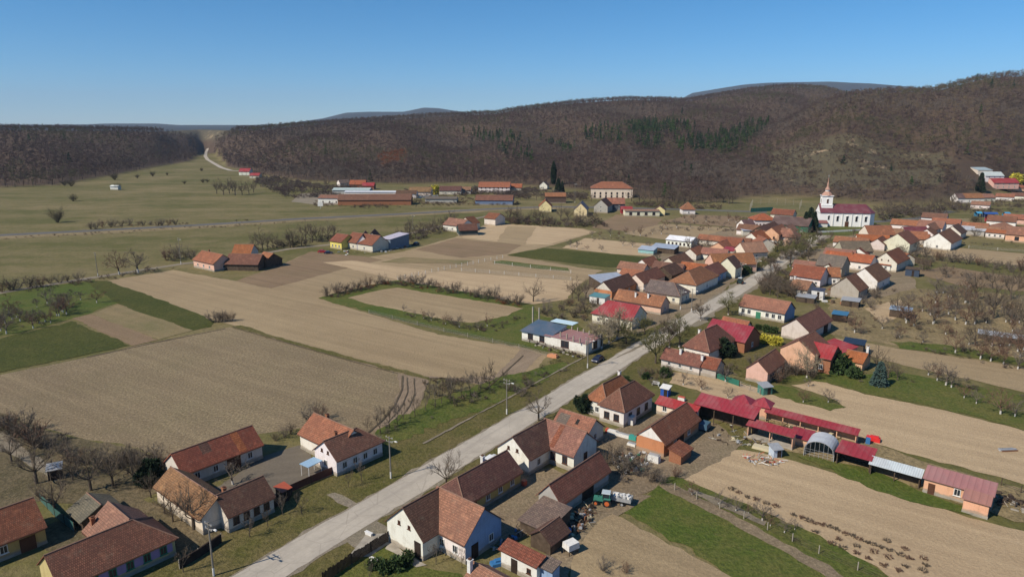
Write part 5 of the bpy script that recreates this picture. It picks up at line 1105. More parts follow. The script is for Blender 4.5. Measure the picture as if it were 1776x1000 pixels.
# ------------------------------------------------------------------ church
def church():
    a = g(1421, 392); b = g(1502, 394); ang = math.atan2(*(b - a)[::-1]); ca, sa = math.cos(ang), math.sin(ang)
    root = empty('church', (a[0], a[1], 0), 'white church with maroon roof and pointed west tower', 'church')
    def P(x, y, z): return (x * ca - y * sa, x * sa + y * ca, z)
    L, Wd, he, hr = 29.0, 12.5, 8.6, 13.6
    w = MB(); ap = [(-0.0, 0), (L, 0), (L + 3.4, 3.2), (L + 3.4, Wd - 3.2), (L, Wd), (0, Wd)]
    for i in range(6):
        p, q = ap[i], ap[(i + 1) % 6]; w.poly([P(*p, -.2), P(*q, -.2), P(*q, he), P(*p, he)])
    w.poly([P(0, 0, he), P(0, Wd, he), P(0, Wd / 2, hr - .2)][::-1])
    w.build('wall', tinted('church_plaster', (.88, .87, .85), .85), root)
    c = MB()
    for i in range(6):
        p, q = ap[i], ap[(i + 1) % 6]
        mx, my = (p[0] + q[0]) / 2, (p[1] + q[1]) / 2; ln = math.hypot(q[0] - p[0], q[1] - p[1]); an = math.atan2(q[1] - p[1], q[0] - p[0])
        pp = P(mx, my, he - .5); c.box(pp, ln + .25, .45, .55, ang + an)
    c.build('cornice', 'white', root)
    r = MB(); o = .5; e = he - .05
    ra, rbx = -.3, L - 1.5; m = Wd / 2
    A, B_, Cc, D_, E1, F1 = (-.3, -o), (L + .2, -o), (L + 3.9, 3.0), (L + 3.9, Wd - 3.0), (L + .2, Wd + o), (-.3, Wd + o)
    r.slab([P(*A, e), P(*B_, e), P(rbx, m, hr), P(ra, m, hr)], .12, 0, [(0, 0), (L, 0), (L, 8), (0, 8)])
    r.slab([P(*E1, e), P(*F1, e), P(ra, m, hr), P(rbx, m, hr)], .12, 0, [(0, 0), (L, 0), (L, 8), (0, 8)])
    r.slab([P(*B_, e), P(*Cc, e), P(rbx, m, hr)], .12, 0, [(0, 0), (4, 0), (2, 8)]); r.slab([P(*Cc, e), P(*D_, e), P(rbx, m, hr)], .12, 0, [(0, 0), (6, 0), (3, 8)]); r.slab([P(*D_, e), P(*E1, e), P(rbx, m, hr)], .12, 0, [(0, 0), (4, 0), (2, 8)])
    r.build('roof', 'metal', root, col=(.150, .040, .055))
    fr = MB(); fr.box((0, 0, 0), 1.5, .16, 3.4); fr.lathe((0, 0, 3.4), [(.75, 0), (.5, .45), (.01, .75)], 10)
    gl = MB(); gl.box((0, -.07, .15), 1.2, .12, 3.2); gl.lathe((0, -.05, 3.35), [(.6, 0), (.38, .36), (.01, .58)], 10)
    fm, gm = fr.mesh('window_frame', 'white'), gl.mesh('window_pane', 'glass')
    for x in (5.0, 10.2, 15.8, 21.2, 26.6):
        f = inst('window', fm, root, P(x, -.02, 3.2 if x > 6 else 4.0), ang, .8 if x < 6 else 1.0); inst('pane', gm, f)
    bt = MB()
    for x in (7.6, 13.0, 18.5, 24.0): bt.box(P(x, -.15, 0), .5, .3, he - .6, ang)
    bt.build('pilaster', 'white', root)
    d = MB(); d.box((0, 0, 0), 2.2, .2, 3.2); inst('door', d.mesh('door', 'darkframe'), root, P(15.8, -.08, 0), ang)
    # tower over the west end
    t = MB(); tx, ty, tw = 4.2, m, 6.0
    t.box(P(tx, ty, 0), tw + .6, tw + .6, 12.6, ang); t.box(P(tx, ty, 12.6), tw, tw, 6.2, ang)
    for z in (12.6, 18.4): t.box(P(tx, ty, z), tw + .9, tw + .9, .4, ang)
    tower = t.build('tower', tinted('church_plaster', (.88, .87, .85), .85), root)
    for dx, dy, rz in ((0, -tw / 2 - .03, 0), (-tw / 2 - .03, 0, -math.pi / 2), (tw / 2 + .03, 0, math.pi / 2)):
        inst('belfry_window', fm, tower, P(tx + dx, ty + dy, 13.9), ang + rz, .8)
        gb = MB(); gb.box((0, 0, 0), 1.0, .2, 2.6); inst('louvre', gb.mesh('louvre', 'darkframe'), tower, P(tx + dx * 1.005, ty + dy * 1.005, 14.0), ang + rz)
    s = MB(); cx = P(tx, ty, 18.8)
    s.lathe(cx, [(3.9, 0), (3.3, .25), (2.8, 1.0), (2.1, 1.8), (1.4, 2.3), (1.35, 2.4)], 8, 0)
    s.lathe(cx, [(1.3, 2.4), (1.3, 3.5)], 8, 1); s.lathe(cx, [(1.75, 3.5), (1.4, 3.9), (.8, 5.0), (.6, 5.8), (.55, 7.0), (.25, 8.8), (.12, 10.9), (0.02, 11.0)], 8, 0)
    s.build('spire', [tinted('copper_spire', (.46, .27, .20), .35), 'white'], tower)
    k = MB(); k.box((cx[0], cx[1], 29.7), .16, .16, 1.8, ang); k.box((cx[0], cx[1], 30.7), 1.0, .16, .16, ang); k.build('cross', 'steel', tower)
    # low annexe before the west end
    an = MB(); an.box(P(-.5, -3.2, 0), 8.0, 4.2, 2.6, ang); an.build('annexe', 'white', root)
    ar = MB(); ar.slab([P(-4.8, -5.7, 2.65), P(3.8, -5.7, 2.65), P(3.8, -1.0, 3.9), P(-4.8, -1.0, 3.9)], .12); ar.build('annexe_roof', 'metal', root, col=(.22, .07, .06))
    return root
church()
build_woods()
brush()
# ------------------------------------------------------------------ individual trees and shrubs
def bare_tree(seed, H=9.0, trunk=.22, r0=.20, spread=.55, n1=5, dens=1.0, up=.45, tw=.055):
    """trunk mesh and crown mesh (limbs and twigs) of a leafless tree"""
    rg = random.Random(seed); T = MB(); K = MB()
    def vec(): 
        v = Vector((rg.gauss(0, 1), rg.gauss(0, 1), rg.gauss(0, 1))); return v.normalized()
    def limb(p, d, L, r, lev):
        n = 3 if lev < 3 else 2
        pts = [p]; dd = d.copy()
        for i in range(n):
            dd = (dd + vec() * .22 + Vector((0, 0, up * .22))).normalized(); pts.append(pts[-1] + dd * (L / n))
        for i in range(n):
            a, b = r * (1 - i / n * .6), r * (1 - (i + 1) / n * .6)
            if lev < 3: K.tube(pts[i], pts[i + 1], a, b, 4 if lev == 1 else 3)
            else: twig(pts[i], pts[i + 1], max(b * 2, tw))
        k = int((5 if lev == 1 else 6 if lev == 2 else 7) * dens + rg.random())
        if lev < 4:
            for j in range(k):
                t = rg.uniform(.3, 1.0); i = min(n - 1, int(t * n)); q = pts[i].lerp(pts[i + 1], t * n - i)
                nd_ = (dd + vec() * (spread * 1.25) + Vector((0, 0, .12))).normalized()
                l2 = L * rg.uniform(.42, .66)
                if lev < 3: limb(q, nd_, l2, r * .5, lev + 1)
                else: twig(q, q + nd_ * l2, tw * .75)
    def twig(p, q, w):
        d = q - p; s = d.cross(vec()).normalized() * (w / 2); K.tri(p - s, p + s, q)
    th = H * trunk; top = Vector((rg.uniform(-.15, .15), rg.uniform(-.15, .15), th))
    T.tube((0, 0, -.15), top * .5, r0 * 1.15, r0 * .95, 7); T.tube(top * .5, top, r0 * .95, r0 * .8, 7)
    for i in range(n1):
        a = 2 * math.pi * (i + rg.uniform(-.3, .3)) / n1; e = rg.uniform(.5, 1.15)
        d = Vector((math.cos(a) * spread * 1.5, math.sin(a) * spread * 1.5, e)).normalized()
        limb(top * rg.uniform(.85, 1.0), d, H * rg.uniform(.34, .46), r0 * .46, 1)
    limb(top, Vector((0, 0, 1)), H * .48, r0 * .6, 1)
    return T, K
def shrub(seed, H=2.2, wd=1.0, n=16):
    rg = random.Random(seed); K = MB()
    def twig(p, q, w):
        v = Vector((rg.gauss(0, 1), rg.gauss(0, 1), rg.gauss(0, 1))); s = (q - p).cross(v).normalized() * (w / 2); K.tri(p - s, p + s, q)
    for i in range(n):
        a = rg.uniform(0, 6.28); b = Vector((math.cos(a), math.sin(a), 0)) * rg.uniform(0, .35) * wd
        d = Vector((math.cos(a) * rg.uniform(.1, .9) * wd, math.sin(a) * rg.uniform(.1, .9) * wd, rg.uniform(.7, 1.2))).normalized(); L = H * rg.uniform(.6, 1.0)
        tip = b + d * L; K.tube(b, tip, .03, .012, 3)
        for j in range(9):
            t = rg.uniform(.25, 1); q = b.lerp(tip, t); e = (d + Vector((rg.gauss(0, .7), rg.gauss(0, .7), rg.gauss(.1, .5)))).normalized(); q2 = q + e * L * rg.uniform(.22, .42); twig(q, q2, .05)
            for k in range(3): q3 = q.lerp(q2, rg.uniform(.3, 1)); twig(q3, q3 + (e + Vector((rg.gauss(0, .8), rg.gauss(0, .8), rg.gauss(.1, .6)))).normalized() * L * .2, .035)
    return K
def leafy(seed, H, rx, n, leaf=.28, base=.05, shape='round', mi=1):
    rg = random.Random(seed); K = MB()
    K.tube((0, 0, -.1), (0, 0, H * .75), .12, .03, 5, 0)
    lob = [(Vector((rg.uniform(-.5, .5) * rx, rg.uniform(-.5, .5) * rx, H * rg.uniform(.25, .8))), rg.uniform(.35, .6) * rx) for _ in range(9)]
    for i in range(n):
        if shape == 'cone':
            z = H * (base + (1 - base) * rg.random() ** 1.3); r = rx * (1 - z / H) ** .8 * rg.uniform(.55, 1.08); a = rg.uniform(0, 6.28); p = Vector((math.cos(a) * r, math.sin(a) * r, z)); o = Vector((math.cos(a), math.sin(a), -.35))
        elif shape == 'col':
            z = H * (base + (1 - base) * rg.random()); r = rx * min(1, (1 - z / H) * 3.0, .5 + z / H * 1.4) * rg.uniform(.6, 1.05); a = rg.uniform(0, 6.28); p = Vector((math.cos(a) * r, math.sin(a) * r, z)); o = Vector((math.cos(a) * .5, math.sin(a) * .5, 1))
        else:
            c, r = lob[i % 9]; u = Vector((rg.gauss(0, 1), rg.gauss(0, 1), rg.gauss(0, 1))).normalized(); p = c + u * r * rg.uniform(.6, 1.05); p.z = max(p.z, .1); o = u
        o = o.normalized(); s = o.cross(Vector((rg.gauss(0, 1), rg.gauss(0, 1), rg.gauss(0, 1)))).normalized(); l = leaf * rg.uniform(.6, 1.5)
        K.tri(p - s * l * .5, p + s * l * .5, p + o * l * 1.3, mi)
    return K
M['thicket_twig'] = bark('thicket_twigs', (0.075, 0.064, 0.042))
TV = {}
def variants(kind):
    if kind in TV: return TV[kind]
    out = []
    def add(tk, tm, cm, h):
        T, K = tk; out.append((T.mesh('trunk', tm), K.mesh('crown', cm), h))
    if kind == 'big':
        for s in range(4): add(bare_tree(10 + s, 10, .24, .26, .62, 6, .95), 'bark', 'twig', 10)
    elif kind == 'street':
        for s in range(4): add(bare_tree(20 + s, 9, .30, .24, .70, 7, 1.15, .45, .085), 'bark_white', 'twig_green' if s % 2 else 'twig', 9)
    elif kind == 'fruit':
        for s in range(5): add(bare_tree(30 + s, 5, .24, .14, .75, 5, .85, .3, .05), 'bark_white', 'twig_red' if s % 3 == 0 else 'twig_grey', 5)
    elif kind == 'young':
        for s in range(5): add(bare_tree(40 + s, 5, .26, .08, .42, 4, .75, .7, .05), 'bark', 'twig_grey' if s % 2 else 'twig', 5)
    elif kind == 'pale':
        for s in range(3): add(bare_tree(50 + s, 8, .26, .22, .66, 7, 1.1, .45, .08), 'bark_white', tinted('pale_twigs', (.30, .25, .17), .9), 8)
    elif kind == 'green':
        for s in range(3): add(bare_tree(60 + s, 9, .24, .22, .7, 7, 1.15, .45, .085), 'bark', 'twig_green', 9)
    elif kind == 'shrub':
        for s in range(5): out.append((None, shrub(70 + s).mesh('shrub', ['twig', 'twig_grey', 'twig_red'][s % 3]), 2.2))
    elif kind == 'clump':
        for s in range(4): out.append((None, shrub(80 + s, .5, 1.5, 34).mesh('cane_clump', 'twig_red' if s % 2 else 'twig'), .6))
    elif kind == 'spruce': out.append((None, leafy(90, 7, 1.9, 1500, .45, .04, 'cone').mesh('spruce', ['bark', 'needle_blue']), 7))
    elif kind == 'pine': out.append((None, leafy(91, 10, 2.2, 2200, .5, .04, 'cone').mesh('pine', ['bark', 'needle']), 10))
    elif kind == 'thicket':
        for q in range(3): out.append((None, shrub(110 + q, 4.5, 1.0, 46).mesh('shrub', 'thicket_twig'), 4.5))
    elif kind == 'cypress': out.append((None, leafy(92, 18, 2.2, 2600, .8, .06, 'col').mesh('poplar', ['bark', 'needle']), 18))
    elif kind == 'evergreen':
        for s in range(2): out.append((None, leafy(93 + s, 4.5, 2.1, 2200, .34).mesh('bush', ['bark', 'needle']), 4.5))
    elif kind == 'greenbush':
        for s in range(3): out.append((None, leafy(96 + s, 1.6, 1.2, 900, .24).mesh('bush', ['bark', 'leaf_green']), 1.6))
    elif kind == 'blossom':
        for s in range(2): out.append((None, leafy(99 + s, 2.4, 1.4, 900, .26).mesh('bush', ['bark', 'blossom']), 2.4))
    TV[kind] = out; return out
NT = [0]
def trees(kind, name, desc, group, pts, cat='tree', tail=True):
    """pts: (photo x, photo y of the foot, height in metres)"""
    vs = variants(kind); pts = sorted(pts)
    for i, (px, py, h) in enumerate(pts):
        p = gt(px, py); T, K, h0 = vs[NT[0] % len(vs)]; NT[0] += 1
        lab = desc if len(pts) == 1 else f'{desc}, {ordinal(i)}'
        s = h / h0; rz = rnd.uniform(0, 6.28); wv = s * rnd.uniform(.9, 1.15)
        if T is None:
            o = inst(name, K, None, (p[0], p[1], p[2]), rz, (wv, wv, s))
        else:
            o = empty(name, (p[0], p[1], p[2]), None, None, None, rz); o.scale = (wv, wv, s)
            inst('trunk', T, o); inst('crown', K, o)
        tag(o, lab, cat, group if len(pts) > 1 else None)
def row(p, q, n, h, jx=4, jy=2, hv=.35, seed=1):
    rg = random.Random(seed + int(p[0])); out = []
    for i in range(n):
        t = (i + .5 + rg.uniform(-.35, .35)) / n; out.append((p[0] + (q[0] - p[0]) * t + rg.uniform(-jx, jx) * .3, p[1] + (q[1] - p[1]) * t + rg.uniform(-jy, jy), h * rg.uniform(1 - hv, 1 + hv)))
    return out
def area(poly, n, h, hv=.35, seed=3):
    rg = random.Random(seed + int(poly[0][0])); xs = [p[0] for p in poly]; ys = [p[1] for p in poly]; out = []
    while len(out) < n:
        x, y = rg.uniform(min(xs), max(xs)), rg.uniform(min(ys), max(ys))
        if pin(np.array([x]), np.array([y]), poly)[0]: out.append((x, y, h * rg.uniform(1 - hv, 1 + hv)))
    return out

trees('big', 'bare_tree', 'spreading bare tree in the lower left back gardens', 'bare garden trees at the lower left', [(64, 838, 9.5), (158, 850, 9), (196, 842, 7.5), (232, 836, 7), (96, 892, 8), (126, 832, 6), (20, 800, 6.5)])
trees('big', 'bare_tree', 'bare tree in front of the mossy orange roof', 'bare trees before the mossy roof', [(336, 918, 9), (300, 905, 5), (286, 890, 4.5), (262, 862, 5)])
trees('shrub', 'bare_shrub', 'twiggy hedge shrub at the ploughed field corner', 'hedge shrubs at the lower left field corner', row((0, 740), (150, 810), 11, 3.6, 8, 5) + [(40, 752, 5), (62, 772, 5)], 'shrub')
trees('shrub', 'bare_shrub', 'bare shrub along the field side of the left gardens', 'shrubs between left gardens and field', row((165, 805), (290, 812), 9, 3.2, 8, 12), 'shrub')
trees('evergreen', 'dark_bush', 'dark evergreen bush behind the cream L-shaped house', 'dark bushes by the cream house', [(262, 832, 4), (250, 842, 3.2)], 'bush')
trees('young', 'young_tree', 'small pruned tree on the verge before the left houses', 'pruned verge trees on the left', [(491, 893, 4), (433, 931, 4.2), (523, 890, 4), (605, 845, 3.2), (627, 834, 4.5), (318, 992, 4), (465, 912, 3)])
trees('fruit', 'courtyard_tree', 'small reddish bare tree in the yard before the long striped barn', None, [(404, 840, 5.5)])
trees('shrub', 'bare_shrub', 'brown shrub beside the house with blue porch', 'shrubs beside the white L-shaped house', [(503, 752, 2.6), (492, 758, 2.2), (540, 735, 4.2), (556, 730, 3.6), (478, 764, 1.8)], 'shrub')
trees('big', 'roadside_tree', 'large bare tree with white painted trunk foot beside the ochre farmhouse', None, [(774, 846, 7.6)])
trees('big', 'roadside_tree', 'bare tree on the right verge between the L-shaped house and the road', None, [(934, 729, 7.2)])
trees('young', 'young_tree', 'thin bare tree in the rough strip left of the road', 'thin trees in the rough strip left of the road', [(660, 752, 6), (676, 742, 5), (690, 738, 5.5), (720, 722, 5), (738, 712, 5), (755, 706, 6), (766, 700, 5), (782, 694, 6), (800, 690, 5), (816, 684, 6), (833, 678, 5), (849, 670, 6), (700, 728, 4), (745, 690, 5), (770, 680, 4), (640, 757, 4)])
trees('young', 'young_tree', 'grey sapling by the curved field edge', 'saplings by the curved field edge', area([(745, 660), (860, 655), (880, 668), (760, 720), (735, 690)], 12, 3.6))
trees('shrub', 'bare_shrub', 'bare shrub left of the unfinished white house', 'shrubs in the weedy corner left of the unfinished house', area([(870, 672), (950, 640), (980, 625), (975, 655), (900, 690)], 9, 2.0), 'shrub')
trees('green', 'street_tree', 'large budding tree with whitewashed trunk leaning over the village road', None, [(1137, 630, 10.5)])
trees('street', 'street_tree', 'budding street tree near the hipped brown house', 'street trees beside the hipped brown house', [(1161, 604, 9), (1178, 602, 9)])
trees('green', 'street_tree', 'greenish budding tree before the red roofed house', 'budding trees before the red roofed house', [(1086, 596, 7.5), (1118, 580, 7), (1060, 590, 5)])
trees('pale', 'blossom_tree', 'pale blossoming tree beside the unfinished house', 'pale blossoming trees by the unfinished house', [(1043, 605, 10.5), (1070, 588, 10), (1056, 594, 8)])
trees('street', 'street_tree', 'lone street tree opposite the blue walled house', 'lone street trees opposite the blue walled house', [(1263, 546, 7.5), (1215, 556, 6)])
trees('big', 'bare_tree', 'bare tree in the thicket by the road', 'thicket trees right of the road', area([(1310, 505), (1345, 470), (1372, 480), (1378, 520), (1330, 515)], 9, 7.0, .3), 'tree')
trees('shrub', 'bare_shrub', 'thicket shrub behind the long white house', 'thicket shrubs behind the long white house', area([(1290, 510), (1330, 485), (1380, 505), (1382, 520)], 14, 4.0), 'shrub')
trees('street', 'street_tree', 'bare tree along the far end of the village road', 'street trees at the far end of the road', [(1370, 462, 9), (1350, 448, 8), (1364, 440, 8), (1388, 446, 8), (1398, 436, 9), (1378, 430, 8), (1408, 426, 7), (1336, 466, 6), (1320, 470, 6), (1356, 425, 6), (1402, 452, 6), (1418, 420, 7), (1362, 450, 7), (1376, 444, 8), (1342, 456, 6), (1386, 438, 8), (1394, 442, 7), (1370, 424, 7), (1384, 420, 8), (1348, 436, 7)])
trees('shrub', 'bare_shrub', 'low shrub at the verge of the far village road', 'shrubs at the far end of the road', area([(1290, 478), (1330, 450), (1390, 425), (1410, 440), (1350, 475)], 14, 2.4), 'shrub')
trees('greenbush', 'green_bush', 'round green bush by the pink street front', 'green bushes by the pink street front', [(1296, 474, 2.6), (1304, 470, 2.6), (1290, 477, 2)], 'bush')
trees('pine', 'dark_conifer', 'dark broad conifer left of the church', 'dark conifers near the church', [(1396, 402, 12), (1404, 400, 14), (1411, 402, 12)])
trees('evergreen', 'dark_bush', 'big dark evergreen by the hipped brown house', 'evergreens at the hipped brown house', [(1250, 618, 5.2), (1262, 619, 4.6), (1242, 612, 5)], 'bush')
trees('fruit', 'fruit_tree', 'white-footed tree by the small pink house', 'trees by the small pink house', [(1258, 662, 5.0), (1345, 660, 4.5), (1362, 650, 5), (1335, 650, 4)])
trees('pale', 'walnut_tree', 'pale pollarded tree with white trunk before the tall peach wall', None, [(1399, 655, 7.8)])
trees('spruce', 'spruce', 'blue-green spruce in the garden right of the peach house', None, [(1524, 668, 6)])
trees('greenbush', 'green_bush', 'round clipped green bush beside the peach house porch', 'clipped bushes by the peach house', [(1452, 645, 4.2), (1443, 638, 3), (1482, 655, 2.6)], 'bush')
trees('blossom', 'yellow_shrub', 'bright yellow blossoming shrub beside the whitish barn', 'yellow shrubs by the whitish barn', [(1322, 594, 2.6), (1334, 596, 2.2), (1343, 598, 2.6), (1350, 599, 2.2)], 'shrub')
trees('big', 'bare_tree', 'bushy bare tree behind the blue spruce and tiled outbuilding', 'bare trees behind the spruce', [(1520, 642, 7), (1540, 655, 5.5), (1556, 660, 4.5)])
trees('greenbush', 'green_bush', 'green shrub in the garden of the long white house', 'garden bushes of the long white house', [(1316, 572, 1.8), (1330, 576, 2.2), (1342, 578, 1.8), (1300, 568, 1.5)], 'bush')
trees('fruit', 'fruit_tree', 'white-footed tree on the right grass strip', 'fruit trees below the right tan field', [(1640, 668, 6.5), (1625, 660, 5), (1650, 672, 5), (1735, 718, 6.5), (1693, 700, 4), (1672, 690, 4), (1760, 722, 5), (1610, 650, 4.5)])
trees('fruit', 'fruit_tree', 'pinkish young fruit tree near the red pavilion', 'young fruit trees near the red pavilion', [(1393, 698, 4), (1436, 698, 4), (1402, 670, 3), (1216, 640 + 36, 3.6), (1262, 690, 3.4), (1185, 668, 4)])
trees('fruit', 'orchard_tree', 'white-footed orchard tree in the right garden', 'orchard trees in the right garden', [(1482, 577, 7), (1562, 551, 6), (1657, 612, 7), (1700, 622, 6.5), (1718, 626, 6.5), (1600, 594, 4), (1620, 560, 6), (1585, 565, 5), (1680, 598, 5), (1740, 632, 6), (1765, 640, 6), (1640, 580, 5), (1560, 585, 4), (1690, 562, 7), (1600, 540, 6), (1645, 545, 7), (1750, 600, 6), (1530, 570, 5)] + area([(1560, 510), (1680, 500), (1790, 540), (1790, 630), (1660, 600), (1560, 560)], 34, 6.6))
trees('big', 'bare_tree', 'tall wide bare tree in the far right orchard', 'tall trees in the right orchard', [(1722, 552, 15), (1690, 560, 10), (1760, 556, 10), (1556, 548, 8)])
trees('shrub', 'bare_shrub', 'brown shrub in the overgrown right garden', 'shrubs in the right dry garden', area([(1450, 560), (1540, 500), (1680, 500), (1790, 560), (1790, 640), (1620, 598), (1480, 585)], 34, 2.2), 'shrub')
trees('shrub', 'bare_shrub', 'bare shrub in the row across the far right field', 'shrub row across the far right field', row((1555, 440), (1790, 475), 16, 4.5, 6, 3), 'shrub')
trees('shrub', 'bare_shrub', 'bare shrub below the brown strip, right side', 'lower shrub row on the right', row((1590, 466), (1790, 500), 12, 2.4, 6, 3), 'shrub')
trees('clump', 'cane_clump', 'low brown clump in the light field at the lower right', 'planted clumps in the lower right field', [(1150 + x / 2.5, 600 + y / 2.5, .50) for x, y in [(298, 620), (328, 637), (363, 657), (403, 665), (448, 683), (487, 695), (565, 735), (600, 745), (630, 757), (655, 768), (690, 775), (720, 783), (750, 797), (790, 815), (820, 825), (850, 838), (880, 850), (905, 858), (940, 870), (985, 888), (1028, 905), (1068, 922), (1047, 880), (972, 846), (760, 838), (730, 857), (778, 875), (840, 868), (838, 898), (890, 923), (915, 893), (978, 917), (958, 952), (1020, 975), (1050, 955), (1130, 922), (1140, 950), (1128, 975), (660, 805)]], 'plant')
trees('fruit', 'fruit_tree', 'low fruit tree in the strip below the light field', 'low fruit trees below the light field', [(1246, 874, 3), (1276, 886, 3.2), (1322, 903, 4), (1336, 912, 2.6), (1360, 924, 3), (1200, 858, 3), (1378, 918, 2.2), (1298, 890, 2)])
trees('shrub', 'bare_shrub', 'bare bush in the yard beyond the green tractor', 'bushes beyond the green tractor', [(1080, 822, 4), (1096, 815, 4), (1112, 826, 3.5), (1062, 800, 4), (1128, 836, 3), (1150, 840, 2.2), (1172, 828, 2), (1048, 806, 3), (1050, 990, 2), (1085, 992, 1.6)], 'shrub')
trees('evergreen', 'dark_bush', 'dark bush at the left side of the white hipped house', 'dark bushes at the white hipped house', [(1018, 716, 4.2), (1006, 712, 3.4)], 'bush')
trees('greenbush', 'green_bush', 'green bush in the small garden beyond the white hipped house', 'bushes beyond the white hipped house', [(1120, 656, 1.6), (1152, 652, 2.2), (1086, 662, 1.3)], 'bush')
trees('greenbush', 'green_bush', 'green bush inside the plank-fenced garden at the bottom', 'bushes in the plank-fenced garden', [(690, 985, 1.8), (668, 992, 1.6), (706, 976, 1.5), (650, 985, 1.4)], 'bush')
trees('young', 'young_tree', 'thin leafless tree before the white gabled L-shaped barn', 'thin trees by the L-shaped barn', [(756, 978, 3.4), (801, 984, 3.2), (640, 1006, 3)])
trees('fruit', 'lane_tree', 'round crowned tree standing beside the left farm lane', 'round trees by the left farm lane', [(207, 476, 11.5), (240, 473, 12.5)])
trees('shrub', 'bare_shrub', 'bare shrub in the hedge along the left farm lane', 'hedge shrubs along the left farm lane', row((0, 506), (140, 486), 10, 4.5, 6, 2) + row((285, 455), (345, 445), 6, 5, 5, 3), 'shrub')
trees('fruit', 'orchard_tree', 'grey bare tree in the left orchard below the farm lane', 'left orchard trees', area([(0, 540), (90, 510), (120, 545), (40, 585), (-10, 590)], 20, 5.5) + [(168, 525, 6), (112, 534, 6), (120, 528, 5), (140, 520, 4), (88, 560, 5), (78, 558, 5)])
trees('shrub', 'bare_shrub', 'upright leafless shrub where the ploughed fields meet', 'upright shrubs where the fields meet', [(371, 558, 3.6), (378, 559, 3.2), (385, 558, 3.2), (394, 557, 3.4), (400, 557, 3.0)], 'shrub')
trees('thicket', 'meadow_bush', 'dense dark bush alone on the left meadow', 'lone bushes on the left meadow', [(100, 386, 9.5), (127, 349, 6), (205, 329, 7), (124, 323, 8), (112, 322, 6)], 'bush')
trees('big', 'meadow_tree', 'bare tree of the round grove on the meadow near the lane', 'grove on the meadow', [(376, 336, 14), (388, 338, 15), (398, 336, 14), (408, 339, 15), (420, 338, 14), (432, 337, 13), (440, 334, 12), (403, 332, 14)])
trees('thicket', 'meadow_bush', 'flat dark thicket on the meadow below the climbing lane', 'thickets below the climbing lane', [(320, 319, 4), (352, 317, 5), (350, 297, 5), (360, 316, 4), (265, 306, 7), (238, 309, 5), (199, 312, 9), (290, 304, 4)], 'bush')
trees('shrub', 'bare_shrub', 'low brown shrub along the far side of the highway', 'shrubs along the highway', row((150, 396), (310, 388), 14, 4.0, 6, 2), 'shrub')
trees('big', 'farm_tree', 'bare tree in the belt left of the yellow farmhouse', 'tree belt left of the yellow farmhouse', row((440, 436), (585, 412), 15, 9, 6, 4))
trees('big', 'farm_tree', 'bare tree between yellow farm and highway farm', 'tree belt between the two farms', row((690, 416), (790, 388), 15, 8, 6, 7))
trees('big', 'bare_tree', 'bare tree of the row right of the highway farm', 'dense tree row right of the highway farm', row((880, 384), (1035, 388), 18, 9, 6, 4))
trees('shrub', 'bare_shrub', 'dark shrub under the row right of the highway farm', 'shrubs under the dense tree row', row((880, 388), (1035, 392), 14, 4, 6, 3), 'shrub')
trees('fruit', 'fruit_tree', 'small fruit tree in the allotments around the white hall', 'allotment fruit trees', row((1020, 412), (1150, 404), 9, 5, 4, 3) + row((1075, 425), (1140, 432), 4, 4, 4, 2) + row((1150, 396), (1310, 398), 9, 5, 4, 3) + row((1180, 382), (1330, 386), 8, 5, 4, 2) + row((975, 428), (1050, 436), 4, 4.5, 4, 2))
trees('shrub', 'hedge_shrub', 'leafless hedge shrub above the green edged field', 'hedge along the top of the green-edged field', row((566, 512), (676, 490), 11, 3.2, 4, 2) + row((690, 488), (905, 530), 20, 3.6, 4, 2), 'shrub')
trees('fruit', 'fruit_tree', 'small fruit tree below the green edged field', 'fruit trees below the fenced field', [(700, 540, 3), (735, 553, 3.5), (748, 556, 4), (773, 562, 4), (797, 568, 5), (830, 572, 3.5), (845, 566, 4.5), (720, 548, 2.5)])
trees('big', 'bare_tree', 'bushy bare tree left of the brick based barn', 'bushy trees left of the brick based barn', [(1003, 522, 9), (1016, 518, 8), (992, 518, 7), (925, 523, 8.5)])
trees('shrub', 'bare_shrub', 'shrub in the overgrown garden behind the unfinished house', 'shrubs behind the unfinished house', area([(930, 545), (1000, 525), (1040, 530), (1020, 555), (950, 555)], 12, 3.0), 'shrub')
trees('cypress', 'poplar', 'dark tall columnar tree before the brown woods', None, [(960, 322, 24)])
trees('pine', 'dark_conifer', 'dark conifer below the tall columnar tree', 'conifers below the columnar tree', [(968, 335, 14), (975, 334, 11)])
trees('pine', 'dark_conifer', 'dark conifer beside the grey roofed hillside house', None, [(1699, 332, 17)])
trees('blossom', 'yellow_tree', 'yellow flowering tree before the wood left of the long white house', None, [(755, 337, 8)])
trees('blossom', 'yellow_tree', 'yellowish tree behind the vivid red hillside roof', None, [(1762, 318, 10)])
trees('big', 'bare_tree', 'bare tree between the church and the hillside lane', 'trees between church and hillside', area([(1515, 368), (1600, 352), (1660, 352), (1640, 374), (1530, 384)], 22, 10))
trees('thicket', 'dark_bush', 'dark shrub by the road beyond the church', 'dark shrubs beyond the church', [(1552, 378, 4), (1545, 380, 5), (1690, 388, 6), (1572, 372, 4)], 'bush')

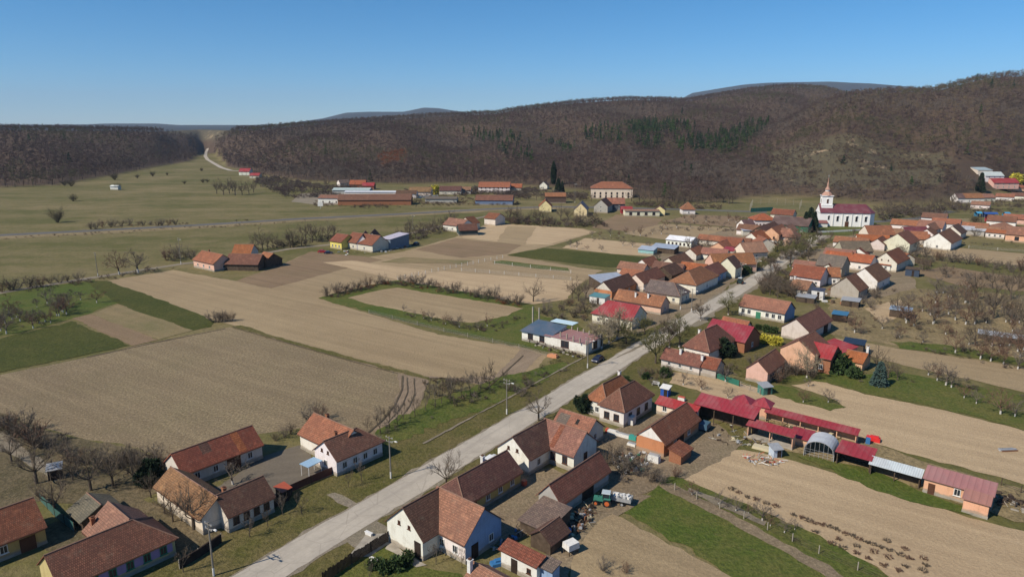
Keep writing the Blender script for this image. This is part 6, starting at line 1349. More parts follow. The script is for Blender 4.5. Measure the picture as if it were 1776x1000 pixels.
trees('big', 'bare_tree', 'bare tree among the yards left of the far road', 'trees among the left village yards', [(1195, 434, 8), (1212, 430, 7), (1228, 432, 7), (1140, 452, 5), (1270, 424, 6), (1300, 432, 6), (1330, 424, 7), (1318, 446, 5), (1225, 444, 5), (1090, 482, 5), (1398, 412, 8)])
trees('big', 'bare_tree', 'bare tree among the yards right of the far road', 'trees among the right village yards', [(1416, 470, 7), (1406, 490, 6), (1438, 488, 6), (1462, 500, 6), (1488, 496, 5), (1450, 440, 6), (1478, 432, 6), (1530, 424, 6), (1562, 448, 6), (1590, 436, 7), (1604, 440, 6), (1668, 412, 6), (1690, 410, 6), (1700, 396, 7), (1480, 410, 6), (1440, 418, 7), (1426, 430, 6)])
trees('shrub', 'bare_shrub', 'brown yard shrub around the grey gabled barn', 'yard shrubs around the grey gabled barn', area([(1396, 500), (1450, 492), (1540, 505), (1550, 530), (1470, 545), (1400, 535)], 16, 2.6), 'shrub')

trees('shrub', 'bare_shrub', 'bare garden shrub beyond the white hipped house', 'garden shrubs beyond the white hipped house', area([(1078, 655), (1110, 638), (1160, 645), (1165, 668), (1110, 672)], 12, 1.9), 'shrub')
trees('shrub', 'bare_shrub', 'tangled shrub in the back gardens of the peach house', 'back garden shrubs of the peach house', area([(1240, 640), (1300, 620), (1370, 645), (1470, 655), (1560, 660), (1440, 668), (1340, 668)], 16, 2.4), 'shrub')

trees('big', 'bare_tree', 'full grey-brown tree near the right edge below the far field', 'full trees near the right edge', [(1600, 470, 9), (1640, 482, 8), (1690, 520, 11), (1720, 500, 10), (1752, 520, 12), (1766, 500, 9), (1660, 536, 9), (1775, 570, 10), (1690, 600, 8)])
trees('big', 'bare_tree', 'tall bare tree at the hill foot beyond the manor', 'tall trees at the foot of the hill', row((1090, 352), (1280, 354), 18, 13, 5, 3))

trees('big', 'bare_tree', 'bare tree of the broken belt between highway and wood edge', 'belt between highway and wood edge', row((450, 322), (640, 334), 12, 9, 6, 4) + row((690, 348), (830, 346), 8, 8, 6, 3) + row((890, 346), (1030, 352), 9, 8, 6, 3))
# ------------------------------------------------------------------ poles, fences, vehicles, small things
def pole(px, py, h, label, lamp=True, arms=2, w=.14):
    p = gt(px, py); root = empty('utility_pole', p, label, 'utility pole', 'utility poles')
    b = MB(); b.tube((0, 0, 1.3), (0, 0, h), w, w * .7, 8, 0, True); b.build('shaft', 'pole', root)
    b = MB(); b.tube((0, 0, -.2), (0, 0, 1.3), w * 1.15, w * 1.05, 8, 0, True); b.build('painted_foot', 'white', root)
    for i in range(arms):
        a = MB(); a.box((0, 0, h - .35 - i * .75), .1, 1.7 - .2 * i, .1, D_ANG - math.pi / 2 + math.pi / 2 if False else N_ANG + math.pi / 2)
        for s in (-1, 1): 
            q = (math.cos(N_ANG) * .7 * s, math.sin(N_ANG) * .7 * s, h - .25 - i * .75); a.tube(q, (q[0], q[1], q[2] + .22), .05, .04, 5, 1, True)
        a.build('crossarm', ['pole', 'white'], root)
    if lamp:
        a = MB(); q = Vector((math.cos(N_ANG), math.sin(N_ANG), 0)); a.tube(Vector((0, 0, h - 1.0)), q * 1.3 + Vector((0, 0, h - .6)), .035, .03, 5)
        arm = a.build('lamp_arm', 'steel', root); l = MB(); c = q * 1.55 + Vector((0, 0, h - .65)); l.box(c, .62, .26, .14, N_ANG, 0, .7); l.build('lamp_head', 'white', arm)
for px, py, h, lab in [(371, 998, 8.2, 'concrete pole with street lamp on the verge at the lower left'), (678, 829, 8, 'grey pole with white foot on the verge right of the blue porch house'),
    (879, 718, 8, 'street lamp pole with white foot opposite the big L-shaped white house'), (1019, 638, 8.2, 'pole with white foot right beside the parked blue car'), (1199, 541, 8, 'white footed pole before the hipped orange house'),
    (1180, 537, 7, 'short pole at the end wall of the long three-chimney house'), (1311, 478, 7, 'pole by the round green bushes near the pink street front'), (1285, 484, 7, 'pole behind the parked tractor on the far road'),
    (1108, 533, 7.5, 'pole at the right gable of the wide red roofed house'), (170, 479, 10, 'thin pole beside the left farm lane near the round trees'), (314, 458, 12, 'tall pole beside the left farm lane near the pink farmhouse'),
    (997, 352, 16, 'tall white pole near the tall columnar tree'), (716, 398, 9, 'pole in the tree belt between the two farms')]:
    pole(px, py, h, lab, lamp=(px > 300))
# power lines between the near poles belong to no pole: one thing
def wires():
    b = MB(); ps = [gt(371, 998), gt(678, 829), gt(879, 718), gt(1019, 638), gt(1199, 541)]
    for s in (-.65, .65):
        for p, q in zip(ps[:-1], ps[1:]):
            o = Vector((math.cos(N_ANG) * s, math.sin(N_ANG) * s, 0)); n = 8; last = None
            for i in range(n + 1):
                t = i / n; v = Vector(p).lerp(Vector(q), t) + o + Vector((0, 0, 7.7 - 1.0 * 4 * t * (1 - t)))
                if last is not None: b.tube(last, v, .008, .008, 3)
                last = v
    tag(b.build('power_line', 'rubber'), 'thin power lines strung between the roadside poles', 'power line')
wires()

def fence(label, px, h=1.5, style='plank', mat='wood', every=2.5, cat='fence'):
    w = [gt(*p) for p in px]; root = empty('fence', w[0], label, cat); o0 = Vector(w[0])
    rb = MB(); rg = random.Random(int(px[0][0])); posts = []; first = None
    for a, b in zip(w[:-1], w[1:]):
        a = Vector(a) - o0; b = Vector(b) - o0; first = first or a; L = (b - a).length; an = math.atan2((b - a).y, (b - a).x); n = max(1, int(L / every))
        for i in range(0 if a is not first else 0, n + 1):
            if i == 0 and a is not first: continue
            p = a.lerp(b, i / n); posts.append((p, an))
        if style == 'plank':
            m = max(1, int(L / .22))
            for i in range(m):
                p = a.lerp(b, (i + .5) / m); rb.box((p.x, p.y, .08), .19, .03, h * rg.uniform(.9, 1.06), an)
        elif style == 'wall':
            p = a.lerp(b, .5); rb.box((p.x, p.y, -.1), L, .25, h, an)
        elif style == 'rail':
            for z in (.45, .9): rb.tube(a + Vector((0, 0, z * h)), b + Vector((0, 0, z * h)), .045, .045, 4)
        elif style == 'mesh':
            for z in (.15, .4, .65, .95): rb.tube(a + Vector((0, 0, z * h)), b + Vector((0, 0, z * h)), .02, .02, 3)
        elif style == 'sheet':
            p = a.lerp(b, .5); rb.box((p.x, p.y, .1), L, .03, h - .1, an)
    pm = 'white' if mat == 'white' else 'concrete' if style in ('mesh', 'wall') else 'darkwood' if style == 'plank' else 'wood'
    pb = MB(); pb.box((0, 0, -.1), .12, .12, h + (.2 if style != 'wall' else .1)); pme = pb.mesh('post', pm)
    for p, an in posts[:100]: inst('post', pme, root, p, an)
    rb.build({'plank': 'boards', 'wall': 'wall_panel', 'rail': 'rail', 'mesh': 'wire', 'sheet': 'panel'}[style], mat, root)
fence('grey plank fence from the bottom edge to the white L-shaped barn', [(560, 1012), (610, 978), (676, 938)], 1.7, 'plank', 'darkwood')
fence('dark red sheet fence along the yard of the blue porch house', [(500, 856), (540, 838), (582, 820)], 1.5, 'sheet', tinted('dark_red_paint', (.09, .03, .03)))
fence('low grey wall between the white L-shaped house and the verge trees', [(584, 822), (620, 806), (660, 786)], 1.2, 'wall', 'concrete')
fence('dark wall right below the street lamp at lower left', [(312, 986), (345, 966), (384, 940)], 1.5, 'wall', 'darkwood')
fence('dark plank fence right of the cream L-shaped house', [(474, 882), (500, 868), (506, 858)], 1.4, 'plank', 'darkwood')
fence('teal sheet fence behind the ochre house', [(70, 868), (96, 896), (130, 922)], 1.6, 'sheet', tinted('teal_paint', (.05, .13, .12)))
fence('green mesh fence below the peeling white house', [(1240, 655), (1262, 663), (1282, 670)], 1.5, 'sheet', tinted('green_screen', (.025, .15, .11)))
fence('grey wire fence running from the green fence to the small pink house', [(1284, 671), (1318, 684)], 1.4, 'mesh', 'steel')
fence('white post fence on the narrow green strip in the tan fields', [(858, 458), (920, 465), (990, 474)], 1.5, 'mesh', 'white', 7)
fence('pale post and wire fence climbing between the tan fields', [(690, 486), (760, 470), (830, 456), (872, 448)], 1.6, 'mesh', 'white', 3.5)
fence('long wire fence below the drilled strip right of the hedge', [(800, 470), (900, 478), (990, 486)], 1.4, 'mesh', 'white', 6)
fence('wire fence on white posts along the lower green strip', [(640, 543), (770, 575), (900, 604), (960, 620)], 1.2, 'mesh', 'steel', 9)
fence('weathered fence before the unfinished white house', [(905, 590), (960, 606), (1010, 622)], 1.2, 'rail', 'wood', 3)
fence('wire fence between the green strip and the lower right field', [(1170, 850), (1290, 900), (1420, 960), (1560, 1020)], 1.3, 'mesh', 'wood', 4)
fence('wooden pen fence behind the pink cowshed', [(1722, 866), (1760, 880), (1800, 895)], 1.4, 'rail', 'wood', 2.2)
fence('second pen fence at the right edge beyond the pink cowshed', [(1736, 842), (1770, 855), (1810, 868)], 1.4, 'rail', 'wood', 2.2)
fence('rail fence around the muddy cattle yard below the long red shed', [(1332, 735), (1380, 748), (1420, 760)], 1.3, 'rail', 'wood', 2.4)
fence('white wall behind the bright white gabled house', [(1505, 488), (1542, 494)], 2.0, 'wall', 'white')
fence('beige wall behind the brown roofed house with white gables', [(1640, 388), (1682, 387)], 3.2, 'wall', tinted('beige_wall', (.45, .36, .22), .9))
fence('white churchyard wall below the church', [(1418, 404), (1460, 402), (1500, 400)], 1.2, 'wall', 'white')
fence('tall sports court netting beyond the green walled hall', [(1300, 366), (1305, 356), (1390, 356), (1386, 364)], 5.0, 'mesh', 'steel', 6)
fence('green windbreak screen of the sports court', [(1302, 368), (1340, 366)], 3.0, 'sheet', tinted('green_screen', (.025, .15, .11)))
fence('dark hedge-like board fence right of the orange lean-to house', [(1582, 455), (1615, 462)], 2.6, 'plank', 'wood', 3)
fence('white posted fence on the field edge before the patched brown roof', [(1680, 430), (1730, 434), (1780, 438)], 1.4, 'mesh', 'white', 7)
fence('pale wall running from factory yard under the woods', [(690, 345), (760, 342)], 2.0, 'wall', 'white')

WHEEL = None
def wheel_mesh(r, w):
    b = MB(); n = 14
    for s in (-1, 1):
        pass
    b.tube((0, -w / 2, 0), (0, w / 2, 0), r, r, n, 0, True)
    return b.mesh('tyre', 'rubber')
def rim_mesh(r, w):
    b = MB(); b.tube((0, -w / 2 - .02, 0), (0, w / 2 + .02, 0), r * .6, r * .6, 12, 0, True); return b.mesh('rim', 'steel')
def car(px, py, ang, paint, label, L=4.3, Wd=1.75):
    p = gt(px, py); root = empty('car', p, label, 'car', None, ang); b = MB()
    prof_ = [(-L / 2, .35), (-L / 2 + .05, .85), (-L * .40, .95), (-L * .30, 1.42), (L * .12, 1.45), (L * .26, .98), (L * .46, .85), (L / 2, .55), (L / 2, .35)]
    y = Wd / 2
    for s in (-1, 1):
        pts = [(x, s * y * (.82 if z > 1.2 else 1), z) for x, z in prof_]; b.poly(pts if s < 0 else pts[::-1])
    for (x0, z0), (x1, z1) in zip(prof_, prof_[1:] + prof_[:1]):
        a0, a1 = (y * (.82 if z0 > 1.2 else 1)), (y * (.82 if z1 > 1.2 else 1)); b.poly([(x0, a0, z0), (x0, -a0, z0), (x1, -a1, z1), (x1, a1, z1)][::-1])
    b.build('body', tinted(*paint), root)
    w = MB()
    for (x0, z0, x1, z1) in ((-L * .405, 1.0, -L * .315, 1.36), (L * .245, 1.02, L * .135, 1.40)):
        sx = -.02 if x0 < 0 else .02; w.poly([(x0 + sx, -y * .8, z0 + .02), (x0 + sx, y * .8, z0 + .02), (x1 + sx, y * .74, z1 + .02), (x1 + sx, -y * .74, z1 + .02)])
    for s in (-1, 1): w.poly([(-L * .36, s * (y * .985 + .01), 1.0), (L * .21, s * (y * .985 + .01), 1.0), (L * .11, s * (y * .84 + .02), 1.36), (-L * .28, s * (y * .84 + .02), 1.36)])
    w.build('window', 'glass', root)
    tm, rm = wheel_mesh(.32, .2), rim_mesh(.32, .2)
    for sx in (-.31, .31):
        for s in (-1, 1): t = inst('wheel', tm, root, (sx * L, s * (y - .08), .32)); inst('rim', rm, t)
    for nm, x, m in (('headlight', L / 2 - .06, 'white'), ('tail_light', -L / 2 + .0, tinted('red_lens', (.4, .02, .02)))):
        for s in (-1, 1): h = MB(); h.box((x, s * y * .72, .62), .12, .32, .14); h.build(nm, m, root)
car(1037, 626, D_ANG + math.pi, ('dark_blue_paint', (.012, .018, .05), .2), 'dark blue car parked on the left verge beside the pole')
car(852, 803, D_ANG, ('white_car_paint', (.72, .73, .74), .25), 'white car half hidden behind the ochre farmhouse roof')
car(559, 438, .1, ('red_car_paint', (.45, .03, .03), .25), 'red car parked at the yellow farmhouse')
car(570, 440, .1, ('dark_blue_paint', (.012, .018, .05), .2), 'dark blue car next to the red one at the yellow farmhouse')
car(722, 424, 1.2, ('dark_blue_paint', (.012, .018, .05), .2), 'dark car parked on the grass right of the grey metal hall')
def tractor(px, py, ang, paint, label, s=1.0):
    p = gt(px, py); root = empty('tractor', p, label, 'tractor', None, ang); root.scale = (s, s, s)
    b = MB(); b.box((.75, 0, .75), 2.0, .75, .75, 0, 0, .9); b.box((-.6, 0, .7), 1.3, 1.3, .5); b.build('bonnet', tinted(*paint), root)
    c = MB()
    for x in (-1.15, .1):
        for y in (-.6, .6): c.box((x, y, 1.2), .08, .08, 1.25)
    c.build('cab_frame', tinted(*paint), root)
    r = MB(); r.box((-.52, 0, 2.45), 1.6, 1.5, .12, 0, 0, .92); r.build('cab_roof', tinted('pale_grey_paint', (.45, .52, .55)), root)
    gl = MB(); gl.box((-.52, 0, 1.25), 1.15, 1.1, 1.15); gl.build('cab_window', 'glass', root)
    for x, y, rr, w in ((-.75, .85, .78, .42), (-.75, -.85, .78, .42), (1.25, .68, .48, .3), (1.25, -.68, .48, .3)):
        t = inst('wheel', wheel_mesh(rr, w), root, (x, y, rr)); m = MB(); m.tube((0, -w / 2 - .03, 0), (0, w / 2 + .03, 0), rr * .55, rr * .55, 12, 0, True); inst('rim', m.mesh('rim', tinted('orange_paint', (.60, .14, .04))), t)
    e = MB(); e.tube((.9, .2, 1.45), (.9, .2, 2.3), .05, .05, 6, 0, True); e.build('exhaust', 'rubber', root)
    for y in (-.9, .9): f = MB(); f.box((-.75, y, 1.55), 1.2, .5, .08); f.build('mudguard', tinted(*paint), root)
    return root
tractor(1046, 874, N_ANG + math.pi + .35, ('green_tractor_paint', (.045, .20, .15), .6), 'green tractor with orange wheel rims beside the long white barn', .92)
tractor(1284, 492, D_ANG, ('dark_teal_paint', (.02, .06, .07), .4), 'dark teal tractor parked at the far verge of the road')
def trailer(px, py, ang, label):
    p = gt(px, py); root = empty('trailer', p, label, 'trailer', None, ang); b = MB(); b.box((0, 0, .75), 3.4, 1.8, .12)
    for s in (-1, 1): b.box((0, s * .87, .87), 3.4, .06, .5)
    for s in (-1, 1): b.box((s * 1.67, 0, .87), .06, 1.7, .5)
    b.build('load_bed', 'steel', root); q = MB(); q.tube((1.7, 0, .7), (2.7, 0, .5), .06, .06, 5); q.build('drawbar', 'rubber', root)
    for s in (-1, 1): t = inst('wheel', wheel_mesh(.36, .22), root, (-.3, s * 1.0, .36)); inst('rim', rim_mesh(.36, .22), t)
    l = MB(); rg = random.Random(4)
    for i in range(14): l.box((rg.uniform(-1.4, 1.3), rg.uniform(-.6, .6), .87), rg.uniform(.3, .7), rg.uniform(.2, .5), rg.uniform(.3, .8), rg.uniform(0, 3))
    l.build('white_load', 'white', root)
trailer(1078, 872, N_ANG + math.pi + .2, 'small trailer heaped with white sacks behind the green tractor')

def arch():
    p = gt(1424, 786); root = empty('arched_shelter', p, 'silver half-round corrugated shelter with a wire front', 'shelter', None, D_ANG); r, L, hb = 2.6, 5.0, 1.4; b = MB(); n = 14
    pts = [(math.cos(math.pi * i / n) * r, hb + math.sin(math.pi * i / n) * r * .75) for i in range(n + 1)]
    for i in range(n):
        (y0, z0), (y1, z1) = pts[i], pts[i + 1]; d = i * .6
        b.poly([(-L / 2, y0, z0), (L / 2, y0, z0), (L / 2, y1, z1), (-L / 2, y1, z1)][::-1], 0, [(-L / 2, d), (L / 2, d), (L / 2, d + .6), (-L / 2, d + .6)][::-1])
    b.build('arched_roof', 'corrugated', root, col=C['silver'])
    f = MB()
    for x in (-L / 2, 0, L / 2):
        for y in (-r, r): f.box((x, y * .99, -.1), .12, .12, hb + .1)
        for i in range(n): f.tube((x, pts[i][0] * .98, pts[i][1] - .03), (x, pts[i + 1][0] * .98, pts[i + 1][1] - .03), .05, .05, 4)
    f.build('frame', 'steel', root)
    w = MB()
    for k in range(7): y = -r + .3 + k * (2 * r - .6) / 6; w.tube((-L / 2, y, 0), (-L / 2, y, hb + math.sqrt(max(0, 1 - (y / r) ** 2)) * r * .75), .03, .03, 4)
    for z in (.5, 1.0, 1.5): w.tube((-L / 2, -r, z), (-L / 2, r, z), .025, .025, 4)
    w.build('front_grille', 'steel', root)
    s = MB(); s.box((0, -r, 0), L, .06, hb); s.box((0, r, 0), L, .06, hb); s.build('side_panel', 'wood', root)
arch()

def hut(px, py, ang, label, wm, rm, sx=2.6, sy=2.4, h=2.0, name='hut', cat='hut'):
    p = gt(px, py); root = empty(name, p, label, cat, None, ang); b = MB(); b.box((0, 0, 0), sx, sy, h); b.build('wall', wm, root)
    r = MB(); r.slab([(-sx / 2 - .25, -sy / 2 - .25, h + .02), (sx / 2 + .25, -sy / 2 - .25, h + .02), (sx / 2 + .25, sy / 2 + .25, h + .45), (-sx / 2 - .25, sy / 2 + .25, h + .45)], .08); r.build('roof', rm, root)
    d = MB(); d.box((.3, -sy / 2 - .02, 0), .8, .06, h * .85); d.build('door', 'darkwood', root)
def slab_m(n, c): return tinted(n, c, .4)
hut(97, 828, .5, 'tiny dark hut with shiny metal roof in the left garden', 'darkwood', 'steel', 2, 2, 2)
hut(1344, 790, .2, 'small pale blue shed standing in front of the peach end wall', slab_m('pale_blue_paint', (.50, .58, .68)), 'steel', 1.7, 1.7, 1.7, 'shed', 'shed')
hut(1326, 682, .3, 'teal water tank cabin at the corner of the wire fence', slab_m('teal_cabin', (.06, .20, .17)), 'steel', 2.4, 2.2, 2.0, 'cabin', 'cabin')
hut(1154, 685, N_ANG, 'bright blue and white play cabin behind the low red roof', slab_m('bright_blue_paint', (.03, .10, .42)), 'white', 1.8, 1.6, 1.9, 'play_cabin', 'play cabin')
hut(1456, 556, N_ANG, 'blue roofed hut right of the whitish barn', 'darkwood', slab_m('blue_roof_paint', (.05, .16, .28)), 4.2, 3.4, 2.4)
hut(1475, 530, N_ANG, 'grey tin roofed hut below the grey gabled barn', 'wood', 'steel', 5.5, 4, 2.2)
hut(1561, 549, N_ANG, 'blue-grey tin roofed hut in the right orchard', 'wood', slab_m('blue_tin', (.28, .34, .42)), 6, 4, 2.6)
hut(1398, 523, N_ANG, 'low tin roofed hut left of the white doored shed', 'wood', 'steel', 6, 4, 2.0)
hut(1418, 518, N_ANG, 'small white shed with dark roof in front of the grey gable', 'white', slab_m('dark_roof_paint', (.06, .06, .08)), 4, 3, 3.4, 'shed', 'shed')
hut(1582, 478, N_ANG, 'dark blue walled hut at the brown strip', slab_m('dark_blue_wall', (.05, .07, .11)), 'wood', 5, 4, 3.0)
hut(1040, 525, N_ANG, 'teal roofed white hut before the brick based barn', 'white', slab_m('teal_roof', (.10, .24, .26)), 6, 4, 2.6)
hut(1750, 592, N_ANG, 'long silver sheeted store in the far right garden', 'wood', 'steel', 15, 3.4, 1.6, 'store', 'shed')
hut(492, 862, D_ANG, 'small well hut with red roof in the paved yard', 'wood', slab_m('red_tile_paint', (.42, .10, .05)), 1.7, 1.7, 1.7, 'well', 'well')
hut(1480, 612, N_ANG, 'carport with dark solar panel roof behind the peach house', 'wood', 'glass', 5, 4, 3.2, 'carport', 'carport')
# market tents beyond the far right houses
for x, y, c, w, lab in [(1696, 376, (.05, .28, .50), 3.6, 'light blue market tent, first of the row beyond the grey shed'), (1716, 377, (.03, .09, .30), 9, 'long dark blue market tent beyond the low brown hipped house'), (1745, 377, (.05, .28, .50), 3.6, 'light blue market tent between the two dark blue ones'), (1769, 381, (.03, .09, .30), 8, 'dark blue market tent at the right picture edge'), (1717, 385, (.48, .03, .05), 5, 'scarlet tarpaulin tent before the blue market tents')]:
    p = gt(x, y); root = empty('market_tent', p, lab, 'tent', 'market tents', -.1); b = MB(); l = w / 2
    for s in (-1, 1): b.slab([(-l, s * -2.2 if s > 0 else 2.2, 2.6), (l, s * -2.2 if s > 0 else 2.2, 2.6), (l, 0, 3.7), (-l, 0, 3.7)] if s > 0 else [(l, 2.2, 2.6), (-l, 2.2, 2.6), (-l, 0, 3.7), (l, 0, 3.7)], .05)
    b.build('canopy', tinted('canvas_%d_%d' % (c[0] * 100, c[2] * 100), c, .7), root); q = MB(); q.box((0, 2.1, .1), w, .05, 2.4); q.build('side_sheet', tinted('canvas_%d_%d' % (c[0] * 100, c[2] * 100), c, .7), root)
    q = MB()
    for sx in (-l + .1, l - .1):
        for sy in (-2.1, 2.1): q.box((sx, sy, 0), .1, .1, 2.6)
    q.build('post', 'steel', root)

# scrap heaps and yard clutter
def heap(name, label, poly, n, cols, smin=.25, smax=.9, seed=1, hmax=.7):
    rg = random.Random(seed); b = MB(); pts = area(poly, n, 1, seed=seed)
    for x, y, _ in pts:
        p = gt(x, y); k = rg.random()
        if k < .5: b.box((p[0], p[1], rg.uniform(0, .25)), rg.uniform(smin, smax), rg.uniform(smin, smax) * .7, rg.uniform(.1, hmax), rg.uniform(0, 3.1), rg.randrange(len(cols)), rg.uniform(.6, 1))
        else:
            a = rg.uniform(0, 6.28); l = rg.uniform(.6, 1.8); b.tube((p[0], p[1], rg.uniform(.05, .4)), (p[0] + math.cos(a) * l, p[1] + math.sin(a) * l, rg.uniform(.1, .8)), .05, .05, 5, rg.randrange(len(cols)), True)
    o = b.build(name, cols); tag(o, label, 'scrap', kind='stuff')
RUSTM = tinted('rusty_iron', (.19, .085, .045), .9); BLU = tinted('blue_plastic', (.04, .16, .36), .5); REDP = tinted('red_plastic', (.50, .09, .05), .5); CREAMP = tinted('cream_board', (.55, .48, .32), .8)
heap('scrap_heap', 'loose heap of rusty scrap and boards behind the small tiled shed', [(975, 905), (1000, 885), (1030, 880), (1028, 905), (1000, 930), (985, 928)], 110, ['wood', RUSTM, 'darkwood', 'wood', 'bark', 'steel', 'darkwood', CREAMP], seed=2)
heap('scrap_heap', 'scattered rubbish on the grass below the red-roofed sheds', [(1285, 792), (1320, 790), (1365, 800), (1340, 808), (1300, 804)], 60, ['white', RUSTM, 'wood', REDP, 'steel'], .2, .5, 3, .3)
heap('scrap_heap', 'boards and branches stacked before the pale stake fence of the pens', [(1230, 765), (1262, 735), (1290, 755), (1330, 765), (1345, 778), (1290, 775)], 60, ['wood', 'darkwood', CREAMP, 'steel'], .3, .9, 4, .4)
heap('scrap_heap', 'junk beside the terracotta barn yard', [(1060, 800), (1090, 780), (1130, 790), (1120, 815), (1080, 825)], 70, ['wood', 'darkwood', 'steel', 'white', 'greendoor', RUSTM], .3, .9, 5, .6)
heap('scrap_heap', 'tools and tubs lying in the dirt yard by the mossy lean-to', [(905, 893), (930, 893), (930, 918), (912, 912)], 26, ['white', 'steel', 'wood', CREAMP, BLU], .3, .7, 6, .5)
heap('scrap_heap', 'firewood and tubs beside the blue gable', [(850, 960), (880, 930), (905, 905), (918, 918), (880, 955)], 34, ['wood', 'darkwood', 'steel', BLU], .3, .9, 7, .5)
heap('scrap_heap', 'clutter between the tin huts below the grey gabled barn', [(1400, 505), (1450, 498), (1500, 512), (1460, 530), (1400, 525)], 60, ['white', 'steel', 'wood', 'brick', RUSTM], .5, 1.8, 8, 1.2)
heap('scrap_heap', 'hay and straw bales inside the cattle yard', [(1330, 722), (1460, 752), (1470, 762), (1420, 770), (1340, 738)], 40, [CREAMP, 'wood', tinted('straw', (.42, .30, .13), .95)], .5, 1.2, 9, .9)
heap('scrap_heap', 'fallen boards and clutter in front of the unfinished white house', [(905, 575), (940, 590), (1000, 612), (1005, 622), (930, 602)], 60, ['wood', 'steel', 'concrete', 'darkwood'], .3, 1.2, 10, .6)
heap('scrap_heap', 'clutter and stacked wood in the cattle pens at the right edge', [(1722, 850), (1776, 862), (1776, 890), (1726, 876)], 40, ['wood', 'concrete', 'darkwood'], .4, 1.3, 12, .5)
heap('scrap_heap', 'machinery and timber in the garden of the yellow farmhouse', [(580, 438), (650, 430), (735, 424), (700, 436), (600, 443)], 50, ['wood', 'white', 'steel', RUSTM], .6, 1.6, 13, 1.2)
def item(name, label, px, py, parts, cat=None, ang=0.0):
    p = gt(px, py); b = MB(); ms = []
    for (x, y, z, sx, sy, sz, m) in parts:
        if m not in ms: ms.append(m)
        b.box((x, y, z), sx, sy, sz, 0, ms.index(m), .94)
    o = b.build(name, ms, None, p); o.rotation_euler = (0, 0, ang); tag(o, label, cat or name.replace('_', ' ')); return o
def barrel(label, px, py, m, r=.35, h=.9):
    p = gt(px, py); b = MB(); b.lathe((0, 0, 0), [(r * .9, 0), (r, .08), (r * 1.03, h * .5), (r, h - .08), (r * .9, h), (.01, h)], 12); o = b.build('barrel', m, None, p); tag(o, label, 'barrel')
barrel('orange-red barrel standing in the yard of the ochre farmhouse', 909, 841, REDP, .5, 1.0)
barrel('blue barrel in the shade behind the scrap heap', 986, 926, BLU, .45, 1.0)
barrel('orange-red tub beside the mossy lean-to', 931, 912, REDP, .55, .8)
item('bale_stack', 'cream coloured slab lying on the grass near the pale blue shed', 1322, 778, [(0, 0, 0, 3.6, 1.6, .5, CREAMP)], 'slab', N_ANG)
item('boat_cover', 'bright blue tarpaulin bundle beside the white outbuilding', 864, 978, [(0, 0, 0, 2.2, 1.2, .5, BLU), (.2, .1, .5, 1.4, .7, .25, BLU)], 'tarpaulin', .4)
item('cage_crate', 'whitish cage crate beside the bottom white outbuilding', 990, 958, [(0, 0, .9, 2.0, 1.6, .9, 'white'), (-.8, -.6, 0, .12, .12, .9, 'wood'), (.8, -.6, 0, .12, .12, .9, 'wood'), (-.8, .6, 0, .12, .12, .9, 'wood'), (.8, .6, 0, .12, .12, .9, 'wood')], 'crate', .6)
item('white_trough', 'white trough with red end between the tumbledown house and brick barn', 1063, 752, [(0, 0, 0, 2.2, .9, .8, 'white'), (-1.3, 0, 0, .5, .9, .9, REDP)], 'trough', N_ANG)
item('white_trough', 'long white trough left of the teal box', 1080, 757, [(0, 0, 0, 3.6, .9, .7, 'white'), (0, 0, .7, 3.2, .6, .1, 'steel')], 'trough', N_ANG)
item('teal_box', 'teal box at the corner of the terracotta barn', 1098, 762, [(0, 0, 0, 1.6, 1.0, .9, tinted('teal_plastic', (.05, .32, .27)))], 'box', N_ANG)
item('bath_tub', 'white tub lying before the terracotta barn', 1096, 772, [(0, 0, 0, 1.8, 1.0, .5, 'white'), (0, 0, .5, 1.5, .7, .05, 'steel')], 'tub', N_ANG)
item('wire_cage', 'white wire cage leaning on the terracotta gable', 1134, 800, [(0, 0, 0, 2.2, 1.2, 1.4, 'white'), (0, 0, 1.4, 1.9, .9, .12, 'steel')], 'cage', N_ANG)
item('water_tank', 'white water tank at the shaded corner of the white hipped house', 1094, 735, [(0, 0, .15, 1.6, 1.6, 1.7, 'white'), (0, 0, 0, 1.7, 1.7, .15, 'wood')], 'water tank', D_ANG)
item('tarp_cart', 'blue covered cart in the shade behind the terracotta barn', 1222, 745, [(0, 0, .5, 2.6, 1.7, 1.1, tinted('navy_tarp', (.06, .12, .18))), (-.8, 0, 0, .5, 1.8, .5, 'rubber'), (.8, 0, 0, .5, 1.8, .5, 'rubber')], 'cart', D_ANG)
item('red_cover', 'bright red covered heap behind the stable with crimson roof', 1514, 764, [(0, 0, 0, 2.6, 1.3, .8, tinted('scarlet_cover', (.62, .03, .03))), (.2, 0, .8, 1.6, .8, .3, tinted('scarlet_cover', (.62, .03, .03)))], 'cover', N_ANG)
item('blue_drum_pair', 'blue drum next to the bright red covered heap', 1505, 769, [(0, 0, 0, .8, .8, 1.2, BLU)], 'drum', N_ANG)
item('harrow', 'pale metal harrow lying on the tan field at the right', 1748, 781, [(0, 0, 0, 3.6, .5, .35, 'steel'), (0, .6, 0, 3.2, .12, .3, 'steel'), (0, -.5, 0, 3.4, .12, .3, RUSTM)], 'harrow', .1)
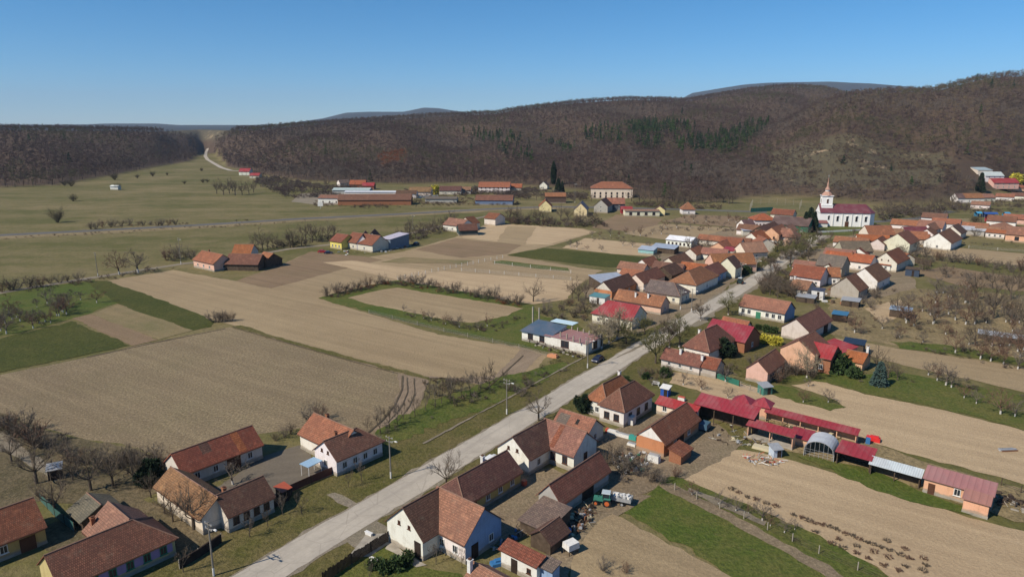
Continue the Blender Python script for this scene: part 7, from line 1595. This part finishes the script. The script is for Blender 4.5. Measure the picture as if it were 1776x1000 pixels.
item('brick_pile', 'small orange brick pile on the rough field corner', 959, 619, [(0, 0, 0, 3.0, 1.4, .7, tinted('orange_brick', (.55, .25, .13), .9)), (.3, 0, .7, 1.8, .9, .3, tinted('orange_brick', (.55, .25, .13), .9))], 'brick pile', N_ANG)
item('culvert_head', 'white culvert headwall on the left end of the concrete drive', 649, 976 - 2, [(0, 0, 0, 1.3, .4, .5, 'white'), (0, 0, .5, 1.5, .5, .1, 'white')], 'culvert', N_ANG)
item('culvert_head', 'white culvert headwall at the roadside end of the concrete drive', 640, 928, [(0, 0, 0, 1.3, .4, .5, 'white'), (0, 0, .5, 1.5, .5, .1, 'white')], 'culvert', N_ANG)
item('garden_bench', 'white bench group in the small garden beyond the white hipped house', 1137, 668, [(0, 0, .4, 1.8, .5, .1, 'white'), (0, .25, .5, 1.8, .08, .5, 'white'), (-.8, 0, 0, .1, .4, .4, 'white'), (.8, 0, 0, .1, .4, .4, 'white')], 'bench', N_ANG)
item('storage_box', 'white box with red lid on the wall behind the low red roof', 1182, 694, [(0, 0, 0, 1.6, .8, .8, 'white'), (0, 0, .8, 1.6, .8, .12, REDP)], 'box', N_ANG)
item('sign_board', 'white sign board at the meadow edge left of the workshop', 556, 362, [(0, 0, 0, .3, .3, 2.0, 'steel'), (0, 0, 2.0, 4.0, .3, 3.0, 'white')], 'sign', 0)

# ------------------------------------------------------------------ the air
def air():
    b = MB(); b.box((0, 0, -2), 36000, 36000, 900)
    m = bpy.data.materials.new('air'); m.use_nodes = True; nt = m.node_tree
    for n in list(nt.nodes):
        if n.type != 'OUTPUT_MATERIAL': nt.nodes.remove(n)
    v = nt.nodes.new('ShaderNodeVolumePrincipled'); v.inputs['Density'].default_value = 4.2e-5; v.inputs['Color'].default_value = (.62, .78, 1.0, 1); v.inputs['Anisotropy'].default_value = 0.0
    nt.links.new(v.outputs[0], [n for n in nt.nodes if n.type == 'OUTPUT_MATERIAL'][0].inputs['Volume'])
    M['air'] = m; o = b.build('haze', 'air'); tag(o, 'thin blue air haze over the whole valley', 'haze', kind='stuff')
air()
